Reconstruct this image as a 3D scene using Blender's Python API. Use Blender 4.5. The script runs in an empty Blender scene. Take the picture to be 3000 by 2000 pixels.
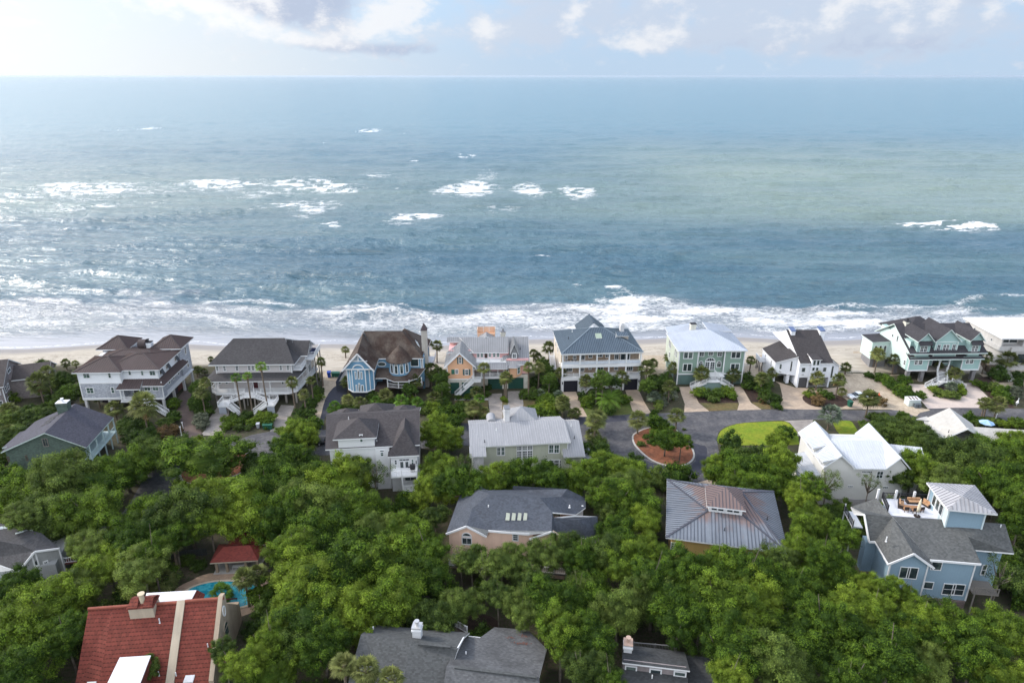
import bpy, math, random
import numpy as np
from mathutils import Vector, Matrix, noise as mnoise

# ------------------------------------------------------------------ camera, world, sun, exposure
scene = bpy.context.scene
col = scene.collection
CAMH, PITCH, FPX = 70.0, math.radians(21.06), 2020.0
cam_d = bpy.data.cameras.new('camera')
cam = bpy.data.objects.new('camera', cam_d)
col.objects.link(cam)
cam.location = (0, 0, CAMH)
cam.rotation_euler = (math.radians(90) - PITCH, 0, 0)
cam_d.sensor_width = 36
cam_d.lens = 36 * FPX / 3000
cam_d.clip_start = 0.5
cam_d.clip_end = 400000
scene.camera = cam
scene.view_settings.view_transform = 'Standard'
scene.view_settings.look = 'None'
scene.view_settings.gamma = 1
EXPO = 1.15
scene.view_settings.exposure = EXPO
scene.render.resolution_x, scene.render.resolution_y = 1024, 682
SUN_AZ, SUN_EL = math.radians(-72), math.radians(33)      # azimuth from +Y, negative to the left
SKY_K = 0.15
SUN_W = 1.4


def nn(nt, t, **kw):
    n = nt.nodes.new(t)
    for k, v in kw.items():
        if k == 'ins':
            for a, b in v.items():
                if isinstance(b, bpy.types.NodeSocket):
                    nt.links.new(b, n.inputs[a])
                else:
                    n.inputs[a].default_value = b
        else:
            setattr(n, k, v)
    return n


def mth(nt, op, a, b=None, c=None, clamp=False):
    n = nt.nodes.new('ShaderNodeMath')
    n.operation = op
    n.use_clamp = clamp
    for i, v in enumerate((a, b, c)):
        if v is None:
            continue
        if isinstance(v, bpy.types.NodeSocket):
            nt.links.new(v, n.inputs[i])
        else:
            n.inputs[i].default_value = v
    return n.outputs[0]


def mixc(nt, fac, a, b):
    n = nt.nodes.new('ShaderNodeMix')
    n.data_type = 'RGBA'
    for i, v in ((0, fac), (6, a), (7, b)):
        if isinstance(v, bpy.types.NodeSocket):
            nt.links.new(v, n.inputs[i])
        elif i == 0:
            n.inputs[0].default_value = v
        else:
            n.inputs[i].default_value = (*v[:3], 1)
    return n.outputs[2]


def ramp(nt, v, a, b, c=0.0, d=1.0, kind='SMOOTHSTEP'):
    n = nt.nodes.new('ShaderNodeMapRange')
    n.interpolation_type = kind
    nt.links.new(v, n.inputs[0])
    for i, x in zip((1, 2, 3, 4), (a, b, c, d)):
        if isinstance(x, bpy.types.NodeSocket):
            nt.links.new(x, n.inputs[i])
        else:
            n.inputs[i].default_value = x
    return n.outputs[0]


def build_world():
    w = bpy.data.worlds.new('World')
    scene.world = w
    w.use_nodes = True
    nt = w.node_tree
    nt.nodes.clear()
    out = nt.nodes.new('ShaderNodeOutputWorld')
    bg = nt.nodes.new('ShaderNodeBackground')
    nt.links.new(bg.outputs[0], out.inputs[0])
    sky = nt.nodes.new('ShaderNodeTexSky')
    sky.sky_type = 'NISHITA'
    sky.sun_disc = False
    sky.sun_elevation = SUN_EL
    sky.sun_rotation = SUN_AZ
    sky.altitude = 50
    sky.air_density = 1.0
    sky.dust_density = 1.5
    sky.ozone_density = 1.5
    tc = nt.nodes.new('ShaderNodeTexCoord')
    sp = nn(nt, 'ShaderNodeSeparateXYZ', ins={0: tc.outputs['Generated']})
    X, Y, Z = sp.outputs
    az = mth(nt, 'MULTIPLY', mth(nt, 'ARCTAN2', X, Y), 57.2958)
    el = mth(nt, 'MULTIPLY', mth(nt, 'ARCSINE', Z), 57.2958)
    cv = nn(nt, 'ShaderNodeCombineXYZ', ins={0: mth(nt, 'MULTIPLY', az, 0.30), 1: mth(nt, 'MULTIPLY', el, 0.50), 2: 3.7})
    # warp
    n0 = nn(nt, 'ShaderNodeTexNoise', ins={'Vector': cv.outputs[0], 'Scale': 2.2, 'Detail': 9.0, 'Roughness': 0.66})
    n1 = nn(nt, 'ShaderNodeTexNoise', ins={'Vector': cv.outputs[0], 'Scale': 1.1, 'Detail': 8.0, 'Roughness': 0.55})
    def blobs(lst):
        acc = None
        for (px, py, rx, ry, tilt, wgt) in lst:
            a0 = math.degrees(math.atan2(px - 1500, 2165))
            e0 = (222 - py) / 2165 * 57.3
            ra, re = rx / 2165 * 57.3, ry / 2165 * 57.3
            da = mth(nt, 'DIVIDE', mth(nt, 'SUBTRACT', az, a0), ra)
            # tilt shears the blob: the axis climbs or falls to the right
            de = mth(nt, 'DIVIDE', mth(nt, 'SUBTRACT', mth(nt, 'SUBTRACT', el, e0), mth(nt, 'MULTIPLY', da, tilt * re)), re)
            s = mth(nt, 'ADD', mth(nt, 'MULTIPLY', da, da), mth(nt, 'MULTIPLY', de, de))
            g = mth(nt, 'MULTIPLY', mth(nt, 'EXPONENT', mth(nt, 'MULTIPLY', s, -1.0)), wgt)
            acc = g if acc is None else mth(nt, 'ADD', acc, g)
        return acc
    # a soft lilac bank, grey undersides, then crisp white heaps
    bank = blobs([(1950, 40, 420, 110, 0, .75), (2600, 60, 330, 110, 0, .85), (1500, 70, 200, 90, 0, .5), (2250, 130, 700, 45, 0, .35), (900, 120, 380, 60, 0, .3)])
    grey = blobs([(850, 60, 200, 48, -.8, 1.0), (960, 15, 130, 55, -.5, 1.0), (1080, 150, 210, 20, -.25, .95), (700, 10, 110, 40, -.3, .6), (2120, 140, 130, 26, 0, .45),
                  (2620, 148, 260, 26, 0, .55), (2830, 20, 110, 60, 0, .55), (2480, 110, 80, 40, 0, .3)])
    white = blobs([(560, 10, 130, 60, -.3, .75), (700, 75, 130, 34, -.7, .8), (800, 20, 60, 34, -.3, .7), (880, 125, 110, 22, -.5, .7), (960, 75, 40, 34, 0, .5), (1090, 95, 100, 60, .5, .95), (1200, 30, 80, 75, 0, .9),
                   (1425, 90, 42, 40, 0, .8), (1680, 50, 34, 62, .6, .8), (1870, 130, 90, 40, .1, .85), (1960, 20, 70, 55, 0, .45), (1985, 100, 40, 34, .6, .5),
                   (2270, 110, 60, 60, 0, .4), (2420, 50, 55, 60, .7, .85), (2560, 30, 70, 50, -.3, .75), (2610, 115, 26, 34, 0, .6), (2735, 55, 45, 40, .6, .8),
                   (2860, 75, 28, 26, 0, .75), (2945, 45, 36, 18, .5, .75), (40, 102, 60, 10, 0, .6), (250, 30, 260, 50, 0, .25)])
    nz = mth(nt, 'SUBTRACT', n0.outputs['Fac'], 0.5)
    nz1 = mth(nt, 'SUBTRACT', n1.outputs['Fac'], 0.5)
    far = ramp(nt, el, 5.5, 12, 0, 1)       # overhead, out of view: broken cloud added to fill the scene with light
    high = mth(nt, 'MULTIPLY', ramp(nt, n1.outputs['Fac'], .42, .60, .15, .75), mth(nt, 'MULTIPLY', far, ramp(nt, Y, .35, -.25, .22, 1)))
    wd = mth(nt, 'ADD', white, mth(nt, 'ADD', mth(nt, 'MULTIPLY', nz, 2.0), mth(nt, 'MULTIPLY', nz1, .5)))
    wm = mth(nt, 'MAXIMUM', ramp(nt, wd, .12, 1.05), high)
    gm = ramp(nt, mth(nt, 'ADD', grey, mth(nt, 'ADD', mth(nt, 'MULTIPLY', nz1, 1.3), mth(nt, 'MULTIPLY', nz, 1.1))), .18, 1.1)
    bm = ramp(nt, mth(nt, 'ADD', bank, mth(nt, 'MULTIPLY', nz1, 1.5)), .15, .8)
    # colours of air and cloud as photographed, brought back to scene light
    q = 2 ** -EXPO
    T = lambda *c: tuple(x * q for x in c)
    sunside = ramp(nt, az, 6, -32)
    base = nn(nt, 'ShaderNodeVectorMath', operation='SCALE', ins={0: sky.outputs[0], 'Scale': SKY_K}).outputs[0]
    lo = mixc(nt, sunside, T(.52, .67, .85), T(.80, .85, .89))
    hi = mixc(nt, sunside, T(.50, .71, .96), T(.74, .83, .92))
    hz = mixc(nt, ramp(nt, el, 0.3, 5.5), lo, hi)
    hz = mixc(nt, ramp(nt, el, -0.6, 0.8, .0, 0), hz, mixc(nt, sunside, T(.60, .72, .84), T(.86, .88, .90)))
    c = mixc(nt, ramp(nt, el, 36, 8), base, hz)
    c = mixc(nt, mth(nt, 'MULTIPLY', bm, .75), c, mixc(nt, sunside, T(.62, .68, .80), T(.85, .87, .91)))
    c = mixc(nt, mth(nt, 'MULTIPLY', gm, .85), c, mixc(nt, sunside, T(.46, .55, .73), T(.40, .46, .62)))
    wc = mixc(nt, sunside, T(.89, .91, .95), T(.95, .95, .96))
    wc = mixc(nt, far, wc, mixc(nt, ramp(nt, Y, .3, -.5), T(1.2, 1.22, 1.26), T(4.8, 4.8, 4.8)))  # unseen cloud behind the camera, brightened to light the facades
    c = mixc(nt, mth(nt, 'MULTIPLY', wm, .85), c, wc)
    # glare of the veiled sun
    sd = (math.sin(SUN_AZ) * math.cos(SUN_EL), math.cos(SUN_AZ) * math.cos(SUN_EL), math.sin(SUN_EL))
    dt = nn(nt, 'ShaderNodeVectorMath', operation='DOT_PRODUCT', ins={0: tc.outputs['Generated'], 1: sd}).outputs['Value']
    gl = mth(nt, 'EXPONENT', mth(nt, 'MULTIPLY', mth(nt, 'SUBTRACT', dt, 1.0), 6.5))
    gv = nn(nt, 'ShaderNodeVectorMath', operation='SCALE', ins={0: T(1.7, 1.65, 1.55), 'Scale': gl}).outputs[0]
    c = nn(nt, 'ShaderNodeVectorMath', operation='ADD', ins={0: c, 1: gv}).outputs[0]
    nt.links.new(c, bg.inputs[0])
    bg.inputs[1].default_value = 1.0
    w.cycles.sampling_method = 'MANUAL'
    w.cycles.sample_map_resolution = 1024
    return w


build_world()
sun_d = bpy.data.lights.new('sun', 'SUN')
sun_d.energy = SUN_W
sun_d.angle = math.radians(5)
sun_d.color = (1.0, .93, .84)
sun = bpy.data.objects.new('sun', sun_d)
col.objects.link(sun)
sdir = Vector((math.sin(SUN_AZ) * math.cos(SUN_EL), math.cos(SUN_AZ) * math.cos(SUN_EL), math.sin(SUN_EL)))
sun.rotation_euler = sdir.to_track_quat('Z', 'Y').to_euler()
sun.location = (-60, 60, 120)

# ------------------------------------------------------------------ pixel <-> place helpers (3000 px wide photograph)
FW = Vector((0, math.cos(PITCH), -math.sin(PITCH)))
UP = Vector((0, math.sin(PITCH), math.cos(PITCH)))
CP = Vector((0, 0, CAMH))


def ray(px, py):
    return FW + Vector((1, 0, 0)) * ((px - 1500) / FPX) - UP * ((py - 1000) / FPX)


def G(px, py, z=0.0):
    d = ray(px, py)
    t = (z - CAMH) / d.z
    return CP + d * t


def pix(p):
    d = Vector(p) - CP
    k = d.dot(FW)
    return 1500 + FPX * d.x / k, 1000 - FPX * d.dot(UP) / k


def tag(o, label=None, cat=None, group=None, kind=None):
    if label: o['label'] = label
    if cat: o['category'] = cat
    if group: o['group'] = group
    if kind: o['kind'] = kind
    return o


# ------------------------------------------------------------------ mesh builder
class MB:
    def __init__(s):
        s.v, s.f, s.m = [], [], []

    def face(s, pts, mi=0):
        i = len(s.v)
        s.v += [tuple(p) for p in pts]
        s.f.append(tuple(range(i, i + len(pts))))
        s.m.append(mi)

    def box(s, x0, x1, y0, y1, z0, z1, mi=0):
        if x0 > x1: x0, x1 = x1, x0
        if y0 > y1: y0, y1 = y1, y0
        if z0 > z1: z0, z1 = z1, z0
        i = len(s.v)
        s.v += [(x, y, z) for z in (z0, z1) for (x, y) in ((x0, y0), (x1, y0), (x1, y1), (x0, y1))]
        for q in ((3, 2, 1, 0), (4, 5, 6, 7), (0, 1, 5, 4), (1, 2, 6, 5), (2, 3, 7, 6), (3, 0, 4, 7)):
            s.f.append(tuple(i + k for k in q)); s.m.append(mi)

    def prism(s, pts, z0, z1, mi=0, mt=None):
        """vertical prism over a 2D outline (counter-clockwise)"""
        n = len(pts)
        a = sum(pts[k][0] * pts[(k + 1) % n][1] - pts[(k + 1) % n][0] * pts[k][1] for k in range(n))
        if a < 0: pts = pts[::-1]
        i = len(s.v)
        s.v += [(p[0], p[1], z0) for p in pts] + [(p[0], p[1], z1) for p in pts]
        s.f.append(tuple(range(i + n - 1, i - 1, -1))); s.m.append(mi)
        s.f.append(tuple(range(i + n, i + 2 * n))); s.m.append(mi if mt is None else mt)
        for k in range(n):
            l = (k + 1) % n
            s.f.append((i + k, i + l, i + n + l, i + n + k)); s.m.append(mi)

    def slab(s, pts, t=.22, mi=0, me=1, off=(0, 0, -1)):
        """a flat piece of given outline, thickness t along off; top mi, rest me"""
        pts = [Vector(p) for p in pts]
        nrm = sum(((pts[k] - pts[0]).cross(pts[k + 1] - pts[0]) for k in range(1, len(pts) - 1)), Vector())
        if nrm.dot(Vector(off)) > 0: pts = pts[::-1]
        n = len(pts); i = len(s.v); o = Vector(off) * t
        s.v += [tuple(p) for p in pts] + [tuple(p + o) for p in pts]
        s.f.append(tuple(range(i, i + n))); s.m.append(mi)
        s.f.append(tuple(range(i + 2 * n - 1, i + n - 1, -1))); s.m.append(me)
        for k in range(n):
            l = (k + 1) % n
            s.f.append((i + l, i + k, i + n + k, i + n + l)); s.m.append(me)

    def bar(s, a, b, w=.1, h=None, mi=0, up=(0, 0, 1)):
        a, b = Vector(a), Vector(b); h = h or w
        d = (b - a)
        if d.length < 1e-6: return
        d.normalize()
        u = Vector(up)
        if abs(d.dot(u)) > .98: u = Vector((0, 1, 0))
        r = d.cross(u).normalized(); u = r.cross(d).normalized()
        i = len(s.v)
        for c in (a, b):
            for (p, q) in ((-1, -1), (1, -1), (1, 1), (-1, 1)):
                s.v.append(tuple(c + r * (p * w / 2) + u * (q * h / 2)))
        for q in ((3, 2, 1, 0), (4, 5, 6, 7), (0, 1, 5, 4), (1, 2, 6, 5), (2, 3, 7, 6), (3, 0, 4, 7)):
            s.f.append(tuple(i + k for k in q)); s.m.append(mi)

    def tube(s, pts, rad, n=8, mi=0, cap=True):
        pts = [Vector(p) for p in pts]
        if not hasattr(rad, '__len__'): rad = [rad] * len(pts)
        i = len(s.v)
        for k, p in enumerate(pts):
            d = (pts[min(k + 1, len(pts) - 1)] - pts[max(k - 1, 0)])
            d = d.normalized() if d.length > 1e-9 else Vector((0, 0, 1))
            u = Vector((0, 0, 1)) if abs(d.z) < .95 else Vector((1, 0, 0))
            r = d.cross(u).normalized(); u = r.cross(d)
            for j in range(n):
                a = 2 * math.pi * j / n
                s.v.append(tuple(p + (r * math.cos(a) + u * math.sin(a)) * rad[k]))
        for k in range(len(pts) - 1):
            for j in range(n):
                l = (j + 1) % n
                s.f.append((i + k * n + j, i + k * n + l, i + (k + 1) * n + l, i + (k + 1) * n + j)); s.m.append(mi)
        if cap:
            s.f.append(tuple(i + j for j in range(n - 1, -1, -1))); s.m.append(mi)
            b = i + (len(pts) - 1) * n
            s.f.append(tuple(b + j for j in range(n))); s.m.append(mi)

    def cyl(s, x, y, z0, z1, r, n=12, mi=0, r1=None):
        s.tube([(x, y, z0), (x, y, z1)], [r, r if r1 is None else r1], n, mi)

    def build(s, name, mats, parent=None, smooth=False, loc=None, rz=0):
        me = bpy.data.meshes.new(name)
        me.from_pydata(s.v, [], s.f)
        if not isinstance(mats, (list, tuple)): mats = [mats]
        for m in mats: me.materials.append(m)
        mi = np.clip(np.array(s.m, dtype=np.int32), 0, len(mats) - 1)
        me.polygons.foreach_set('material_index', mi)
        if smooth:
            me.polygons.foreach_set('use_smooth', np.ones(len(s.f), dtype=bool))
        uvmap(me)
        o = bpy.data.objects.new(name, me)
        col.objects.link(o)
        if parent: o.parent = parent
        if loc is not None: o.location = loc
        o.rotation_euler.z = rz
        return o


def uvmap(me):
    """metres along the level direction of a face (u) and up its slope (v)"""
    n = len(me.polygons)
    nl = len(me.loops)
    if not n: return
    uv = me.uv_layers.new(name='uv')
    co = np.empty(len(me.vertices) * 3); me.vertices.foreach_get('co', co); co = co.reshape(-1, 3)
    vi = np.empty(nl, dtype=np.int32); me.loops.foreach_get('vertex_index', vi)
    no = np.empty(n * 3); me.polygons.foreach_get('normal', no); no = no.reshape(-1, 3)
    lt = np.empty(n, dtype=np.int32); me.polygons.foreach_get('loop_total', lt)
    fn = np.repeat(no, lt, axis=0)
    t = np.stack([-fn[:, 1], fn[:, 0], np.zeros(nl)], 1)
    ln = np.linalg.norm(t, axis=1)
    flat = ln < .02
    t[flat] = (1, 0, 0); ln[flat] = 1
    t /= ln[:, None]
    b = np.cross(fn, t)
    p = co[vi]
    r = np.stack([(p * t).sum(1), (p * b).sum(1)], 1)
    uv.data.foreach_set('uv', r.ravel())


# ------------------------------------------------------------------ materials
MATS = {}


def mat(name, c, rough=.7, kind='plain', c2=None, amt=.5, scale=1.0, step=.2, bump=.3, spec=.3, metal=0.0, var=.12):
    """procedural materials; kinds: plain, lap (level boards), board (upright boards), shingle, tile, stucco, metal, speckle"""
    key = name
    if key in MATS: return MATS[key]
    m = bpy.data.materials.new(name)
    MATS[key] = m
    m.use_nodes = True
    nt = m.node_tree
    bs = nt.nodes['Principled BSDF']
    bs.inputs['Roughness'].default_value = rough
    bs.inputs['Metallic'].default_value = metal
    bs.inputs['Specular IOR Level'].default_value = spec
    tc = nt.nodes.new('ShaderNodeTexCoord')
    geo = nt.nodes.new('ShaderNodeNewGeometry')
    n1 = nn(nt, 'ShaderNodeTexNoise', ins={'Vector': geo.outputs['Position'], 'Scale': .35 * scale, 'Detail': 4.0, 'Roughness': .6})
    n2 = nn(nt, 'ShaderNodeTexNoise', ins={'Vector': geo.outputs['Position'], 'Scale': 4.0 * scale, 'Detail': 3.0, 'Roughness': .6})
    c = tuple(c)
    if c2 is None:
        c2 = tuple(x * (1 - var * 2.2) for x in c)
    f = ramp(nt, n1.outputs['Fac'], .35, .68)
    base = mixc(nt, mth(nt, 'MULTIPLY', f, amt), c, c2)
    dark = mth(nt, 'ADD', mth(nt, 'MULTIPLY', n2.outputs['Fac'], var * 2), 1 - var)
    h = None
    sp = nn(nt, 'ShaderNodeSeparateXYZ', ins={0: tc.outputs['UV']})
    U, V = sp.outputs[0], sp.outputs[1]
    if kind == 'lap':
        w = mth(nt, 'FRACT', mth(nt, 'DIVIDE', V, step))
        h = w
        dark = mth(nt, 'MULTIPLY', dark, ramp(nt, w, 0.0, .16, .80, 1.0))
    elif kind == 'board':
        w = mth(nt, 'FRACT', mth(nt, 'DIVIDE', U, step))
        h = ramp(nt, w, 0, .14, 1, 0)
        dark = mth(nt, 'MULTIPLY', dark, mth(nt, 'SUBTRACT', 1.03, mth(nt, 'MULTIPLY', h, .16)))
    elif kind in ('shingle', 'tile', 'paver'):
        sx, sy = {'shingle': (.30, step), 'tile': (.42, .46), 'paver': (.6, .4)}[kind]
        row = mth(nt, 'FLOOR', mth(nt, 'DIVIDE', V, sy))
        uu = mth(nt, 'ADD', mth(nt, 'DIVIDE', U, sx), mth(nt, 'MULTIPLY', row, .5 if kind != 'shingle' else .37))
        cell = nn(nt, 'ShaderNodeCombineXYZ', ins={0: mth(nt, 'FLOOR', uu), 1: row})
        wn = nn(nt, 'ShaderNodeTexWhiteNoise', noise_dimensions='2D', ins={'Vector': cell.outputs[0]})
        fv = mth(nt, 'FRACT', mth(nt, 'DIVIDE', V, sy))
        k = {'shingle': .42, 'tile': .34, 'paver': .22}[kind]
        dark = mth(nt, 'MULTIPLY', dark, mth(nt, 'ADD', mth(nt, 'MULTIPLY', wn.outputs[0], k), 1 - k / 2))
        if kind == 'tile':
            cu = mth(nt, 'SUBTRACT', mth(nt, 'FRACT', uu), .5)
            arch = mth(nt, 'SUBTRACT', 1.0, mth(nt, 'MULTIPLY', mth(nt, 'MULTIPLY', cu, cu), 4.0))
            h = mth(nt, 'ADD', mth(nt, 'MULTIPLY', arch, .6), mth(nt, 'MULTIPLY', fv, -.8))
            gap = ramp(nt, mth(nt, 'SUBTRACT', fv, mth(nt, 'MULTIPLY', arch, .22)), -.18, .16, .30, 1.1)
            dark = mth(nt, 'MULTIPLY', dark, gap)
        else:
            h = mth(nt, 'ADD', mth(nt, 'MULTIPLY', fv, -.6), mth(nt, 'MULTIPLY', n2.outputs['Fac'], .5))
            dark = mth(nt, 'MULTIPLY', dark, ramp(nt, fv, 0, .18, .82, 1.0))
    elif kind == 'metal':
        n3 = nn(nt, 'ShaderNodeTexNoise', ins={'Vector': nn(nt, 'ShaderNodeCombineXYZ', ins={0: mth(nt, 'MULTIPLY', U, 2.2), 1: mth(nt, 'MULTIPLY', V, .18)}).outputs[0], 'Scale': 1.0, 'Detail': 3.0})
        dark = mth(nt, 'MULTIPLY', dark, ramp(nt, n3.outputs['Fac'], .3, .7, 1 - var * 1.6, 1 + var, 'LINEAR'))
        h = n2.outputs['Fac']
    elif kind == 'stucco':
        h = nn(nt, 'ShaderNodeTexNoise', ins={'Vector': geo.outputs['Position'], 'Scale': 14.0, 'Detail': 2.0}).outputs['Fac']
        # dirt that has run down the wall from the top and crept up from the ground
        n3 = nn(nt, 'ShaderNodeTexNoise', ins={'Vector': nn(nt, 'ShaderNodeCombineXYZ', ins={0: mth(nt, 'MULTIPLY', U, 1.6), 1: mth(nt, 'MULTIPLY', V, .22)}).outputs[0], 'Scale': 1.0, 'Detail': 4.0})
        dark = mth(nt, 'MULTIPLY', dark, ramp(nt, n3.outputs['Fac'], .35, .7, 1.0, 1 - var * 2, 'LINEAR'))
    elif kind == 'speckle':
        n3 = nn(nt, 'ShaderNodeTexNoise', ins={'Vector': geo.outputs['Position'], 'Scale': 1.5 * scale, 'Detail': 8.0, 'Roughness': .7})
        dark = mth(nt, 'MULTIPLY', dark, ramp(nt, n3.outputs['Fac'], .3, .7, 1 - var * 2.2, 1 + var * 1.6, 'LINEAR'))
        h = n3.outputs['Fac']
    if h is None: h = n2.outputs['Fac']
    vm = nn(nt, 'ShaderNodeVectorMath', operation='SCALE', ins={0: base, 'Scale': dark})
    nt.links.new(vm.outputs[0], bs.inputs['Base Color'])
    bp = nn(nt, 'ShaderNodeBump', ins={'Height': h, 'Strength': bump, 'Distance': .03})
    nt.links.new(bp.outputs[0], bs.inputs['Normal'])
    return m


def glassmat(name, c=(.02, .03, .035), rough=.08, c2=(.10, .13, .12)):
    if name in MATS: return MATS[name]
    m = bpy.data.materials.new(name); MATS[name] = m
    m.use_nodes = True
    nt = m.node_tree; bs = nt.nodes['Principled BSDF']
    oi = nt.nodes.new('ShaderNodeObjectInfo')
    geo = nt.nodes.new('ShaderNodeNewGeometry')
    n = nn(nt, 'ShaderNodeTexNoise', ins={'Vector': geo.outputs['Position'], 'Scale': .9, 'Detail': 2.0})
    f = mth(nt, 'MULTIPLY', ramp(nt, n.outputs['Fac'], .4, .65), oi.outputs['Random'])
    nt.links.new(mixc(nt, f, c, c2), bs.inputs['Base Color'])
    bs.inputs['Roughness'].default_value = rough
    bs.inputs['Specular IOR Level'].default_value = .7
    return m


WHITE = mat('white paint', (.62, .63, .64), .55, var=.05)
GLASS = glassmat('window glass')
GLASSG = glassmat('green window glass', (.03, .06, .05), .08, (.14, .22, .19))
DARK = mat('dark opening', (.03, .03, .035), .8)
WOODG = mat('weathered wood', (.17, .155, .14), .85, 'board', step=.14)
CONC = mat('concrete', (.36, .35, .33), .85, 'speckle', var=.08)

# ------------------------------------------------------------------ sea
SEA_Z = -2.5


def vnoise(x, y, seed=0):
    """smooth value noise, vectorised"""
    xi, yi = np.floor(x), np.floor(y)
    xf, yf = x - xi, y - yi
    def hsh(a, b):
        s = np.sin(a * 127.1 + b * 311.7 + seed * 74.7) * 43758.5453
        return s - np.floor(s)
    u, v = xf * xf * (3 - 2 * xf), yf * yf * (3 - 2 * yf)
    return (hsh(xi, yi) * (1 - u) + hsh(xi + 1, yi) * u) * (1 - v) + (hsh(xi, yi + 1) * (1 - u) + hsh(xi + 1, yi + 1) * u) * v


def fbm(x, y, seed=0, oct=4):
    r = 0; a = .5
    for k in range(oct):
        r = r + a * vnoise(x * 2 ** k, y * 2 ** k, seed + k * 3)
        a *= .5
    return r / (1 - .5 ** oct)


def sstep(x, a, b):
    t = np.clip((x - a) / (b - a), 0, 1)
    return t * t * (3 - 2 * t)


def shore(x):
    """Y of the mean waterline along the beach"""
    return 188.0 + .035 * x + 1.6 * np.sin(x / 23.0) + 1.2 * np.sin(x / 9.0 + 1)


def build_sea():
    ys = [176.0]
    while ys[-1] < 1500:
        ys.append(ys[-1] + max(.42, (ys[-1] / 190) ** 2 * .42))
    while ys[-1] < 110000:
        ys.append(ys[-1] * 1.12)
    ys = np.array(ys)
    nx = 620
    t = np.linspace(-1, 1, nx)
    S = np.sign(t) * (np.abs(t) * .86 + .0 * t ** 2)
    S[0], S[-1] = -1.6, 1.6
    X = S[None, :] * (ys[:, None] + 12)
    Y = np.repeat(ys[:, None], nx, 1)
    # swell and chop, heights in metres
    fade = np.exp(-np.maximum(Y - 200, 0) / 1400.0)
    wx = X + 14 * fbm(X / 60, Y / 60, 5)
    wy = Y + 10 * fbm(X / 45 + 3, Y / 45, 9) + .03 * X
    def crest(l, seed, str_):
        ph = wy * (2 * np.pi / l) + 7 * fbm(wx / (l * 2.8), wy / (l * 2.2), seed)
        a = fbm(X / (l * 3.0), Y / (l * 1.2), seed + 2)
        return (1 - np.abs(np.sin(ph / 2))) ** 1.6 * sstep(a, .38, .72) * str_
    z = crest(21, 1, 2.3) + crest(11, 21, 1.35) + crest(5.6, 31, .6)
    z += (fbm(X / 3.4, Y / 1.6, 51, 3) - .5) * .9
    near = sstep(Y - shore(X), 6, 34)
    z = z * near * fade
    # the lace of surf along the beach
    d = Y - shore(X)
    nA = fbm(X / 16, Y / 9, 61, 4)
    nB = fbm(X / 5, Y / 3, 71, 4)
    width = 33 + 6 * np.sin(X / 31) + np.where(X < -40, (-40 - X) * .05, 0) - np.clip(X - 20, 0, 200) * .05
    lef = sstep(-X, 20, 80)
    surf = sstep(d, 2 + 5 * lef + 5 * (nA - .5), 12 + 10 * lef) * (1 - sstep(d + (nA - .5) * 22, width - 5, width + 5))
    foam = surf * (.50 + .75 * (nA - .5) - .22 * lef + .03 * (1 - lef) * sstep(d, 6, 14))
    # breaking fronts inside the surf
    for off, amp, sd in ((34, .6, 4), (26, .4, 8), (18, .35, 15), (10, .3, 12)):
        off = off + 5 * (fbm(X / 28, X * 0 + sd, sd, 3) - .5) * 2 + np.where(X < -40, (-40 - X) * .08, 0) - np.clip(X - 20, 0, 200) * .04
        band = np.exp(-((d - off) / 1.6) ** 2)
        on = sstep(fbm(X / 22, X * 0 + sd, sd + 5, 2), .42, .6)
        foam += amp * band * on
        z += .75 * np.exp(-((d - off - 2.0) / 2.4) ** 2) * on * sstep(d, 4, 10)
    # swash line
    foam += .5 * np.exp(-((d - 1.0 - 4 * (fbm(X / 13, X * 0, 91, 3) - .3)) / .55) ** 2)
    # whitecaps over the bars: (px, py, half width px, half height px, strength)
    caps = [(170, 545, 55, 10, 1), (90, 575, 70, 10, .95), (290, 555, 120, 18, 1), (280, 580, 90, 12, .5), (470, 563, 50, 8, .7), (640, 545, 95, 15, .85),
            (560, 540, 40, 6, .8), (620, 535, 60, 5, .6), (880, 545, 105, 20, .95), (1010, 555, 50, 14, .8), (920, 600, 75, 16, .7), (800, 605, 60, 8, .65),
            (900, 625, 45, 14, .6), (1095, 515, 42, 7, .9), (1075, 384, 28, 4.5, 1.1), (375, 380, 60, 4, .5), (450, 378, 30, 3, .5), (1165, 551, 10, 3, 1),
            (1340, 560, 55, 16, .95), (1400, 552, 50, 20, .95), (1430, 515, 35, 14, .55), (1365, 458, 26, 4, 1.1), (1545, 555, 38, 16, .9), (1580, 565, 30, 12, .7),
            (1690, 566, 48, 15, 1.1), (1660, 556, 20, 7, .7), (1450, 615, 70, 8, .5), (1180, 640, 60, 18, .6), (1250, 636, 50, 8, .85), (1165, 648, 30, 12, .5),
            (965, 662, 30, 8, 1), (190, 672, 14, 4, 1), (205, 620, 35, 8, .7), (160, 607, 20, 3, .9), (310, 604, 25, 5, .7), (1585, 752, 22, 4, .8),
            (2775, 665, 120, 10, 1.5), (1690, 838, 18, 3.5, .6), (1790, 848, 25, 4, .9), (1215, 474, 14, 2.5, .9),
            (950, 420, 14, 3, .5), (1180, 390, 14, 2, .6), (735, 572, 60, 10, .45), (420, 600, 90, 18, .3), (1850, 900, 50, 40, .45), (1800, 870, 90, 18, .4), (560, 480, 22, 2, .4)]
    dx = X / (Y * math.cos(PITCH) + (CAMH - SEA_Z) * math.sin(PITCH))
    PX = 1500 + FPX * dx
    dep = Y * math.cos(PITCH) + (CAMH - SEA_Z) * math.sin(PITCH)
    PY = 1000 + FPX * ((CAMH - SEA_Z) * math.cos(PITCH) - Y * math.sin(PITCH)) / dep
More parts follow.
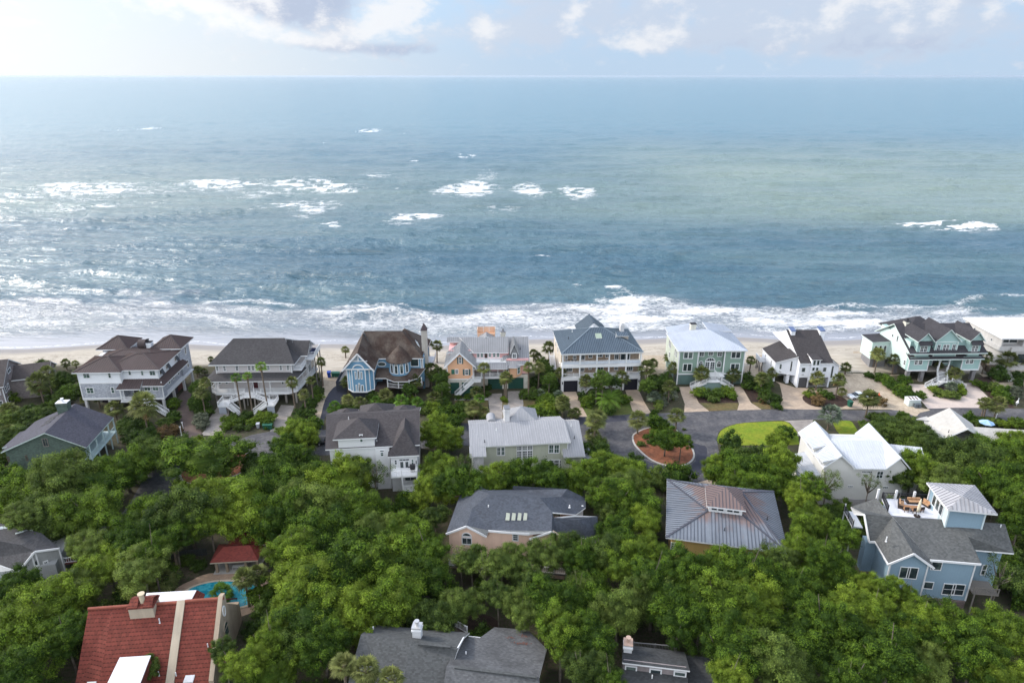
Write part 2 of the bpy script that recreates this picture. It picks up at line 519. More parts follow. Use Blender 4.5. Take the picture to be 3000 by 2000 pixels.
    for i, (cx, cy, rx, ry, a) in enumerate(caps):
        # centre and extent turned into metres on the water
        c = G(cx, cy, SEA_Z); e = G(cx + rx, cy, SEA_Z); u = G(cx, cy - ry, SEA_Z); l = G(cx, cy + ry, SEA_Z)
        mx, my = abs(e.x - c.x), (u.y - l.y) / 2
        rr = ((X - c.x) / mx) ** 2 + ((Y - c.y) / my) ** 2
        rr = rr * (1 + 1.2 * (fbm(X / (mx * .5) + i, Y / (my * .5), 100 + i, 3) - .5))
        foam += a * (.10 + .90 * sstep(.5 * fbm(X / 3.6, Y / 2, 140 + i % 5, 3) + .5 * fbm(X / 12, Y / 4.5, 150 + i % 5, 3), .43, .60)) * np.exp(-rr ** 2 * .42)
        z += .5 * a * np.exp(-(((X - c.x) / mx) ** 2) - ((Y - c.y - my * .8) / (my * .5)) ** 2)
    dist = np.clip(foam, 0, 1.4)
    shal = np.maximum(1 - sstep(d + (nA - .5) * 8, -2, 20 + 12 * lef), .5 * surf)
    # pale sandy shoal over the bar on the right, murky green elsewhere
    shoal = sstep(Y, 310 + 40 * (fbm(X / 90, Y / 60, 7) - .5), 400) * (1 - sstep(Y, 560, 980)) * sstep(X, -40 + Y * .02, 190) * .8
    shoal += .42 * sstep(Y, 330, 420) * (1 - sstep(Y, 480, 700)) * (1 - sstep(X, -40, 120))
    shoal = shoal * (.65 + .7 * fbm(X / 70, Y / 40, 17))
    v = np.stack([X, Y, SEA_Z + z], -1).reshape(-1, 3)
    ny = len(ys)
    a = (np.arange(ny - 1)[:, None] * nx + np.arange(nx - 1)[None, :]).ravel()
    f = np.stack([a, a + 1, a + nx + 1, a + nx], 1)
    me = bpy.data.meshes.new('sea')
    me.vertices.add(len(v)); me.vertices.foreach_set('co', v.ravel())
    me.loops.add(f.size); me.loops.foreach_set('vertex_index', f.ravel().astype(np.int32))
    me.polygons.add(len(f))
    me.polygons.foreach_set('loop_start', np.arange(0, f.size, 4, dtype=np.int32))
    me.polygons.foreach_set('loop_total', np.full(len(f), 4, dtype=np.int32))
    me.polygons.foreach_set('use_smooth', np.ones(len(f), dtype=bool))
    me.update(calc_edges=True)
    for nm, arr in (('foam', dist), ('shallow', shal), ('shoal', shoal)):
        at = me.attributes.new(nm, 'FLOAT', 'POINT')
        at.data.foreach_set('value', np.broadcast_to(arr, X.shape).ravel().astype(np.float32))
    m = bpy.data.materials.new('sea water'); m.use_nodes = True
    nt = m.node_tree; bs = nt.nodes['Principled BSDF']
    fo = nn(nt, 'ShaderNodeAttribute', attribute_name='foam').outputs['Fac']
    sh = nn(nt, 'ShaderNodeAttribute', attribute_name='shallow').outputs['Fac']
    so = nn(nt, 'ShaderNodeAttribute', attribute_name='shoal').outputs['Fac']
    geo = nt.nodes.new('ShaderNodeNewGeometry')
    P = geo.outputs['Position']
    def nz(sx, sy, sc, det, ro=.55, dis=0.0):
        mp = nn(nt, 'ShaderNodeMapping', ins={'Vector': P, 'Scale': (sx, sy, 0)})
        return nn(nt, 'ShaderNodeTexNoise', ins={'Vector': mp.outputs[0], 'Scale': sc, 'Detail': det, 'Roughness': ro, 'Distortion': dis}).outputs['Fac']
    fine = nz(.42, 1, 1.05, 9.0, .72, 1.0)
    ridg = mth(nt, 'ABSOLUTE', mth(nt, 'SUBTRACT', nz(.4, 1, .42, 7.0, .6, 1.6), .5))
    lace = ramp(nt, ridg, 0.0, .11, 1, 0)
    fv = mth(nt, 'ADD', fo, mth(nt, 'ADD', mth(nt, 'MULTIPLY', mth(nt, 'SUBTRACT', fine, .5), 1.9), mth(nt, 'MULTIPLY', lace, .30)))
    gate = ramp(nt, fo, .05, .30)
    fm = mth(nt, 'MULTIPLY', ramp(nt, fv, .40, 1.25), gate, clamp=True)
    big = nz(.25, 1, .02, 4.0)
    deep = mixc(nt, ramp(nt, big, .38, .66), (.040, .095, .128), (.072, .132, .150))
    sp = nn(nt, 'ShaderNodeSeparateXYZ', ins={0: P})
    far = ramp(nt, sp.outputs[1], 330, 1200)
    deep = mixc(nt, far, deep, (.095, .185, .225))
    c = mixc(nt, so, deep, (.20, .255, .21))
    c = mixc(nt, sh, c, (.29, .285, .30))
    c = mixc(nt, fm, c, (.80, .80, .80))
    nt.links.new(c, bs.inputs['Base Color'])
    rg = mth(nt, 'ADD', mth(nt, 'MULTIPLY', fm, .5), ramp(nt, sp.outputs[1], 200, 1500, .18, .26))
    nt.links.new(rg, bs.inputs['Roughness'])
    bs.inputs['IOR'].default_value = 1.7
    bs.inputs['Specular IOR Level'].default_value = .5
    w1 = nz(.45, 1, .55, 6.0, .6, .6)
    w2 = nz(.22, 1, .10, 5.0, .62, .8)
    hgt = mth(nt, 'ADD', mth(nt, 'MULTIPLY', w1, .7), mth(nt, 'MULTIPLY', w2, 3.6))
    hgt = mth(nt, 'ADD', hgt, mth(nt, 'MULTIPLY', fm, .25))
    calm = mth(nt, 'MULTIPLY', ramp(nt, sh, .55, 1.0, 1.0, .12), ramp(nt, sp.outputs[1], 300, 3000, 1.0, .8))
    bp = nn(nt, 'ShaderNodeBump', ins={'Height': hgt, 'Strength': calm, 'Distance': 1.0})
    nt.links.new(bp.outputs[0], bs.inputs['Normal'])
    me.materials.append(m)
    o = bpy.data.objects.new('sea', me); col.objects.link(o)
    tag(o, kind='structure')
    # the sea bed's edge lies under the beach


build_sea()


# ------------------------------------------------------------------ ground
def zground(x, y):
    """height of the land: level by the road, dunes, then the beach falling under the sea"""
    x = np.asarray(x, float); y = np.asarray(y, float)
    sh = shore(x)
    d = sh - y
    z = -3.0 + 2.3 * sstep(d, -6, 14) + .7 * sstep(d, 14, 22) - .0 * x
    z = np.where(d < -6, -3.0 - np.clip((-6 - d) * .05, 0, 3), z)
    dune = np.exp(-((d - 20) / 4.5) ** 2) * sstep(x, 70, 95) * (.9 + 1.2 * (fbm(x / 7, y / 5, 3) - .5))
    z = z + dune * 1.3
    return z


def build_ground():
    xs = np.concatenate([[-6000, -2000, -600, -300], np.linspace(-180, 180, 301), [300, 600, 2000, 6000]])
    ys = np.concatenate([[-6000, -1000, -300, 0, 60, 130, 150], np.arange(155, 215, .8), [230, 300]])
    X, Y = np.meshgrid(xs, ys)
    Z = zground(X, Y)
    Z = np.where(Y > 150, Z + (fbm(X / 2.5, Y / 2.5, 3) - .5) * .25 * sstep(Y, 163, 169) * (1 - sstep(Y, 178, 186)), Z)
    off = sstep(Y, 150, 158)
    Z = Z * off + 0 * (1 - off)
    v = np.stack([X, Y, Z], -1).reshape(-1, 3)
    ny, nx = X.shape
    a = (np.arange(ny - 1)[:, None] * nx + np.arange(nx - 1)[None, :]).ravel()
    f = np.stack([a, a + 1, a + nx + 1, a + nx], 1)
    me = bpy.data.meshes.new('ground')
    me.from_pydata(v.tolist(), [], f.tolist())
    me.polygons.foreach_set('use_smooth', np.ones(len(f), dtype=bool))
    m = bpy.data.materials.new('ground'); m.use_nodes = True
    nt = m.node_tree; bs = nt.nodes['Principled BSDF']
    geo = nt.nodes.new('ShaderNodeNewGeometry'); P = geo.outputs['Position']
    sp = nn(nt, 'ShaderNodeSeparateXYZ', ins={0: P})
    nA = nn(nt, 'ShaderNodeTexNoise', ins={'Vector': P, 'Scale': .25, 'Detail': 6.0, 'Roughness': .65}).outputs['Fac']
    nB = nn(nt, 'ShaderNodeTexNoise', ins={'Vector': P, 'Scale': 2.6, 'Detail': 6.0, 'Roughness': .7}).outputs['Fac']
    mp = nn(nt, 'ShaderNodeMapping', ins={'Vector': P, 'Scale': (.15, 1, 1), 'Rotation': (0, 0, .25)})
    nC = nn(nt, 'ShaderNodeTexNoise', ins={'Vector': mp.outputs[0], 'Scale': 1.3, 'Detail': 5.0, 'Roughness': .6}).outputs['Fac']
    soil = mixc(nt, ramp(nt, nA, .4, .6), (.045, .038, .028), (.075, .062, .045))
    soil = mixc(nt, ramp(nt, nB, .45, .62), soil, (.035, .05, .018))
    dry = mixc(nt, ramp(nt, nC, .35, .7), (.43, .39, .33), (.32, .285, .235))
    sand = mixc(nt, ramp(nt, sp.outputs[2], -1.9, -1.0), (.25, .235, .225), dry)
    nW = nn(nt, 'ShaderNodeTexNoise', ins={'Vector': mp.outputs[0], 'Scale': 6.0, 'Detail': 4.0}).outputs['Fac']
    wr = mth(nt, 'MULTIPLY', ramp(nt, nW, .56, .66), mth(nt, 'MULTIPLY', ramp(nt, sp.outputs[2], -1.1, -.8), ramp(nt, sp.outputs[2], -.35, -.6)))
    sand = mixc(nt, wr, sand, (.13, .11, .08))
    sand = mixc(nt, ramp(nt, nB, .58, .72, 0, .5), sand, (.27, .24, .19))
    sandy = ramp(nt, mth(nt, 'ADD', sp.outputs[1], mth(nt, 'MULTIPLY', mth(nt, 'SUBTRACT', nA, .5), 9.0)), 158, 162)
    side = ramp(nt, sp.outputs[0], -60, -75)     # dune grass reaches further out on the left
    sandy = mth(nt, 'MULTIPLY', sandy, ramp(nt, mth(nt, 'SUBTRACT', sp.outputs[1], mth(nt, 'MULTIPLY', side, 6)), 157, 161))
    nt.links.new(mixc(nt, sandy, soil, sand), bs.inputs['Base Color'])
    bs.inputs['Roughness'].default_value = .9
    bs.inputs['Specular IOR Level'].default_value = .15
    bp = nn(nt, 'ShaderNodeBump', ins={'Height': mth(nt, 'ADD', nB, nC), 'Strength': .5, 'Distance': .15})
    nt.links.new(bp.outputs[0], bs.inputs['Normal'])
    me.materials.append(m)
    o = bpy.data.objects.new('ground', me); col.objects.link(o)
    tag(o, kind='structure')


build_ground()

# ------------------------------------------------------------------ house kit
CR = dict(C1=(0, 940, 3.92), C2=(550, 930, 4.751), C3=(930, 930, 4.753), C4=(1280, 930, 4.7525), C5=(1600, 910, 4.48), C6=(1900, 920, 4.9),
          C7=(2200, 930, 4.753), C8=(2500, 900, 4.356), D1=(0, 1140, 2.614), D2=(150, 1500, 3.136), D3=(900, 1160, 4.6125), D4=(1300, 1160, 4.612),
          D5=(1260, 1380, 4.356), D6=(1900, 1360, 5.113), D7=(2400, 1360, 3.563), D8=(2280, 1160, 4.9), E1=(1000, 1780, 3.675),
          E2=(1780, 1840, 6.533), E8=(2600, 1100, 5.2275), Z=(0, 0, 1))
FOOT = []          # footprints of buildings (kept free of filler trees)
LAND = []          # (x, y, name) landmarks for labels


class House:
    def __init__(s, name, label, cat, crop, anchor, th, z=0.0, nick=None, group=None):
        s.crop = CR[crop]
        s.th = math.radians(th)
        px, py = s.px(*anchor)
        s.o = G(px, py, z)
        s.root = bpy.data.objects.new(name, None)
        s.root.empty_display_size = .5
        col.objects.link(s.root)
        s.root.location = s.o
        s.root.rotation_euler.z = s.th
        tag(s.root, label, cat, group)
        s.M = Matrix.Translation(s.o) @ Matrix.Rotation(s.th, 4, 'Z')
        s.I = s.M.inverted()
        s.nick = nick

    def px(s, cx, cy):
        return s.crop[0] + cx / s.crop[2], s.crop[1] + cy / s.crop[2]

    def P(s, cx, cy, x=None, y=None, z=None):
        d = s.I.to_3x3() @ ray(*s.px(cx, cy)); o = s.I @ CP
        i, v = (0, x) if x is not None else (1, y) if y is not None else (2, z)
        return o + d * ((v - o[i]) / d[i])

    def Z(s, cx, cy, y): return s.P(cx, cy, y=y).z
    def X(s, cx, cy, y): return s.P(cx, cy, y=y).x
    def W(s, p): return s.M @ Vector(p)

    def foot(s, x0, x1, y0, y1, m=1.0):
        FOOT.append((s.I, x0 - m, x1 + m, y0 - m, y1 + m))
        c = s.W(((x0 + x1) / 2, (y0 + y1) / 2, 0))
        if s.nick: LAND.append((c.x, c.y, s.nick, (x1 - x0) / 2))

    def add(s, name, mb, mats, parent=None, label=None):
        if not mb.v: return None
        o = mb.build(name, mats, parent or s.root)
        if label: o['label'] = label
        return o

    def box(s, name, x0, x1, y0, y1, z0, z1, m, label=None):
        b = MB(); b.box(x0, x1, y0, y1, z0, z1)
        return s.add(name, b, m, label=label)


class Wall:
    """upright plane from p0 to p1 (outside on the right hand)"""
    def __init__(s, h, p0, p1):
        s.h = h
        s.a = Vector((p0[0], p0[1], 0)); s.b = Vector((p1[0], p1[1], 0))
        s.t = (s.b - s.a).normalized()
        s.n = Vector((s.t.y, -s.t.x, 0))

    def uv(s, cx, cy):
        d = s.h.I.to_3x3() @ ray(*s.h.px(cx, cy)); o = s.h.I @ CP
        k = (s.a - o).dot(s.n) / d.dot(s.n)
        p = o + d * k
        return (p - s.a).dot(s.t), p.z

    def pt(s, u, z, out=0.0):
        return s.a + s.t * u + s.n * out + Vector((0, 0, z))

    def rect(s, mb, u0, u1, z0, z1, o0, o1, mi=0):
        p = [s.pt(u0, z0, o0), s.pt(u1, z0, o0), s.pt(u1, z0, o1), s.pt(u0, z0, o1)]
        i = len(mb.v)
        mb.v += [tuple(q) for q in p] + [tuple(q + Vector((0, 0, z1 - z0))) for q in p]
        for q in ((0, 1, 2, 3), (7, 6, 5, 4), (0, 4, 5, 1), (1, 5, 6, 2), (2, 6, 7, 3), (3, 7, 4, 0)):
            mb.f.append(tuple(i + k for k in q)); mb.m.append(mi)

    def win(s, c0, c1, c2, c3, cols=1, rows=2, arch=False, fw=.13, frame=None, glass=None, name='window', mw=.05):
        u0, z1 = s.uv(c0, c1); u1, z0 = s.uv(c2, c3)
        return s.winm(u0, u1, z0, z1, cols, rows, arch, fw, frame, glass, name, mw)

    def winm(s, u0, u1, z0, z1, cols=1, rows=2, arch=False, fw=.13, frame=None, glass=None, name='window', mw=.05, oval=False):
        if u0 > u1: u0, u1 = u1, u0
        if z0 > z1: z0, z1 = z1, z0
        f = MB(); g = MB()
        if arch or oval:
            cx = (u0 + u1) / 2; rx = (u1 - u0) / 2
            if oval:
                cz = (z0 + z1) / 2; rz = (z1 - z0) / 2
                out = [(cx + rx * math.cos(a), cz + rz * math.sin(a)) for a in np.linspace(0, 2 * math.pi, 24, endpoint=False)]
                inn = [(cx + (rx - fw) * math.cos(a), cz + (rz - fw) * math.sin(a)) for a in np.linspace(0, 2 * math.pi, 24, endpoint=False)]
            else:
                rz = min(rx, z1 - z0); zs = z1 - rz
                aa = np.linspace(0, math.pi, 13)
                out = [(u1, z0)] + [(cx + rx * math.cos(a), zs + rz * math.sin(a)) for a in aa] + [(u0, z0)]
                inn = [(u1 - fw, z0 + fw)] + [(cx + (rx - fw) * math.cos(a), zs + (rz - fw) * math.sin(a)) for a in aa] + [(u0 + fw, z0 + fw)]
            n = len(out)
            g.slab([s.pt(u, z, .03) for u, z in inn], .05, 0, 0, -s.n)
            for k in range(n):
                l = (k + 1) % n
                q = [out[k], out[l], inn[l], inn[k]]
                if (Vector(q[0]) - Vector(q[1])).length < 1e-5: continue
                f.slab([s.pt(u, z, .09) for u, z in q], .11, 0, 0, -s.n)
            if arch and zs - z0 > .4:
                s.rect(f, u0 + fw, u1 - fw, zs - .04, zs + .04, .0, .075)
            if cols > 1:
                for k in range(1, cols):
                    u = u0 + fw + (u1 - u0 - 2 * fw) * k / cols
                    s.rect(f, u - mw / 2, u + mw / 2, z0 + fw, z1 - fw - .1, .0, .07)
        else:
            s.rect(f, u0, u1, z0, z0 + fw, -.02, .10); s.rect(f, u0, u1, z1 - fw, z1, -.02, .09)
            s.rect(f, u0, u0 + fw, z0 + fw, z1 - fw, -.02, .085); s.rect(f, u1 - fw, u1, z0 + fw, z1 - fw, -.02, .085)
            s.rect(g, u0 + fw, u1 - fw, z0 + fw, z1 - fw, -.02, .03)
            for k in range(1, cols):
                u = u0 + fw + (u1 - u0 - 2 * fw) * k / cols
                s.rect(f, u - mw / 2, u + mw / 2, z0 + fw, z1 - fw, .0, .07)
            for k in range(1, rows):
                z = z0 + fw + (z1 - z0 - 2 * fw) * k / rows
                s.rect(f, u0 + fw, u1 - fw, z - mw / 2, z + mw / 2, .0, .066)
        w = s.h.add(name, f, frame or WHITE)
        s.h.add('pane', g, glass or GLASS, parent=w)
        return w

    def panel(s, name, c0, c1, c2, c3, m, out=.05, frame=None, fw=.1, label=None):
        u0, z1 = s.uv(c0, c1); u1, z0 = s.uv(c2, c3)
        return s.panelm(name, u0, u1, z0, z1, m, out, frame, fw, label)

    def panelm(s, name, u0, u1, z0, z1, m, out=.05, frame=None, fw=.1, label=None):
        b = MB(); s.rect(b, u0, u1, z0, z1, -.02, out, 0)
        ms = [m]
        if frame:
            ms.append(frame)
            s.rect(b, u0 - fw, u0, z0, z1 + fw, -.02, out + .04, 1); s.rect(b, u1, u1 + fw, z0, z1 + fw, -.02, out + .04, 1)
            s.rect(b, u0, u1, z1, z1 + fw, -.02, out + .035, 1)
        return s.h.add(name, b, ms, label=label)


def seams(mb, pts, sp=.5, mi=1, w=.06, hgt=.08):
    """raised ribs of a standing-seam roof running up the slope of a convex face"""
    pts = [Vector(p) for p in pts]
    nrm = (pts[1] - pts[0]).cross(pts[2] - pts[0]).normalized()
    if nrm.z < 0: nrm = -nrm
    t = Vector((-nrm.y, nrm.x, 0))
    if t.length < .02: t = Vector((1, 0, 0))
    t.normalize()
    us = [p.dot(t) for p in pts]
    n = len(pts)
    u = math.ceil(min(us) / sp) * sp
    while u < max(us):
        hit = []
        for k in range(n):
            a, b = us[k], us[(k + 1) % n]
            if (a - u) * (b - u) < 0:
                hit.append(pts[k].lerp(pts[(k + 1) % n], (u - a) / (b - a)))
        if len(hit) == 2 and (hit[0] - hit[1]).length > .1:
            mb.bar(hit[0] + nrm * hgt * .3, hit[1] + nrm * hgt * .3, w, hgt, mi, up=nrm)
        u += sp


def roofpart(h, faces, mats, t=.22, seam=0, cap=False, name='roof', parent=None, label=None):
    """mats = [covering, edge]; faces as lists of local points"""
    mb = MB()
    flat = []
    for f in faces:
        v = [Vector(p) for p in f]
        nr = (v[1] - v[0]).cross(v[2] - v[0]).normalized()
        if all(abs((p - v[0]).dot(nr)) < .03 for p in v): flat.append(f)
        else: flat += [[f[0], f[j], f[j + 1]] for j in range(1, len(f) - 1)]
    faces = flat
    for k, f in enumerate(faces):
        mb.slab(f, t + .004 * k, 0, 1)
        if seam: seams(mb, f, seam, 2 if len(mats) > 2 else 0)
    if cap:
        # ridge caps on edges shared by two faces
        ed = {}
        for f in faces:
            for i in range(len(f)):
                a, b = tuple(round(c, 3) for c in f[i]), tuple(round(c, 3) for c in f[(i + 1) % len(f)])
                ed.setdefault(tuple(sorted((a, b))), []).append(1)
        for (a, b), l in ed.items():
            if len(l) > 1:
                mb.bar(Vector(a) + Vector((0, 0, .05)), Vector(b) + Vector((0, 0, .05)), .28, .10, len(mats) - 1 if cap == 2 else 0)
    o = mb.build(name, mats, parent or h.root)
    if label: o['label'] = label
    return o


def hipf(x0, x1, y0, y1, ze, zr, ra=None, rb=None, axis=None):
    """faces of a hip roof; ra, rb = insets of the ridge's ends (default equal slope)"""
    w, d = x1 - x0, y1 - y0
    axis = axis or ('x' if w >= d else 'y')
    if axis == 'x':
        ra = d / 2 if ra is None else ra; rb = d / 2 if rb is None else rb
        ym = (y0 + y1) / 2; A = (x0 + ra, ym, zr); B = (x1 - rb, ym, zr)
    else:
        ra = w / 2 if ra is None else ra; rb = w / 2 if rb is None else rb
        xm = (x0 + x1) / 2; A = (xm, y0 + ra, zr); B = (xm, y1 - rb, zr)
    a, b, c, e = (x0, y0, ze), (x1, y0, ze), (x1, y1, ze), (x0, y1, ze)
    same = (Vector(A) - Vector(B)).length < .05
    if same:
        return [[a, b, A], [b, c, A], [c, e, A], [e, a, A]]
    if axis == 'x':
        return [[a, b, B, A], [b, c, B], [c, e, A, B], [e, a, A]]
    return [[a, b, A], [b, c, B, A], [c, e, B], [e, a, A, B]]


def gabf(x0, x1, y0, y1, ze, zr, axis='x', mid=None, ze2=None):
    ze2 = ze if ze2 is None else ze2
    if axis == 'x':
        m = (y0 + y1) / 2 if mid is None else mid
        return [[(x0, y0, ze), (x1, y0, ze), (x1, m, zr), (x0, m, zr)], [(x1, y1, ze2), (x0, y1, ze2), (x0, m, zr), (x1, m, zr)]]
    m = (x0 + x1) / 2 if mid is None else mid
    return [[(x0, y0, ze), (x0, y1, ze), (m, y1, zr), (m, y0, zr)], [(x1, y1, ze2), (x1, y0, ze2), (m, y0, zr), (m, y1, zr)]]


def gabwall(mb, x0, x1, y0, y1, ze, zr, axis='x', mi=0, mid=None, drop=.1):
    """wall filling below a gable roof: a body whose ends are triangles"""
    if axis == 'x':
        m = (y0 + y1) / 2 if mid is None else mid
        q = [(y0, ze), (y1, ze), (m, zr - drop)]
        mk = lambda s, p: (s, p[0], p[1])
        s0, s1 = x0, x1
    else:
        m = (x0 + x1) / 2 if mid is None else mid
        q = [(x0, ze), (x1, ze), (m, zr - drop)]
        mk = lambda s, p: (p[0], s, p[1])
        s0, s1 = y0, y1
    i = len(mb.v)
    mb.v += [mk(s0, p) for p in q] + [mk(s1, p) for p in q]
    F = [(0, 1, 2), (5, 4, 3), (0, 3, 4, 1), (1, 4, 5, 2), (2, 5, 3, 0)]
    if axis == 'x': F = [tuple(reversed(f)) for f in F]
    for f in F:
        mb.f.append(tuple(i + k for k in f)); mb.m.append(mi)


def rail(h, pts, z, hgt=1.0, m=None, name='railing', sp=.28, bw=.05, post=.13, parent=None, zs=None, cross=False):
    """railing along a polyline of local (x, y); zs gives a height per point for stairs"""
    mb = MB()
    for k in range(len(pts) - 1):
        za, zb = (z, z) if zs is None else (zs[k], zs[k + 1])
        a = Vector((*pts[k], za)); b = Vector((*pts[k + 1], zb))
        mb.bar(a + Vector((0, 0, hgt)), b + Vector((0, 0, hgt)), .10, .08)
        mb.bar(a + Vector((0, 0, .12)), b + Vector((0, 0, .12)), .07, .07)
        L = (b - a).length
        if cross:
            n = max(1, round(L / 1.8))
            for i in range(n):
                p, q = a.lerp(b, i / n), a.lerp(b, (i + 1) / n)
                mb.bar(p + Vector((0, 0, .14)), q + Vector((0, 0, hgt)), .06); mb.bar(q + Vector((0, 0, .14)), p + Vector((0, 0, hgt)), .057)
                mb.bar(p, p + Vector((0, 0, hgt)), .1)
        else:
            n = max(1, int(L / sp))
            for i in range(1, n):
                p = a.lerp(b, i / n)
                mb.bar(p + Vector((0, 0, .1)), p + Vector((0, 0, hgt)), bw)
        n = max(1, round(L / 2.6))
        for i in range(n + 1):
            if i == 0 and k > 0: continue
            p = a.lerp(b, i / n)
            mb.bar(p, p + Vector((0, 0, hgt + .1)), post)
    return h.add(name, mb, m or WHITE, parent)


def stairs(h, a, b, w, m=None, name='stairs', rails=True, side=None):
    """flight from a (top, x y z) down to b; w wide, centred on the line"""
    a, b = Vector(a), Vector(b)
    d = Vector((b.x - a.x, b.y - a.y, 0)); L = d.length; d.normalize(); r = Vector((d.y, -d.x, 0))
    n = max(2, int(abs(a.z - b.z) / .19))
    mb = MB()
    for k in range(n):
        p = a.lerp(b, (k + .5) / n); p.z = a.z + (b.z - a.z) * (k + 1) / n
        q0 = p - d * (L / n * .56); q1 = p + d * (L / n * .5)
        mb.bar(q0 - Vector((0, 0, .03)), q1 - Vector((0, 0, .03)), w, .06)
        mb.bar(q0 - r * w / 2 * .98 - Vector((0, 0, .1)), q0 + r * w / 2 * .98 - Vector((0, 0, .1)), .03, .17)
    for s_ in (-1, 1):
        mb.bar(a + r * s_ * w / 2 - Vector((0, 0, .18)), b + r * s_ * w / 2 + Vector((0, 0, .0)), .06, .3)
    o = h.add(name, mb, m or WHITE)
    if rails:
        for s_ in (-1, 1):
            p, q = a + r * s_ * w / 2, b + r * s_ * w / 2
            rail(h, [(p.x, p.y), (q.x, q.y)], 0, .95, zs=[p.z, q.z], m=m if m else WHITE)
    return o


def posts(h, lst, z0, z1, w=.3, m=None, name='column', cap=0):
    for (x, y) in lst:
        b = MB(); b.box(x - w / 2, x + w / 2, y - w / 2, y + w / 2, z0, z1)
        if cap:
            b.box(x - w / 2 - cap, x + w / 2 + cap, y - w / 2 - cap, y + w / 2 + cap, z1 - .25, z1 - .002)
            b.box(x - w / 2 - cap, x + w / 2 + cap, y - w / 2 - cap, y + w / 2 + cap, z0 + .002, z0 + .3)
        h.add(name, b, m or WHITE)


def chimney(h, x0, x1, y0, y1, z0, z1, m, capm=None, cap='flat', pot=True):
    b = MB(); b.box(x0, x1, y0, y1, z0, z1)
    b.box(x0 - .1, x1 + .1, y0 - .1, y1 + .1, z1 - .5, z1 - .3)
    c = h.add('chimney', b, m)
    k = MB()
    xm, ym = (x0 + x1) / 2, (y0 + y1) / 2
    k.box(x0 - .08, x1 + .08, y0 - .08, y1 + .08, z1 - .001, z1 + .1)
    if cap == 'pyramid':
        a = [(x0 - .1, y0 - .1, z1 + .45), (x1 + .1, y0 - .1, z1 + .45), (x1 + .1, y1 + .1, z1 + .45), (x0 - .1, y1 + .1, z1 + .45)]
        for i in range(4): k.slab([a[i], a[(i + 1) % 4], (xm, ym, z1 + 1.2)], .06, 0, 0)
        for p in a: k.bar((p[0] + (.15 if p[0] < xm else -.15), p[1] + (.15 if p[1] < ym else -.15), z1), (p[0] + (.15 if p[0] < xm else -.15), p[1] + (.15 if p[1] < ym else -.15), z1 + .45), .12)
    elif cap == 'house':
        k.slab([(x0 - .15, y0 - .15, z1 + .5), (x1 + .15, y0 - .15, z1 + .5), (x1 + .15, ym, z1 + .85), (x0 - .15, ym, z1 + .85)], .07, 0, 0)
        k.slab([(x1 + .15, y1 + .15, z1 + .5), (x0 - .15, y1 + .15, z1 + .5), (x0 - .15, ym, z1 + .85), (x1 + .15, ym, z1 + .85)], .072, 0, 0)
        k.box(x0 + .2, x1 - .2, y0 + .2, y1 - .2, z1 + .1, z1 + .55)
    if pot:
        k.cyl(xm, ym, z1 + .1, z1 + .62, .2, 10)
        k.cyl(xm, ym, z1 + .66, z1 + .78, .32, 10)
        k.cyl(xm, ym, z1 + .6, z1 + .67, .1, 8)
    h.add('chimney_cap', k, capm or GREYM, parent=c)
    return c


def vents(h, lst, m=None, r=.06, hh=.55):
    for (x, y, z) in lst:
        b = MB(); b.cyl(x, y, z - .1, z + hh, r, 8); b.cyl(x, y, z - .05, z + .08, r * 1.8, 8)
        h.add('vent_pipe', b, m or WHITE)


def garage(h, x0, x1, y, z1, m, frame=None, arch=False):
    """a door in the front wall with raised panels"""
    b = MB(); b.box(x0, x1, y - .04, y + .05, 0.02, z1, 0)
    n = 4
    for k in range(n):
        for j in range(3):
            w = (x1 - x0) / 3; q = z1 / n
            b.box(x0 + j * w + .1, x0 + (j + 1) * w - .1, y - .07, y - .03, k * q + .12, (k + 1) * q - .06, 0)
    ms = [m]
    if frame:
        ms.append(frame)
        b.box(x0 - .15, x0, y - .1, y + .02, 0, z1 + .15, 1); b.box(x1, x1 + .15, y - .1, y + .02, 0, z1 + .15, 1); b.box(x0, x1, y - .098, y + .02, z1, z1 + .15, 1)
    h.add('garage_door', b, ms)


def corners(h, lst, z0, z1, m=None, w=.18):
    for (x, y) in lst:
        b = MB(); b.box(x - w / 2, x + w / 2, y - w / 2, y + w / 2, z0 + .003, z1 - .003)
        h.add('corner_board', b, m or WHITE)


GREYM = mat('grey metal', (0.25, 0.25, 0.26), .5, metal=.6)
SHADEI = mat('grey shingles', (0.0578, 0.0578, 0.0626), .85, 'shingle', step=.2, var=.15)

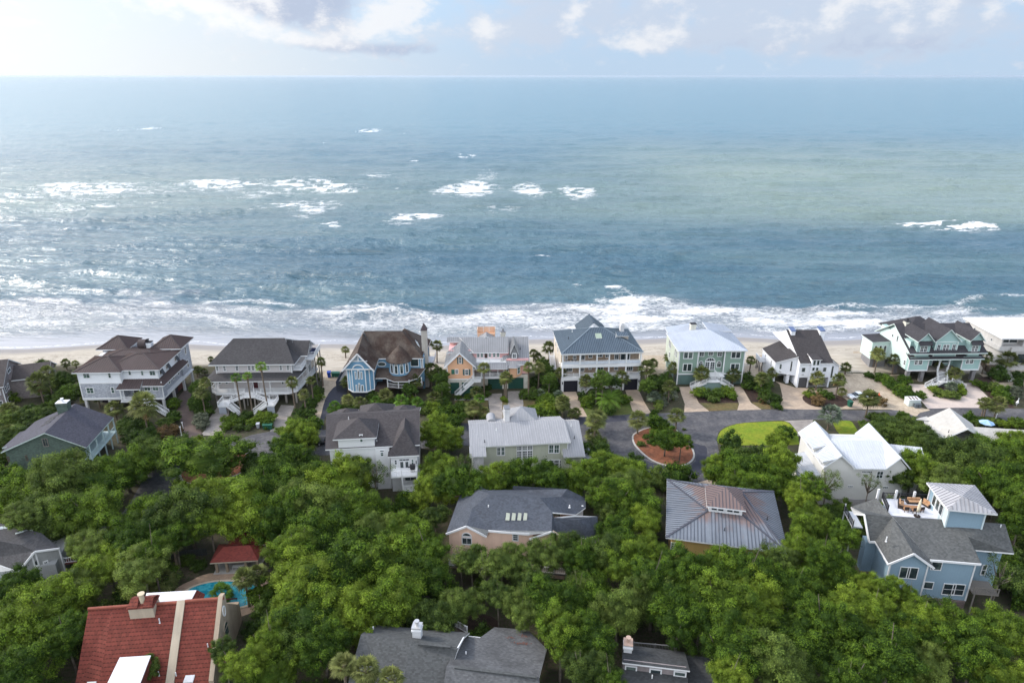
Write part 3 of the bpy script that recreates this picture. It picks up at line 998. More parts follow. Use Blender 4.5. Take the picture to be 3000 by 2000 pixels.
# ------------------------------------------------------------------ beach front row
def far_left_house():
    h = House('beach_house', 'taupe shingled house with brown gable roofs at the far left, above the green house', 'house', 'C1', (95, 1010), 20, nick='taupe far-left house')
    W = mat('taupe shingle wall', (0.2, 0.175, 0.175), .85, 'shingle', step=.18)
    R = mat('brown grey shingles', (0.0578, 0.0496, 0.049), .88, 'shingle', step=.2, var=.16)
    x1 = 2.0
    w = MB()
    # a long body whose right gable faces us, with a lower wing in front
    Wg = h
    z2 = 6.0
    w.box(-16, 0, 0, 13, 0, z2); h.foot(-16, 8, 0, 14)
    gabwall(w, -16, 0, 0, 13, z2, 9.3, 'x')
    w.box(0, 7.5, 5, 12, 0, 5.2)
    gabwall(w, 0, 7.5, 5, 12, 5.2, 7.0, 'x')
    h.add('wall', w, W)
    b = gabf(-16.5, .5, -.6, 13.6, z2 - .3, 9.6, 'x')
    roofpart(h, b, [R, WHITE])
    roofpart(h, gabf(-9.5, -4, -4.5, 6, 5.0, 7.9, 'y'), [R, WHITE])
    w = MB(); w.box(-9.0, -4.4, -4, 6, 0, 5.0); gabwall(w, -9.0, -4.4, -4, 6, 5.0, 7.6, 'y'); h.add('wall', w, W)
    roofpart(h, gabf(.5, 8, 4.5, 12.5, 5.0, 7.2, 'x'), [R, WHITE])
    F = Wall(h, (-4.4, 0), (0, 0)); F.winm(1.4, 2.3, 3.6, 5.0); F.winm(3.2, 3.9, 3.6, 5.0); F.winm(1.2, 2.0, .8, 2.3); F.winm(3.0, 3.8, .8, 2.3)
    F = Wall(h, (0, 0), (0, 5)); F.winm(1, 2.2, 3.4, 4.8); F.winm(3, 4, 3.4, 4.8); F.winm(1, 3, .8, 2.2)
    F = Wall(h, (-4.4, -4), (-4.4, 0)); F.winm(.6, 1.5, 3.0, 4.4); F.winm(1.5, 2.4, 3.0, 4.4); F.winm(2.9, 3.5, 3.1, 4.3)
    F = Wall(h, (-9, -4), (-4.4, -4)); F.winm(1.6, 3.2, 2.6, 4.2)
    F = Wall(h, (0, 0), (0, 13)); F.winm(5.4, 7.6, 6.3, 7.3, 2, 1)
    chimney(h, -9.5, -8.5, 8.5, 9.5, 8, 10.2, W)
    s = MB(); s.slab([(-14, 1.2, 6.65), (-12.8, 1.2, 6.65), (-12.8, 2.8, 7.4), (-14, 2.8, 7.4)], .15); h.add('skylight', s, [GLASS, WHITE])
    corners(h, [(0, 0), (-4.4, -4)], 0, 5)


def metal_roof_house():
    h = House('beach_house', 'pale grey and white house on pilings with brown standing seam roofs and two towers', 'house', 'C1', (960, 1050), 2, nick='brown metal-roofed house')
    GW = mat('grey shingle wall', (0.33, 0.35, 0.39), .8, 'shingle', step=.18)
    BW = mat('white board wall', (0.66, 0.68, 0.71), .65, 'board', step=.3, var=.04)
    R = mat('brown metal roof', (0.056, 0.043, 0.043), 0.65, 'metal', spec=0.25, var=.1)
    RR = mat('brown metal ribs', (0.11, 0.07, 0.062), 0.65, 'metal', spec=0.25)
    RM = [R, WHITE, RR]
    zf, zm, ze = 3.3, 7.1, 10.0
    a, b, d = .7, 9.7, 17.3       # left block, step, right side
    w = MB(); w.box(a, b, 0, 16, zf, zm); w.box(b, d, 2.0, 16.5, zf, zm); w.box(b + 4.2, d + .9, .2, 2.0, zf, zm - .9)
    h.add('wall', w, GW, label='grey shingled lower storey')
    w = MB(); w.box(a, b, 0, 12, zm + .1, ze); w.box(b, d, 1.2, 12, zm + .1, ze)
    h.add('wall', w, BW, label='white boarded upper storey')
    h.foot(0, 19, -2, 17)
    w = MB(); w.box(a - .1, b + .05, -.1, 0, zf - .1, zf + .28); w.box(a - .06, b + .06, -.06, 11, zm - .12, zm + .12); w.box(b, d + .06, 1.14, 11, zm - .125, zm + .125)
    w.box(b + .05, d + 1.0, -.1, 16.5, zf - .35, zf - .05); w.box(a - .1, b + .05, 0, 16, zf - .3, zf - .002); h.add('beam', w, WHITE)
    corners(h, [(a, 0), (b, 0), (d + .9, .2), (d, 16.5)], zf, zm); corners(h, [(a, 0), (b, 0), (d, 1.2)], zm, ze)
    # roofs
    roofpart(h, hipf(a - .8, b + .7, -.7, 9, ze - .1, ze + 1.7), RM, seam=.5, cap=True)
    roofpart(h, hipf(b - 4.6, d + .9, .4, 12, ze - .12, ze + 1.5), RM, seam=.5, cap=True)
    roofpart(h, hipf(a + .6, d - 1, 5, 14.5, ze - .1, ze + 1.15), RM, seam=.5, cap=True)
    # two towers by the sea
    for (x0, x1) in ((.2, 5.5), (12.4, 17.7)):
        t = MB(); t.box(x0, x1, 12, 17.4, zf, ze + .65); h.add('wall', t, GW, label='tower on the sea side')
        roofpart(h, hipf(x0 - 1, x1 + 1, 11, 18.4, ze + .65, ze + 2.75), RM, seam=.5, cap=True)
        F = Wall(h, (x1, 12), (x1, 17.4))
        for k in range(4): F.winm(.4 + k * 1.2, 1.4 + k * 1.2, ze - .4, ze + .4, 1, 1, fw=.1)
        F.winm(2.6, 3.6, 7.6, 9.6, 1, 2); F.winm(2.6, 3.6, 4.2, 6.2, 1, 2)
    # pent roof with porch
    p0 = h.P(1345, 750, y=-1.6)
    zp = 6.25
    roofpart(h, [[(b - .6, -1.7, zp), (b + 4.6, -1.7, zp), (b + 4.2, 1.2, zm + .35), (b - .3, 1.2, zm + .35)],
                 [(b + 4.6, -.6, zp + .25), (d + 1.7, -.6, zp + .25), (d + .1, 1.2, zm + .35), (b + 4.2, 1.2, zm + .35)],
                 [(d + 1.7, -.6, zp + .25), (d + 1.7, 13, zp + .25), (d + .1, 13, zm + .35), (d + .1, 1.2, zm + .35)]], RM, seam=.5)
    posts(h, [(b + .1, -1.3), (b + 4.2, -1.3)], zf, zp + .1, .28)
    f = MB(); f.box(b - .2, b + 4.5, -1.5, 2.0, zf - .3, zf - .003); h.add('porch_floor', f, WHITE)
    rail(h, [(b + .2, -1.4), (b + 4.2, -1.4)], zf, 1.0, cross=True)
    stairs(h, (b + 4.5, -.9, zf), (d + 2.2, -2.3, .3), 1.1)
    F = Wall(h, (b, 2.0), (d, 2.0)); F.panelm('door', 1.2, 2.6, zf, zf + 2.4, mat('dark door', (0.03, 0.025, 0.03), .5), frame=WHITE); F.winm(3.1, 3.9, zf + .9, zf + 2.3, glass=GLASSG)
    F = Wall(h, (b + 4.2, .2), (d + .9, .2)); F.win(1645, 735, 1738, 800, 2, 2, glass=GLASSG); F.win(1742, 735, 1830, 800, 2, 2, glass=GLASSG)
    F = Wall(h, (a, 0), (b, 0))
    F.win(943, 590, 1042, 658, 2, 2, glass=GLASSG, frame=WHITE); F.win(1232, 588, 1285, 656, 1, 2, glass=GLASSG)
    F.win(982, 762, 1088, 832, 2, 2, glass=GLASSG); F.win(1265, 758, 1325, 830, 1, 2, glass=GLASSG)
    F = Wall(h, (b, 1.2), (d, 1.2)); F.win(1463, 556, 1515, 622, 1, 2, glass=GLASSG); F.win(1608, 560, 1658, 626, 1, 2, glass=GLASSG); F.win(1706, 556, 1794, 626, 2, 2, glass=GLASSG)
    F = Wall(h, (d, 1.2), (d, 12))
    SH = mat('dark shutter', (0.045, 0.05, 0.06), .6)
    for u in (.8, 4.0, 8.6):
        F.winm(u, u + 1.1, zm + .8, ze - .5, 1, 2)
        q = MB(); q.slab([F.pt(u - .05, ze - .45, .1), F.pt(u + 1.15, ze - .45, .1), F.pt(u + 1.15, zm + .9, .75), F.pt(u - .05, zm + .9, .75)], .05, 0, 0); h.add('awning_shutter', q, SH)
    F = Wall(h, (d, 2), (d, 16.5))
    for u in (.2, 3, 5.4, 8, 11.6): F.winm(u, u + .9, zf + .9, zf + 2.4, 1, 2, glass=GLASSG)
    chimney(h, 10.2, 11.7, 11.5, 12.8, ze, 12.0, BW, DARK)
    t = MB(); t.tube([(8.9, 12, 11.6), (10.6, 12, 11.6)], 1.1, 16, 0); h.add('roof', t, R, label='small barrel vaulted roof beside the chimney')
    # understorey
    P = [(x, y) for x in (a + .3, 6.2, 11, d + .6) for y in (.3, 5.5, 11, 15.8)]
    posts(h, P, 0, zf - .3, .5, mat('pale concrete', (0.46, 0.46, 0.46), .8), 'piling')
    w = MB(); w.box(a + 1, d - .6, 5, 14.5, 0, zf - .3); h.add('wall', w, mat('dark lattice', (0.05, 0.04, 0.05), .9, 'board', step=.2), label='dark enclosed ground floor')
    F = Wall(h, (d - .6, 5), (d - .6, 14.5)); F.panelm('garage_door', .4, 3.6, .05, 2.6, DARK); F.panelm('garage_door', 5.2, 8.6, .05, 2.6, mat('rust red door', (0.12, 0.035, 0.025), .6, 'board', step=.3))


def stair_house():
    h = House('beach_house', 'pale grey beach house on pilings with dark shingle roof and double white front stairs', 'house', 'C2', (385, 1220), 1.5, nick='double-stair house')
    W = mat('warm grey lap wall', (0.47, 0.445, 0.445), .7, 'lap', step=.18, var=.05)
    R = mat('charcoal shingles', (0.0422, 0.0408, 0.0435), .9, 'shingle', step=.2, var=.14)
    RM = [R, WHITE]
    zf, zl, zu, ze = 3.0, 6.05, 6.9, 9.15
    x0, x1 = -.1, 18.2
    w = MB(); w.box(.4, 17.4, 2.6, 15, zf, ze + .15)
    h.foot(-1, 19, -5, 16)
    w.box(17.4, 19.2, 8.0, 15, zf, 9.3)
    h.add('wall', w, W)
    L, Rr = h.X(635, 288, 9), h.X(1350, 283, 9)
    # main hip roof with a raised centre
    ex0, ex1, ey = -1.0, 18.4, 1.9
    zr = 12.85
    fr = [[(ex0, ey, ze), (ex1, ey, ze), (Rr, 9, zr), (L, 9, zr)],
          [(ex1, ey, ze), (ex1 + .3, 8, ze + .1), (Rr, 9, 11.0)],
          [(ex0, 16, ze), (ex0, ey, ze), (L, 9, zr - .05)],
          [(ex1, 16, ze), (ex0, 16, ze), (L, 9, zr), (Rr, 9, zr)]]
    roofpart(h, fr, RM)
    w = MB(); w.face([(Rr, 9, zr - .05), (Rr, 5.6, 10.9), (Rr, 12.6, 10.9)]); w.box(Rr - .4, Rr - .02, 6, 12, 9, 11.2)
    w.slab([(Rr - .02, 9, zr - .1), (Rr - .02, 5.4, 10.6), (Rr - .02, 12.6, 10.6)], .1, 0, 0, (-1, 0, 0)); h.add('gable_wall', w, W)
    roofpart(h, gabf(Rr - 1.5, 20.2, 6.6, 14, 9.3, 11.7, 'x', mid=10.3), RM)
    w = MB(); gabwall(w, 15, 19.2, 7.2, 13.6, 9.2, 11.4, 'x', mid=10.3); h.add('gable_wall', w, W)
    roofpart(h, hipf(-1.0, 5, 5, 15.8, ze - .02, 11.1), RM)
    # wraparound porch
    f = MB(); f.prism([(.6, 0), (16.9, 0), (18.6, 1.4), (20.2, 14.0), (-.9, 14), (-.9, 1.4)], zf - .45, zf); h.add('deck', f, WHITE)
    ch = [(-1.6, 14, zl + .05), (-1.6, 1.0, zl + .05), (.3, -.5, zl + .05), (17.1, -.5, zl + .05), (19.0, 1.1, zl + .05), (19.6, 7, zl + .05)]
    inn = [(.4, 14, zu), (.4, 3.2, zu), (1.2, 2.6, zu), (16.7, 2.6, zu), (17.4, 3.2, zu), (17.4, 7, zu)]
    roofpart(h, [[ch[k], ch[k + 1], inn[k + 1], inn[k]] for k in range(5)], [R, WHITE], t=.2, label='porch roof')
    posts(h, [(-.75, 1.5), (.7, .15), (5.0, .15), (9.1, .15), (12.9, .15), (16.8, .15), (18.4, 1.5), (18.9, 5.5), (19.3, 9), (19.8, 12.5)], zf, zl - .1, .16)
    rail(h, [(-.8, 13.8), (-.8, 1.5), (.7, .1), (7.0, .1)], zf); rail(h, [(10.6, .1), (16.8, .1), (18.5, 1.5), (20.0, 13.6)], zf)
    F = Wall(h, (.4, 2.6), (17.4, 2.6))
    for c in ((382, 668, 438, 745), (485, 668, 540, 745), (658, 666, 716, 742), (828, 664, 884, 738), (882, 664, 936, 738), (936, 664, 984, 738), (1098, 664, 1150, 732), (1270, 660, 1322, 736), (1370, 660, 1422, 736)):
        F.win(*c, 2, 2)
    for c in ((418, 876, 470, 926), (514, 876, 568, 924), (1130, 872, 1164, 932), (1298, 870, 1346, 930)): F.win(*c, 1, 2)
    F.panel('door', 886, 872, 990, 1000, mat('dark red door', (0.06, 0.012, 0.015), .5), frame=WHITE)
    corners(h, [(.4, 2.6), (17.4, 2.6), (19.2, 8)], zf, ze)
    # upper sun deck on the right
    d = MB(); d.box(17.4, 19.4, 3.4, 8, 6.9, 7.1); d.box(18.6, 21, 8, 15, 7.6, 7.85); h.add('deck', d, WHITE)
    rail(h, [(17.6, 3.4), (19.2, 3.6), (19.3, 8)], 7.1, 1.0); rail(h, [(19.4, 9.5), (21, 9.6), (21, 15)], 7.85, 1.1)
    posts(h, [(20.8, 10), (20.8, 13), (20.8, 15)], 0, 7.6, .2, WOODG, 'deck_post')
    F = Wall(h, (19.2, 8), (19.2, 15)); F.winm(1, 1.9, 7.9, 9, 1, 1); F.winm(3.5, 4.4, 7.9, 9.2, 1, 2); F.winm(1, 3.2, zf + .3, zf + 2.6, 2, 1); F.winm(4, 6.4, zf + .3, zf + 2.6, 2, 1)
    F = Wall(h, (17.4, 2.6), (17.4, 8)); F.winm(.9, 1.9, 7.3, 8.7, 1, 2); F.winm(1.2, 2.4, zf + .8, zf + 2.2); F.winm(3.2, 4.6, zf + .8, zf + 2.2)
    # pilings
    PC = mat('piling concrete', (0.24, 0.22, 0.2), .9, 'stucco')
    posts(h, [(x, y) for x in (.2, 1.8, 4.9, 9.8, 12.9, 15.9, 18.2) for y in (1.0, 5.2, 10)], 0, zf - .45, .42, PC, 'piling')
    w = MB(); w.box(4.9, 12.7, 6, 12, 0, zf - .45); w.box(1, 1.3, 8, 13, 0, zf - .45); h.add('wall', w, mat('dark grey wall', (0.09, 0.085, 0.085), .9), label='storage wall under the house')  # dark grey storage walls among the pilings
    # double stairs: landing, upper flights, side landings, lower flights
    xm = 8.7
    l = MB(); l.box(xm - 1.35, xm + 1.35, -2.3, .2, zf - .2, zf - .003); h.add('landing', l, WHITE)
    posts(h, [(xm - 1.2, -2.2), (xm + 1.2, -2.2), (xm - 1.2, -.2), (xm + 1.2, -.2)], 0, zf - .2, .28, PC, 'piling')
    rail(h, [(xm - 1.3, -2.25), (xm + 1.3, -2.25)], zf)
    for s_ in (-1, 1):
        stairs(h, (xm + s_ * 1.35, -1.6, zf), (xm + s_ * 4.2, -2.0, 1.95), 1.2)
        b = MB(); b.box(xm + s_ * 4.1, xm + s_ * 6.2, -4.6, -1.2, 1.75, 1.93); h.add('landing', b, WHITE)
        b = MB(); X0, X1 = xm + s_ * 4.5, xm + s_ * 6.1
        b.box(X0, X1, -4.45, -4.4, .05, 1.7)
        for k in range(7):
            u = X0 + (X1 - X0) * (k + .5) / 7; b.box(u - .03, u + .03, -4.5, -4.4, .02, 1.74)
            z = .1 + k * .23; b.box(X0, X1, -4.5, -4.44, z, z + .06)
        h.add('lattice', b, mat('pale lattice', (0.34, 0.37, 0.42), .7))
        xo = xm + s_ * 6.15; xi = xm + s_ * 4.15
        rail(h, [(xi, -1.25), (xo, -1.25), (xo, -4.55), (xi + s_ * .4, -4.55)], 1.93)
        stairs(h, (xi, -3.8, 1.93), (xm + s_ * 1.5, -4.9, .1), 1.2)
    # patio furniture on the sea deck
    s = MB(); s.cyl(19.9, 11.5, 7.85, 8.5, .5, 10); h.add('deck_table', s, mat('navy cushion', (0.03, 0.04, 0.1), .8)); s = MB(); s.box(19.5, 20.4, 12.6, 13.4, 7.85, 8.6); h.add('deck_seat', s, mat('navy cushion', (0.03, 0.04, 0.1), .8))
    vents(h, [(16.2, 9.6, 11.5)], GREYM)


def blue_victorian():
    h = House('beach_house', 'blue Victorian style house with white trim, arched windows and steep mossy brown roof', 'house', 'C3', (400, 1170), .5, nick='blue Victorian house')
    W = mat('blue lap wall', (0.125, 0.255, 0.375), .65, 'lap', step=.17, var=.06)
    R = mat('mossy brown shingles', (0.0394, 0.0245, 0.019), .92, 'shingle', c2=(.10, .085, .072), amt=.7, step=.18, var=.22)
    RM = [R, WHITE]
    zb, ze, za = 2.45, 8.1, 11.85
    w = MB(); w.prism([(.45, 1.6), (1.9, 0), (4.9, 0), (6.45, 1.6), (6.45, 9), (.45, 9)], zb, ze); w.box(.35, 6.75, -.02, 8, ze, ze + .1)
    gabwall(w, .4, 6.8, 0.02, 8, ze, za, 'y')
    w.box(6.4, 17.6, 5.5, 16, 2.6, 8.9); w.box(1, 17.4, 7, 16, 0, 8.5)
    h.foot(0, 18.5, -1, 17)
    h.add('wall', w, W)
    # round stair tower
    tx, ty, tr = h.X(1135, 600, 4.6), 5.2, 2.55
    t = MB(); t.cyl(tx, ty, 5.2, 8.9, tr, 24); h.add('turret', t, W)
    zt = h.Z(1110, 378, 6.2)
    c = MB(); n = 20
    for k in range(n):
        a0, a1 = 2 * math.pi * k / n, 2 * math.pi * (k + 1) / n
        c.slab([(tx + (tr + .6) * math.cos(a0), ty + (tr + .6) * math.sin(a0), 8.55), (tx + (tr + .6) * math.cos(a1), ty + (tr + .6) * math.sin(a1), 8.55), (tx, ty + .9, zt)], .18, 0, 0)
    h.add('roof', c, RM, label='conical turret roof')
    Rl, Rr = 3.2, 12.3; zr = 13.7
    fr = [[(.0, -.6, ze - .35), (.0, 17, ze - .35), (1.3, 17, 10), (2.2, 10, zr - .2), (3.35, 8.6, zr + .02), (3.5, -.6, za + .3)][:0] or [(-.2, -.55, ze - .3), (-.2, 17, ze - .3), (Rl, 10.5, zr), (Rl + .2, 8, zr), (3.6, -.55, za + .25)],
          [(7.1, -.55, ze - .3), (3.6, -.55, za + .25), (Rl + .2, 8, zr), (7.3, 5.2, 8.8)],
          [(6.9, 4.9, 8.7), (17.6, 4.9, 8.7), (Rr, 9.5, zr), (Rl, 9.5, zr)],
          [(17.6, 4.9, 8.7), (18.2, 17, 8.7), (Rr, 10.5, zr), (Rr, 9.5, zr)],
          [(18.2, 17, 8.7), (-.2, 17, 8.0), (Rl, 10.5, zr), (Rr, 10.5, zr)]]
    mb = MB()
    for k, f in enumerate(fr):
        # split into triangles so that every piece is flat
        for j in range(1, len(f) - 1): mb.slab([f[0], f[j], f[j + 1]], .22 + .003 * k, 0, 1)
    h.add('roof', mb, RM)
    q = h.P(1212, 150, y=11.5)
    roofpart(h, [[(q.x - 2.6, 9.6, q.z - 3.0), (q.x, 11.5, q.z), (q.x - 2.2, 17, q.z - 3)], [(q.x - 2.6, 9.6, q.z - 3.0), (17.6, 7.5, 9.0), (q.x, 11.5, q.z)], [(17.6, 7.5, 9.0), (17.6, 17, 9.0), (q.x, 11.5, q.z)]], RM, label='steep seaward gable')
    s = MB(); s.slab([(15.9, 8.6, 10.75), (16.5, 8.4, 10.2), (15.9, 9.2, 11.1), (15.3, 9.4, 11.6)], .15, 0, 1); h.add('skylight', s, [glassmat('pale glass', (0.35, 0.4, 0.42), .1, (.4, .45, .46)), WHITE])
    # gable trim
    t = MB()
    for a_, b_ in (((-.15, ze - .25), (3.6, za + .2)), ((7.05, ze - .25), (3.6, za + .2))):
        t.bar((a_[0], -.62, a_[1]), (b_[0], -.62, b_[1]), .1, .32)
    t.box(.3, 6.9, -.14, .02, ze - .12, ze + .14); t.box(1.6, 5.6, -.12, .015, 10.0, 10.2); t.box(3.48, 3.72, -.13, .01, 10.2, 11.8)
    for k in range(12): t.bar((1.7 + .16 * k, -.1, 10.2), (1.7 + .16 * k, -.1, min(10.2 + (.16 * k) * 1.0, 11.5)), .05)
    t.box(1.75, 5.1, -.12, -.0, zb - .1, zb + .18)
    t.bar((.4, 1.5, zb + .04), (1.85, -.06, zb + .04), .12, .26); t.bar((4.95, -.06, zb + .04), (6.5, 1.5, zb + .04), .12, .26)
    for (x, y) in ((.45, 1.6), (1.9, 0), (4.9, 0), (6.45, 1.6), (1.17, .8), (5.67, .8)): t.box(x - .09, x + .09, y - .1, y + .1, zb, ze)
    # round hood over the upper window
    cx = h.X(565, 680, 0)
    aa = np.linspace(0, math.pi, 11)
    for k in range(10):
        t.bar((cx + 1.25 * math.cos(aa[k]), -.12, ze + .0 + 1.15 * math.sin(aa[k])), (cx + 1.25 * math.cos(aa[k + 1]), -.12, ze + 1.15 * math.sin(aa[k + 1])), .2, .22)
    h.add('trim', t, WHITE)
    F = Wall(h, (1.9, 0), (4.9, 0))
    for q in ((515, 750, 548, 856, 1, 1, False), (552, 726, 594, 856, 1, 1, True), (598, 750, 632, 856, 1, 1, False), (530, 936, 560, 1040, 1, 1, False), (564, 910, 604, 1040, 1, 1, True), (608, 936, 650, 1040, 1, 1, False)):
        F.win(*q)
    F = Wall(h, (6.45, 5.5), (17.6, 5.5)); u, z = F.uv(895, 648); F.winm(u - 1.05, u + 1.05, z - .62, z + .62, oval=True, fw=.18)
    for ang, nm in ((-125, 0), (-100, 0), (-72, 0), (-42, 0)):
        a = math.radians(ang); cx_, cy_ = tx + tr * math.cos(a), ty + tr * math.sin(a)
        t_ = Vector((-math.sin(a), math.cos(a)))
        F = Wall(h, (cx_ - t_.x * .45, cy_ - t_.y * .45), (cx_ + t_.x * .45, cy_ + t_.y * .45)); F.winm(0, .9, 5.7, 8.2, 1, 2, arch=True, fw=.15)
    F = Wall(h, (6.45, 5.5), (17.6, 5.5)); F.winm(8.0, 10.0, 6.4, 8.5, 1, 1); F.winm(10.4, 11.0, 5.4, 8.6, 1, 1, fw=.2)
    # lower skirt roof and porch
    mb = MB()
    for f in ([(6.6, 2.2, 4.9), (9.0, 2.2, 4.9), (11.6, 5.5, 6.1), (6.6, 5.5, 6.1)], [(9.0, 2.2, 4.9), (11.2, .9, 4.6), (14.2, 1.0, 4.6), (16.4, 2.6, 4.7), (17.9, 5.5, 6.0), (11.0, 5.5, 6.1)]):
        for j in range(1, len(f) - 1): mb.slab([f[0], f[j], f[j + 1]], .18, 0, 1)
    h.add('roof', mb, RM, label='porch roof')
    f = MB(); f.box(6.5, 17.5, 2.0, 5.5, 2.3, 2.6); h.add('porch_floor', f, mat('dark deck boards', (0.06, 0.045, 0.04), .8, 'board', step=.15))
    posts(h, [(9.4, 2.3), (12, 1.6), (14.5, 1.6), (17.2, 3)], 2.6, 4.7, .2)
    rail(h, [(9.4, 2.3), (12, 1.5), (14.5, 1.5), (17.3, 3)], 2.6)
    F = Wall(h, (6.45, 5.5), (17.6, 5.5)); F.panelm('door', 1.2, 2.6, 2.6, 4.8, mat('dark door', (0.03, 0.025, 0.03), .5)); F.winm(3.2, 4.6, 3, 4.7, 1, 1)
    stairs(h, (7.4, 2.0, 2.5), (7.4, -3.0, .1), 1.5, m=mat('dark stair wood', (0.07, 0.045, 0.04), .85, 'board'), rails=False)
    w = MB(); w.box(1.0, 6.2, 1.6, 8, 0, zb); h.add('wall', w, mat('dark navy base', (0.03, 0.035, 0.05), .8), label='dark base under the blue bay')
    # tall pale chimney and balcony
    c = MB(); c.box(17.0, 18.3, 7.8, 9.0, 0, 14.6); ch = h.add('chimney', c, mat('pale stucco', (0.42, 0.395, 0.36), .85, 'stucco'))
    c = MB(); a = [(16.9, 7.7, 14.6), (18.4, 7.7, 14.6), (18.4, 9.1, 14.6), (16.9, 9.1, 14.6)]
    for i in range(4): c.slab([a[i], a[(i + 1) % 4], (17.65, 8.4, 16.3)], .1, 0, 0)
    h.add('chimney_cap', c, mat('dark copper', (0.05, 0.035, 0.04), .5), parent=ch)
    d = MB(); d.box(17.6, 19.4, 9.5, 15, 4.9, 5.1); h.add('deck', d, WHITE); rail(h, [(17.8, 9.5), (19.4, 9.6), (19.4, 15)], 5.1)
    # long walkway to the beach on the left
    d = MB(); d.box(-3.4, -1.0, 6, 16, 1.4, 1.6); h.add('walkway', d, mat('pale deck boards', (0.3, 0.27, 0.25), .8, 'board', step=.15))
    w = MB(); w.box(-3.5, -.4, 5.9, 6.1, 0, 2.4); w.box(-3.55, -3.4, 6, 16, 0, 2.4); h.add('fence_panel', w, mat('navy board fence', (0.03, 0.035, 0.05), .8, 'board', step=.2))


def pink_house():
    h = House('beach_house', 'peach and pink cottage style house with grey metal roof and green garage doors', 'house', 'C4', (150, 1060), 1.2, nick='pink house')
    PE = mat('peach lap wall', (0.62, 0.36, 0.22), .65, 'lap', step=.16, var=.05)
    PK = mat('pink lap wall', (0.62, 0.34, 0.33), .65, 'lap', step=.16, var=.05)
    CR_ = mat('cream base', (0.52, 0.5, 0.44), .75, 'stucco')
    R = mat('light grey metal roof', (0.2, 0.205, 0.215), 0.6, 'metal', spec=0.25, var=.08)
    RR = mat('light grey metal ribs', (0.36, 0.365, 0.375), .45, 'metal', spec=.5)
    RM = [R, WHITE, RR]
    GD = mat('dark green boards', (0.015, 0.065, 0.05), .6, 'board', step=.25)
    zf = 3.75
    w = MB(); w.box(.1, 6.1, 0, 10, 0, zf); w.box(6.1, 14.3, 2.5, 12, 0, zf - .3); w.box(13.2, 19.0, 2.6, 14, 0, zf - .3); h.add('wall', w, CR_, label='cream ground floor')
    h.foot(0, 19.5, -2, 16)
    w = MB(); w.box(.1, 6.1, 0.01, 5, zf + .01, 7.6); gabwall(w, .1, 6.1, .01, 5, 7.6, 10.45, 'y'); h.add('wall', w, PE, label='peach gabled wing')
    w = MB(); w.box(.2, 6.1, 5, 12, zf + .02, 9.0); w.box(6.1, 14.5, 4.6, 13, zf, 9.0); w.box(13.9, 19.2, 3.0, 14, zf, 7.4)
    gabwall(w, .3, 18.8, 9, 16, 7.2, 10.2, 'x', mid=10)
    h.add('wall', w, PK, label='pink main body')
    roofpart(h, gabf(-.6, 6.8, -.5, 7.5, 6.95, 10.6, 'y'), RM, seam=.45, label='gable roof of the peach wing')
    roofpart(h, [[(14.3, 3.2, 6.9), (19.4, 3.2, 6.9), (19.4, 10, 10.5), (14.3, 10, 10.5)], [(-.5, 8.4, 9.85), (14.3, 8.4, 9.85), (14.3, 10, 10.5), (-.5, 10, 10.5)], [(19.4, 17, 6.9), (-.5, 17, 6.9), (-.5, 10, 10.5), (19.4, 10, 10.5)]], RM, seam=.45)
    # long shed dormer with the upper door
    zd = h.Z(760, 483, 4.2)
    roofpart(h, [[(6.2, 4.0, zd), (14.4, 4.0, zd), (14.6, 9.2, 10.75), (2.6, 9.2, 10.75), (2.9, 5.2, zd + .2)][0:4]], RM, seam=.45, label='shed dormer roof')
    roofpart(h, [[(-.4, 4.4, zd - .15), (6.4, 4.4, zd - .15), (3.6, 8.6, 10.45)]], RM, seam=.45)
    w = MB(); w.box(6.5, 14.2, 4.5, 9, 6.6, zd + .05); w.box(.2, 6.4, 5.2, 8, 6.6, zd - .3); h.add('wall', w, PK, label='pink dormer wall')
    # right wing flared roof and small dormer
    e0, e1 = h.X(895, 610, 2.4), 19.4
    roofpart(h, [[(e0 - .6, 1.9, 6.55), (e1, 1.9, 6.55), (e1, 10, 10.3), (15.2, 10, 10.3), (e0 + 1.4, 3.4, 7.5)]], RM, seam=.45, label='roof of the right wing')
    F0 = h.P(1035, 575, y=3.2)
    dx0, dx1 = F0.x, h.X(1120, 575, 3.2)
    w = MB(); w.box(dx0, dx1, 3.2, 7, F0.z, F0.z + 1.5); gabwall(w, dx0, dx1, 3.2, 7, F0.z + 1.5, F0.z + 3.2, 'y'); h.add('dormer', w, R)
    roofpart(h, gabf(dx0 - .3, dx1 + .3, 2.9, 8.2, F0.z + 1.35, F0.z + 4.0, 'y'), RM, seam=.4, label='steep dormer roof')
    Wall(h, (dx0, 3.2), (dx1, 3.2)).winm(.15, dx1 - dx0 - .15, F0.z + .1, F0.z + 1.45, 2, 2, fw=.2)
    # bay with angled windows on the right wing
    bx0, bx1 = h.X(965, 820, 1.8), h.X(1180, 820, 2.6)
    w = MB(); w.prism([(bx0 - .2, 2.8), (bx0 + .9, 1.2), (bx1 - 1.4, 1.2), (bx1, 3.0)], zf - .3, 6.3); h.add('bay', w, PE)
    mb = MB(); bt = (bx0 + bx1) / 2
    for f in ([(bx0 - .7, 2.6, 6.2), (bx0 + .7, .7, 6.2), (bt, 3.0, 7.1)], [(bx0 + .7, .7, 6.2), (bx1 - 1.2, .7, 6.2), (bt, 3.0, 7.1)], [(bx1 - 1.2, .7, 6.2), (bx1 + .5, 2.8, 6.2), (bt, 3.0, 7.1)]): mb.slab(f, .12, 0, 1)
    h.add('roof', mb, RM, label='bay roof')
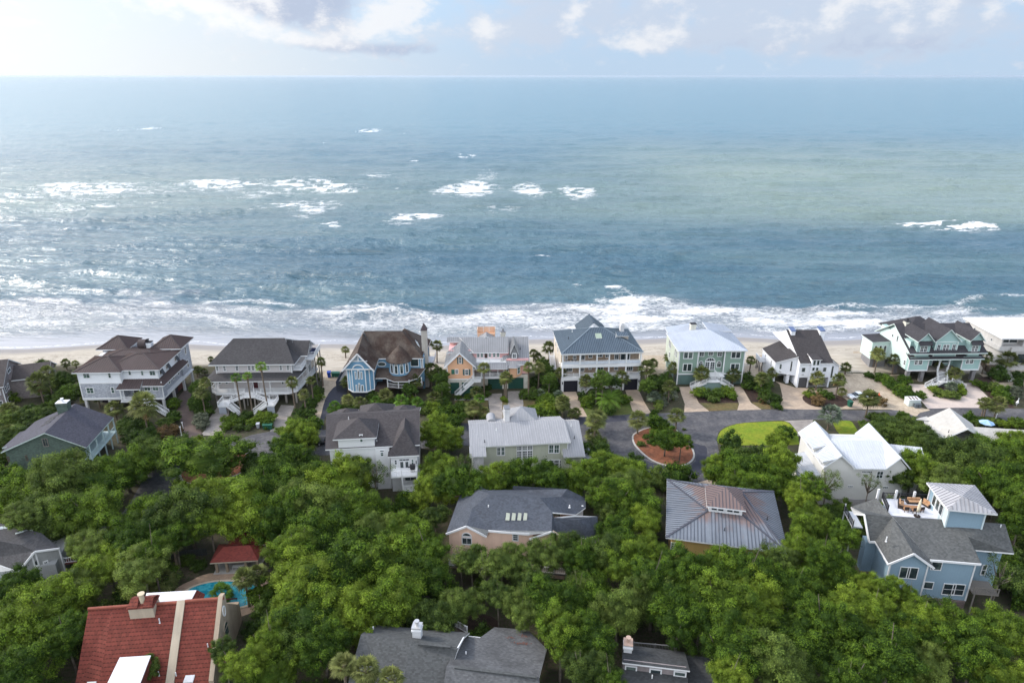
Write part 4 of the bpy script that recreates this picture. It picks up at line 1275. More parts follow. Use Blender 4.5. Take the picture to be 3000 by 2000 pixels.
    Wall(h, (bx0 - .2, 2.8), (bx0 + .9, 1.2)).winm(.5, 1.5, 4.1, 5.9, 1, 2, glass=GLASSG); Wall(h, (bx1 - 1.4, 1.2), (bx1, 3.0)).winm(.5, 1.6, 4.1, 5.9, 1, 2, glass=GLASSG)
    # porch between, its roof carries the balcony
    f = MB(); f.box(6.1, 13.4, .8, 4.6, zf - .35, zf - .003); h.add('porch_floor', f, WHITE)
    f = MB(); f.box(6.1, 13.2, 2.5, 2.75, zf - 1.1, zf - .35); h.add('beam', f, CR_)
    posts(h, [(6.3, .95), (8.1, .95), (10, .95), (11.9, .95), (13.3, .95)], zf, 6.15, .16)
    rail(h, [(8.1, .9), (13.3, .9)], zf)
    roofpart(h, [[(6.1, .4, 6.15), (14.2, .4, 6.15), (14.2, 2.6, 7.0), (6.1, 2.6, 7.0)]], RM, seam=.45, label='porch roof')
    f = MB(); f.box(6.5, 13.8, 2.3, 4.6, 6.75, 7.02); h.add('balcony', f, WHITE)
    rail(h, [(6.9, 2.4), (12.9, 2.4)], 7.02, .95)
    F = Wall(h, (6.5, 4.5), (14.2, 4.5))
    for c in ((553, 494, 598, 556), (604, 494, 650, 556), (716, 488, 760, 552), (774, 488, 820, 552), (828, 488, 874, 552)): F.win(*c, 1, 2, glass=GLASSG)
    F.panel('door', 662, 494, 706, 594, mat('brown door', (0.05, 0.025, 0.02), .5), frame=WHITE)
    F = Wall(h, (6.1, 4.6), (14.5, 4.6)); F.panelm('door', 1.6, 3.0, zf, zf + 2.1, mat('brown door', (0.05, 0.025, 0.02), .5), frame=WHITE); F.winm(4.0, 5.6, zf + .4, zf + 2.0); F.winm(6.2, 7.6, zf + .4, zf + 2.0)
    F = Wall(h, (.1, 0), (6.1, 0))
    SH = mat('grey green shutter', (0.07, 0.12, 0.115), .6, 'lap', step=.1)
    F.win(302, 548, 346, 640, 2, 2); F.panel('shutter', 280, 552, 300, 645, SH, .08); F.panel('shutter', 348, 552, 366, 645, SH, .08)
    F.win(250, 718, 300, 782, 2, 2); F.panel('shutter', 200, 722, 248, 786, mat('green shutter', (0.035, 0.13, 0.09), .6, 'lap', step=.1), .08)
    F.win(388, 718, 440, 800, 2, 2); F.panel('shutter', 360, 718, 386, 800, SH, .08); F.panel('shutter', 442, 718, 468, 800, SH, .08)
    b = MB(); b.box(.0, 6.2, -.08, .0, zf - .12, zf + .12); h.add('beam', b, WHITE)
    corners(h, [(.1, 0), (6.1, 0)], zf, 7.6); corners(h, [(19.2, 3.0)], zf, 6.6)
    t = MB()
    for s_ in (-1, 1): t.bar((3.1 + s_ * 3.7, -.55, 6.8), (3.1, -.55, 10.45), .1, .3)
    h.add('trim', t, WHITE)
    garage(h, .7, 2.8, -.02, 2.9, GD); garage(h, 3.4, 5.5, -.02, 2.9, GD)
    garage(h, 9.5, 12.9, 2.45, 2.85, GD); garage(h, 14.3, 18.0, 2.55, 2.85, GD)
    l = MB(); l.box(6.1, 8.0, -1.3, .85, zf - .3, zf - .004); h.add('landing', l, WHITE)
    rail(h, [(6.15, -1.25), (7.95, -1.25), (7.95, .8)], zf)
    stairs(h, (6.1, -.7, zf - .05), (2.0, -1.9, .1), 1.3)
    w = MB(); w.box(3.4, 8.0, -1.3, -.02, 0, 1.9); h.add('wall', w, GD, label='green boarding under the stairs')
    # widow's walk over the sea side
    q0, q1 = h.X(568, 250, 13), h.X(808, 250, 13)
    zt = h.Z(690, 118, 15)
    w = MB(); w.box(q0, q1, 12, 14.2, 8.5, 10.3); h.add('wall', w, PE, label='peach cupola')
    w = MB()
    w.box(q0 - .1, q1 + .1, 14.1, 14.25, 10.3, 11.7); w.box(q0 - .1, q0 + .05, 12, 14.1, 10.3, 11.7); w.box(q1 - .05, q1 + .1, 12, 14.1, 10.3, 11.7); w.box(q0, q1, 11.95, 12.1, 10.3, 10.6); h.add('parapet', w, [mat('orange peach boards', (0.62, 0.43, 0.31), .65, 'lap', step=.16)])
    b = MB()
    for x in (q0, (2 * q0 + q1) / 3, (q0 + 2 * q1) / 3, q1): b.box(x - .07, x + .07, 14.0, 14.12, 10.3, 11.8)
    b.box(q0 - .1, q1 + .1, 13.95, 14.1, 11.7, 11.8); h.add('trim', b, WHITE)
    roofpart(h, gabf(q0 + .3, q1 - .2, 9, 12, 10.0, 11.1, 'y'), RM)
    chimney(h, 12.6, 13.8, 11, 12, 9, 11.3, CR_, GREYM)
    vents(h, [(17.3, 6.3, 8.7)], DARK)


def hip_veranda_house():
    h = House('beach_house', 'beige house with blue grey hip roof, white two storey verandas and two black garage doors', 'house', 'C5', (195, 1065), 4, nick='blue-roofed veranda house')
    W = mat('tan shingle wall', (0.27, 0.205, 0.15), .75, 'shingle', step=.16)
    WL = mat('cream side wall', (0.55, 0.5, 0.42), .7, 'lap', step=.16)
    R = mat('slate blue metal roof', (0.055, 0.078, 0.105), 0.6, 'metal', spec=0.25, var=.08)
    RM = [R, WHITE, mat('slate blue metal ribs', (0.14, 0.18, 0.215), .42, 'metal', spec=.5)]
    GB = mat('black garage door', (0.012, 0.013, 0.022), .5)
    x1 = 18.9; zm, ze = 5.0, 9.7
    w = MB(); w.box(.2, x1 - .2, 2.0, 15, 0, ze); h.add('wall', w, W)
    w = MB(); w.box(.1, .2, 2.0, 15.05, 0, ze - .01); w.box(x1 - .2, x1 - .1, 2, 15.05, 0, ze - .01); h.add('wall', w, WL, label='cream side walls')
    h.foot(0, 19, -1, 16)
    zr = 13.05
    A, B = (7.95, 8, zr), (11.0, 8, zr)
    e = [(-.25, -.3, ze + .1), (x1 + .25, -.3, ze + .1), (x1 + .2, 15.3, ze + .1), (-.25, 15.3, ze + .1)]
    roofpart(h, [[e[0], e[1], B, A], [e[1], e[2], B], [e[2], e[3], A, B], [e[3], e[0], A]], RM, seam=.42, cap=2)
    # seaward gable and a small triangular dormer
    q = h.P(595, 112, y=15)
    roofpart(h, gabf(q.x - 3.6, q.x + 3.8, 12, 19, 9.9, q.z, 'y'), RM, seam=.42, cap=True)
    d0, d1 = h.P(925, 320, y=5), h.P(1080, 322, y=5)
    roofpart(h, [[(d0.x, 4.2, d0.z), (d1.x, 4.2, d0.z), (d1.x, 6.4, d0.z + .3), (d0.x, 6.4, d0.z + .3)]], RM, t=.12, seam=.42, label='small dormer roof')
    w = MB(); w.slab([(d1.x - .1, 4.5, d0.z - .1), (d0.x + .8, 4.5, d0.z - .1), (d1.x - .1, 4.5, d0.z - 1.0)], 1.2, 0, 0, (0, 1, 0)); h.add('dormer', w, mat('beige dormer wall', (0.4, 0.36, 0.31), .7))
    s = h.P(688, 300, y=5); s2 = h.P(752, 348, y=3.5)
    k = (zr - ze) / 8.3
    f = lambda x, y, o: (x, y, ze + .1 + (y + .3) * k + o)
    b = MB(); b.slab([f(s2.x - 1.6, 4.3, .12), f(s2.x - .1, 4.3, .12), f(s2.x - .1, 5.9, .12), f(s2.x - 1.6, 5.9, .12)], .1); h.add('skylight', b, [mat('pale green skylight', (0.28, 0.34, 0.27), .3), WHITE])
    vents(h, [(3.6, 8.5, 12.0), (13.5, 4.4, 11.9)]); vents(h, [(2.4, 6.5, 11.0)], DARK)
    chimney(h, h.X(975, 260, 10), h.X(1022, 260, 10), 10, 11.4, 9, h.Z(1000, 180, 10.5), mat('white stucco', (0.6, 0.6, 0.61), .7, 'stucco'), WHITE, 'house', pot=False)
    # verandas
    f = MB(); f.box(0, x1, -.05, 2, zm + 1.1, zm + 1.75); f.box(0, x1, .0, 2, zm - 1.9, zm - 1.4); f.box(0, x1, -.1, 2.05, ze - .35, ze - .02); h.add('veranda', f, WHITE)
    cols = [.25, 4.3, 8.3, 11.2, 15.3, x1 - .2]
    posts(h, [(x, .15) for x in cols], zm - 1.4, zm + 1.1, .3); posts(h, [(x, .15) for x in cols], zm + 1.75, ze - .35, .3)
    b = MB()
    for k in range(5):
        b.box(cols[k] + .15, cols[k + 1] - .15, .08, .14, zm + 1.95, zm + 2.6)
    o = h.add('railing', b, mat('pale veranda screen', (0.5, 0.54, 0.6), .5))
    rail(h, [(cols[0], .15), (cols[-1], .15)], zm + 1.75, 1.0, sp=.35)
    rail(h, [(cols[0], .15), (cols[-1], .15)], zm - 1.4, 1.0, sp=.35)
    F = Wall(h, (.2, 2), (x1 - .2, 2))
    for c in ((245, 584, 282, 640), (352, 586, 394, 640), (456, 578, 510, 645), (556, 574, 606, 620), (656, 570, 740, 606), (776, 572, 834, 612), (898, 568, 954, 640)): F.win(*c, 2, 1)
    F.winm(14.0, 16.4, zm + 1.8, zm + 4.0, 2, 1, fw=.16)
    for c in ((258, 744, 344, 800), (444, 742, 498, 800), (556, 740, 598, 770), (892, 732, 942, 780), (1046, 728, 1136, 785)): F.win(*c, 3, 1)
    F.winm(8.6, 10.2, zm - 1.3, zm + .9, 2, 1)
    w = MB(); w.box(.0, 4.6, .0, 2, 0, zm - 1.9); w.box(14.6, x1, 0, 2, 0, zm - 1.9); w.box(4.6, 14.6, 1.4, 2, 0, zm - 1.9); h.add('wall', w, WHITE, label='white garage front')
    garage(h, .6, 3.9, -.02, 2.85, GB); garage(h, 15.1, 18.3, -.02, 2.85, GB)
    for x in (.3, 4.25, 14.85, x1 - .3):
        l = MB(); l.box(x - .1, x + .1, -.22, -.02, 2.0, 2.5); l.box(x - .14, x + .14, -.26, 0, 2.5, 2.56); h.add('wall_lantern', l, DARK)
    st = MB()
    stairs(h, (8.5, .0, zm - 1.4), (4.8, -1.4, .1), 1.4); stairs(h, (10.5, .0, zm - 1.4), (13.8, -1.4, .1), 1.4)
    for x in (1.0, 1.6, 2.5, 3.2):
        s = MB(); s.box(x, x + .45, .9, 1.4, zm + 1.75, zm + 2.2); s.box(x, x + .45, 1.3, 1.4, zm + 2.2, zm + 2.6); h.add('deck_chair', s, DARK)
    Fl = Wall(h, (.1, 15), (.1, 2)); Fl.winm(3, 4, 7, 8.6); Fl.winm(7, 8, 7, 8.6); Fl.winm(10, 11, 4, 5.6)
    stairs(h, (-.9, 12, 4.6), (-.9, 3.5, .1), 1.2)


def sage_house():
    h = House('beach_house', 'sage green house with pale metal hip roof, arched entry window and splayed white stairs', 'house', 'C6', (400, 1010), 1, nick='sage green house')
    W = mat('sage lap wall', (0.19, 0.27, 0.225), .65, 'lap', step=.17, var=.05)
    WL = mat('sage wall sunlit tone', (0.44, 0.49, 0.42), .7, 'lap', step=.17)  # paler sage for the sunny side, sunlight put into the wall colour
    WB = mat('grey green base', (0.12, 0.175, 0.165), .7, 'board', step=.25)
    R = mat('pale blue metal roof', (0.42, 0.455, 0.51), .5, 'metal', spec=.45, var=.05)
    RM = [R, WHITE, mat('pale metal ribs', (0.38, 0.42, 0.49), .5, 'metal')]
    x1 = 15.8; ze = 8.75; y1 = 11.8
    w = MB(); w.box(0, 4.6, 0, y1, 2.8, ze); w.box(4.6, 11.0, .7, y1, 2.8, ze); w.box(11.0, x1, 0, y1, 2.8, ze); h.add('wall', w, W)
    w = MB(); w.box(-.1, 0, .1, y1, 2.8, ze - .01); h.add('wall', w, WL, label='left side wall in a painted sunlit tone')
    w = MB(); w.box(.1, 4.5, .12, y1, 0, 2.8); w.box(4.5, 11.1, .9, y1, 0, 2.795); w.box(11.1, x1 - .1, .12, y1, 0, 2.79); h.add('wall', w, WB, label='grey green ground floor')
    h.foot(0, x1, -3, 12)
    w = MB(); w.box(-.1, x1 + .1, -.08, 0, 2.65, 2.95); w.box(4.6, 11, .62, .7, 2.66, 2.94)
    for x in (.05, 4.6, 11.0, x1 - .05): w.box(x - .13, x + .13, -.1, .08, 0.0, ze)
    h.add('trim', w, WHITE)
    apL, apR = (7.3, 7.4, 11.55), (8.7, 7.4, 11.55)
    e = [(-.5, -.5, 8.95), (x1 + .45, -.5, 8.95), (x1 + .45, y1 + .3, 8.95), (-.5, y1 + .3, 8.95)]
    roofpart(h, [[e[0], e[1], apR, apL], [e[1], e[2], apR], [e[2], e[3], apL, apR], [e[3], e[0], apL]], RM, seam=.42)
    q = h.P(255, 228, y=12)
    roofpart(h, [[(-.4, 11, 9.3), (7, 8, 11.0), (7, 14, 11.0), (-.4, 14, q.z)], [(9, 8, 11.0), (x1 + .2, 11, 9.6), (x1 - .6, 15, 9.9), (9, 14, 11.2)]], RM, seam=.42, label='seaward roof')
    w = MB(); w.box(.4, x1 - .8, y1, 14.6, 0, 8.9); h.add('wall', w, WL)
    chimney(h, 4.8, 6.15, 9, 10.2, 9, 12.25, mat('cream stucco', (0.58, 0.57, 0.5), .75, 'stucco'), DARK, pot=False)
    F = Wall(h, (0, 0), (x1, 0))
    for c in ((505, 540, 568, 640), (572, 540, 635, 640), (1190, 535, 1252, 636), (1256, 535, 1318, 636), (495, 706, 553, 822), (557, 706, 618, 822), (1178, 704, 1238, 800), (1242, 704, 1300, 800)): F.win(*c, 1, 1, fw=.16)
    F = Wall(h, (4.6, .7), (11, .7))
    for c in ((728, 538, 798, 608), (860, 534, 928, 596), (990, 536, 1056, 608)): F.win(*c, 2, 2)
    F.win(720, 670, 780, 752, 2, 1, arch=True); F.win(980, 670, 1040, 764, 1, 1, arch=True)
    u0, z1 = F.uv(818, 620); u1, z0 = F.uv(945, 800)
    F.winm(u0, u1, z1 - 1.1, z1, 5, 1, arch=True, fw=.16); F.winm(u0, (u0 + u1) / 2, z0, z1 - 1.12, 2, 4, fw=.14); F.winm((u0 + u1) / 2, u1, z0, z1 - 1.12, 2, 4, fw=.14)
    # entry landing and splayed staircase
    xm = (u0 + u1) / 2 + 4.6
    b = MB(); b.box(5.2, 11.0, -1.4, .7, 2.5, 2.8); b.prism([(xm - 1.3, -1.4), (xm + 1.3, -1.4), (xm + 1.7, -3.2), (xm - 1.7, -3.2)], 1.9, 2.06); h.add('landing', b, WHITE)
    stairs(h, (xm, -1.0, 2.8), (xm, -2.6, 2.0), 2.2, rails=False)
    stairs(h, (xm - 1.6, -2.6, 2.05), (xm - 5.0, -2.3, .1), 1.7); stairs(h, (xm + 1.6, -2.6, 2.05), (xm + 4.8, -2.0, .1), 1.7)
    b = MB(); b.slab([(xm - 4.6, -3.6, .1), (xm + 4.4, -3.4, .1), (xm + 1.6, -2.9, 1.9), (xm - 1.6, -2.9, 1.9)], .3, 0, 0); h.add('wall', b, WB, label='screen under the stairs')
    rail(h, [(xm + 1.2, .2), (xm + 1.4, -3.1)], 2.8, .9); rail(h, [(5.3, -1.3), (xm - 1.2, -1.3)], 2.8, .9)
    garage(h, .8, 4.1, .08, 2.45, mat('grey green door', (0.09, 0.15, 0.14), .6)); garage(h, 11.8, 15.2, .08, 2.45, mat('grey green door', (0.09, 0.15, 0.14), .6))
    Fl = Wall(h, (-.1, y1), (-.1, 0)); 
    for u in (2.2, 3.3, 8.2, 9.6): Fl.winm(u, u + .8, 6.2, 8.2, 1, 2)
    for u in (3, 8.6): Fl.winm(u, u + 1, 3.6, 5.2, 1, 2)


def white_modern():
    h = House('beach_house', 'angular white house with steep dark roof, shed wing on each side and two white chimneys', 'house', 'C7', (630, 972), 1, nick='angular white house')
    W = mat('white render', (0.64, 0.66, 0.7), .6, 'board', step=.4, var=.04)
    R = mat('dark brown shingles', (0.0422, 0.0381, 0.0394), .9, 'shingle', step=.2, var=.12)
    RM = [R, WHITE]
    ze, zr, x1 = 6.4, 11.1, 7.75
    w = MB(); w.box(0, x1, 0, 13, 2.6, ze)
    gy = 10
    w.slab([(0, 0, ze), (0, gy, zr - .15), (0, 13, 8.5), (0, 13, ze)], x1, 0, 0, (1, 0, 0))
    for x in (0, 2.4, x1 - 3.0, x1 - .35): w.box(x, x + .36, .01, 6, 0, 2.6)
    h.foot(-5, 12, -1, 14)
    w.box(.4, x1 - .4, 5, 12, 0, 2.6)
    h.add('wall', w, W)
    roofpart(h, [[(-.12, -.4, ze + .02), (x1 + .12, -.4, ze + .02), (x1 + .12, gy, zr), (-.12, gy, zr)], [(-.12, gy, zr), (x1 + .12, gy, zr), (x1 + .12, 14, 8.6), (-.12, 14, 8.6)]], RM)
    b = MB(); b.box(0, x1, .3, 12, -.0, .06); h.add('floor_slab', b, CONC)
    # left wing: shed roof climbing to the right, stepped front
    ey = h.P(160, 450, z=4.6)
    w = MB(); w.prism([(-4.6, 3.2), (-1.6, 3.2), (-1.6, 2.2), (.0, 2.2), (0, 11), (-6.6, 11)][:0] or [(-4.4, 3.4), (0, 1.6), (0, 12), (-4.4, 12)], 2.4, 5.2)
    w.slab([(-4.4, 3.4, 5.2), (0, 1.6, 5.2), (0, 1.6, 7.3), (-4.4, 3.4, 5.25)], .3, 0, 0, (0, 1, 0)); w.box(-4.4, -3.9, 3.6, 5, 0, 2.4); w.box(-1.6, -.9, 2.5, 4, 0, 2.4); w.box(-4.3, 0, 7, 11.5, 0, 2.4)
    h.add('wall', w, W, label='white left wing')
    mb = MB()
    for f in ([(-4.6, 3.0, 5.3), (.0, 1.2, 7.5), (0, 12.2, 7.5), (-4.6, 12.2, 5.3)],):
        for j in range(1, len(f) - 1): mb.slab([f[0], f[j], f[j + 1]], .2, 0, 1)
    h.add('roof', mb, RM, label='shed roof of the left wing')
    w = MB(); w.slab([(0, 6, 7), (0, gy, zr - .2), (-2.4, gy + 2.6, zr - 1.6), (-2.4, 12.5, 7), (0, 12.5, 7)][:3], .2, 0, 0, (1, 0, 0)); h.add('wall', w, W, label='sloping parapet')
    # right wing, lower
    w = MB(); w.box(x1, x1 + 3.6, 3.4, 11, 0, 4.0); w.slab([(x1, 3.4, 4.0), (x1 + 3.6, 3.4, 4.0), (x1, 3.4, 6.4)], .3, 0, 0, (0, 1, 0)); h.add('wall', w, W, label='white right wing')
    roofpart(h, [[(x1, 3.0, 6.7), (x1 + 4.0, 3.0, 4.0), (x1 + 4.0, 11.5, 4.0), (x1, 11.5, 6.7)]], RM, label='shed roof of the right wing')
    F = Wall(h, (x1, 3.4), (x1 + 3.6, 3.4)); F.winm(1.9, 2.25, 1.0, 4.0, 1, 2, fw=.03, frame=DARK)
    # front dormer bay
    b = MB(); d0, d1 = h.X(840, 640, -.2), h.X(955, 640, -.2)
    b.box(d0, d1, -.55, 1.6, 2.0, 7.5); h.add('bay', b, W)
    b = MB(); b.slab([(d0 - .2, -.9, 7.5), (d1 + .2, -.9, 7.5), (d1 + .2, 2.2, 7.9), (d0 - .2, 2.2, 7.9)], .15); h.add('roof', b, RM, label='bay roof')
    F = Wall(h, (d0, -.55), (d1, -.55)); m = (d1 - d0) / 2
    for (a, b_) in ((.22, m - .12), (m + .12, d1 - d0 - .22)):
        F.winm(a, b_, 6.0, 7.3, 1, 1, fw=.05); F.winm(a, b_, 4.6, 5.5, 1, 1, fw=.05); F.winm(a, b_, 3.0, 3.9, 1, 1, fw=.05)
    F = Wall(h, (0, 0), (x1, 0))
    for c in ((710, 694, 752, 758), (1006, 690, 1046, 752)): F.win(*c, 1, 1, fw=.06)
    for c in ((728, 640, 762, 654), (1024, 638, 1056, 652), (704, 784, 738, 800), (1000, 782, 1032, 796)): F.win(*c, 2, 1, fw=.04)
    F.panelm('opening', .4, 2.35, .08, 2.45, mat('carport shade paint', (0.07, 0.07, 0.075), .8), -.0)  # dark panel across the bay, its colour standing in for carport shade
    F = Wall(h, (-4.4, 3.4), (0, 1.6)); F.winm(1.0, 1.5, 3.6, 4.9, 1, 1, fw=.05); F.winm(3.4, 3.8, 3.4, 6.0, 1, 1, fw=.05); F.winm(1.0, 1.6, 2.8, 3.1, 2, 1, fw=.04)
    F = Wall(h, (-4.4, 12), (-4.4, 3.4)); F.winm(2, 2.4, 3, 4.6, 1, 2, fw=.05); F.winm(6, 6.4, 3, 4.6, 1, 2, fw=.05)
    b = MB(); b.box(-5.8, -4.4, 9.5, 12.5, 2.6, 2.8); b.box(-5.85, -5.7, 9.5, 12.5, 2.8, 3.9); b.box(-5.8, -4.4, 9.45, 9.6, 2.8, 3.9); h.add('balcony', b, W)
    posts(h, [(-5.6, 9.8), (-5.6, 12), (-5.0, 9.8), (-5, 12.4)], 0, 2.6, .25, WOODG, 'deck_post')
    for (a, b_) in (((555, 240), (610, 155)), ((955, 240), (1018, 155))):
        xa, xb = h.X(a[0], a[1], 8.4), h.X(b_[0], a[1], 8.4)
        c = MB(); c.box(xa, xb, 8.2, 10.2, 8, 11.3); ch = h.add('chimney', c, W)
        k = MB(); k.slab([(xa - .1, 8.1, 11.5), (xb + .1, 8.1, 11.5), (xb + .1, 10.3, 11.9), (xa - .1, 10.3, 11.9)], .15); h.add('chimney_cap', k, mat('blue grey cap', (0.1, 0.14, 0.25), .5), parent=ch)


def mint_house():
    h = House('beach_house', 'mint green house on grey piers with dark multi gabled roof and curved white stairs', 'house', 'C8', (668, 955), 2, nick='mint green house')
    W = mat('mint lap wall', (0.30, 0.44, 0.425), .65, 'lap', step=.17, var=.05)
    WL = mat('mint wall sunlit tone', (0.52, 0.64, 0.61), .65, 'lap', step=.17, var=.04)  # mint lightened by colour where the left end takes the sun
    R = mat('charcoal blue shingles', (0.0408, 0.0394, 0.0449), .9, 'shingle', step=.2, var=.13)
    RM = [R, mat('pale mint trim', (0.55, 0.64, 0.62), .6)]
    zf = h.Z(690, 812, 0); zb = 6.3; zt = h.Z(720, 465, 0)
    xs = [h.X(690, 812, 0), h.X(935, 805, 0), h.X(1365, 803, 0), h.X(1590, 803, 0)]
    x0, xa, xb, x1 = xs
    print('MINT', [round(v, 2) for v in xs], zf, zt)
    h.foot(x0 - 4, x1 + 1, -2, 16)
    ze = zt
    w = MB()
    w.box(x0, xa, 0, 14, zf, zb + .2); w.box(xb, x1, 0, 14, zf, zb + .2); w.box(xa, xb, 3.2, 14, zf, zb + .2)
    w.box(x0 + .3, x1 - .2, 1.6, 14, zb, ze)
    gabwall(w, x0 + .1, x1 - .1, .6, 14.4, ze - 2.2, 12.1, 'x', mid=8)
    h.add('wall', w, W)
    w = MB(); w.box(x0 - .06, x0, 1.0, 14, zf, ze); w.slab([(x0 - .02, .9, zb), (x0 - .02, 14.2, zb), (x0 - .02, 8, 11.9)], .06, 0, 0, (-1, 0, 0)); w.box(x0 - 4.5, x0 - .06, 9.0, 14, zf - .5, zf + 4.2); h.add('wall', w, WL, label='left end in a painted sunlit tone')
    b = MB(); b.slab([(x0 - 4.8, 8.6, zf + 4.2), (x0, 8.6, zf + 4.4), (x0, 14.4, zf + 4.4), (x0 - 4.8, 14.4, zf + 4.2)], .15); h.add('roof', b, RM, label='flat roof of the side annex')
    F = Wall(h, (x0 - 4.5, 9), (x0 - .06, 9)); [F.winm(.6 + k * 1.2, 1.4 + k * 1.2, zf + 1.3, zf + 3.2, 1, 1) for k in range(3)]
    # main roof
    roofpart(h, gabf(x0 - .7, x1 + .9, -.6, 15.6, ze - 2.4, 12.4, 'x', mid=8), RM, label='main roof')
    # cross gables with bays
    def bay(a, b, yb, zw0, zw1, zr_, dep, nwin, hood=True):
        w = MB(); w.box(a, b, yb, 6, zw0, zw1); gabwall(w, a, b, yb, 6, zw1, zr_, 'y'); h.add('bay', w, W)
        roofpart(h, gabf(a - .5, b + .5, yb - .55, dep, zw1 - .3, zr_ + .25, 'y'), RM)
        F = Wall(h, (a, yb), (b, yb)); L = b - a
        return F, L
    for (cA, cB) in (((775, 630), (960, 570)), ((1435, 620), (1600, 560))):
        a = h.X(cA[0] + 15, cA[1], 0) ; b = h.X(cB[0] - 8, cA[1], 0)
        F, L = bay(a, b, -.1, zb + .5, ze + 1.0, ze + 2.7, 8, 2)
        F.winm(L * .22, L * .5, zb + 1.6, zb + 3.2, 2, 2, fw=.1); F.winm(L * .5, L * .78, zb + 1.6, zb + 3.2, 2, 2, fw=.1)
        roofpart(h, [[(a - .1, -1.0, zb + 3.7), (b + .1, -1.0, zb + 3.7), (b + .1, -.1, zb + 4.5), (a - .1, -.1, zb + 4.5)]], [R, R], t=.1, label='hood over the bay windows')
    a, b = h.X(1010, 590, .6), h.X(1300, 590, .6)
    F, L = bay(a, b, .4, zb + .3, ze + .7, ze + 3.3, 9, 4)
    for (p, q) in ((.10, .26), (.36, .5), (.5, .64), (.76, .92)): F.winm(L * p, L * q, zb + 1.5, zb + 3.4, 2, 2, fw=.1)
    t = MB(); t.box(a, b, .3, .4, zb + 3.9, zb + 4.1); t.box(a, a + .2, .28, .4, zb + .3, zb + 3.9); t.box(b - .2, b, .28, .4, zb + .3, zb + 3.9); h.add('trim', t, RM[1])
    # tall rear hip
    q = h.P(790, 105, y=11)
    roofpart(h, hipf(q.x - 6, q.x + 7, 4.5, 16.5, 9.5, q.z), RM, label='tall rear hip roof')
    chimney(h, 1.5, 2.7, 7, 8.2, 10, 13.1, mat('cream stucco', (0.58, 0.57, 0.5), .75, 'stucco'), DARK)
    # skirt roof
    roofpart(h, [[(x0 - .5, -.6, zb - .1), (x1 + .5, -.6, zb - .1), (x1 + .3, 1.6, zb + .8), (x0 - .3, 1.6, zb + .8)]], RM, label='skirt roof')
    F = Wall(h, (x0, 0), (x1, 0))
    for c in ((788, 662, 828, 732), (828, 662, 876, 732), (1442, 654, 1480, 720), (1482, 654, 1526, 720)): F.win(*c, 2, 2)
    F = Wall(h, (xa, 3.2), (xb, 3.2)); F.panelm('door', 3.2, 4.6, zf, zf + 2.3, DARK, frame=WHITE); F.winm(.8, 2.4, zf + .6, zf + 2.4); F.winm(5.4, 7.4, zf + .6, zf + 2.4)
    f = MB(); f.box(xa, xb, 0, 3.2, zf - .3, zf); h.add('porch_floor', f, WOODG)
    posts(h, [(xa + 3.0, .3), (xb - 3.0, .3)], zf, zb - .1, .25)
    b = MB(); b.box(x0 - .05, xa + .05, -.08, 0, zf - .05, zf + .25); b.box(xb - .05, x1 + .05, -.08, 0, zf - .05, zf + .25); h.add('trim', b, WHITE)
    corners(h, [(x0, 0), (xa, 0), (xb, 0), (x1, 0)], zf, zb)
    Fl = Wall(h, (x0 - .06, 14), (x0 - .06, 0)); Fl.winm(12.0, 12.8, zf + .9, zf + 2.2); Fl.winm(7.4, 8.0, 8.2, 9.8, 1, 1, fw=.08); Fl.winm(5.2, 5.8, 8.6, 9.4, 1, 1, fw=.08); Fl.winm(4.0, 4.9, zf + 1.6, zf + 3.4, 1, 2)
    PI = mat('grey brick pier', (0.17, 0.165, 0.17), .85, 'shingle', step=.2)
    posts(h, [(x, y) for x in (x0 + .6, xa - .6, xb + .6, x1 - .6) for y in (.7, 6, 12)], 0, zf - .05, .85, PI, 'pier')
    w = MB(); w.box(x0 + 1, x1 - 1, 9, 13.5, 0, zf - .3); w.box(x0 - 4.2, x0 - .2, 9.2, 13.5, 0, zf - .5); h.add('wall', w, mat('grey ground wall', (0.2, 0.2, 0.21), .8, 'lap', step=.2), label='ground floor wall')
    xm = (xa + xb) / 2
    stairs(h, (xm - .5, 0, zf), (xm - 1.6, -2.6, 1.5), 2.0, m=WHITE); stairs(h, (xm - 2.0, -2.8, 1.5), (xm - 5.6, -3.6, .1), 1.6); stairs(h, (xm + .2, -2.8, 1.5), (xm + 3.6, -3.2, .1), 1.6)
    b = MB(); b.box(xm - 2.6, xm + .8, -3.6, -2.2, 1.3, 1.5); h.add('landing', b, WHITE)
    b = MB(); b.box(xm - 3.4, xm + 2.4, -3.1, -2.4, 0, 1.3); h.add('wall', b, mat('slate base', (0.06, 0.065, 0.075), .8), label='dark wall behind the planting bed')


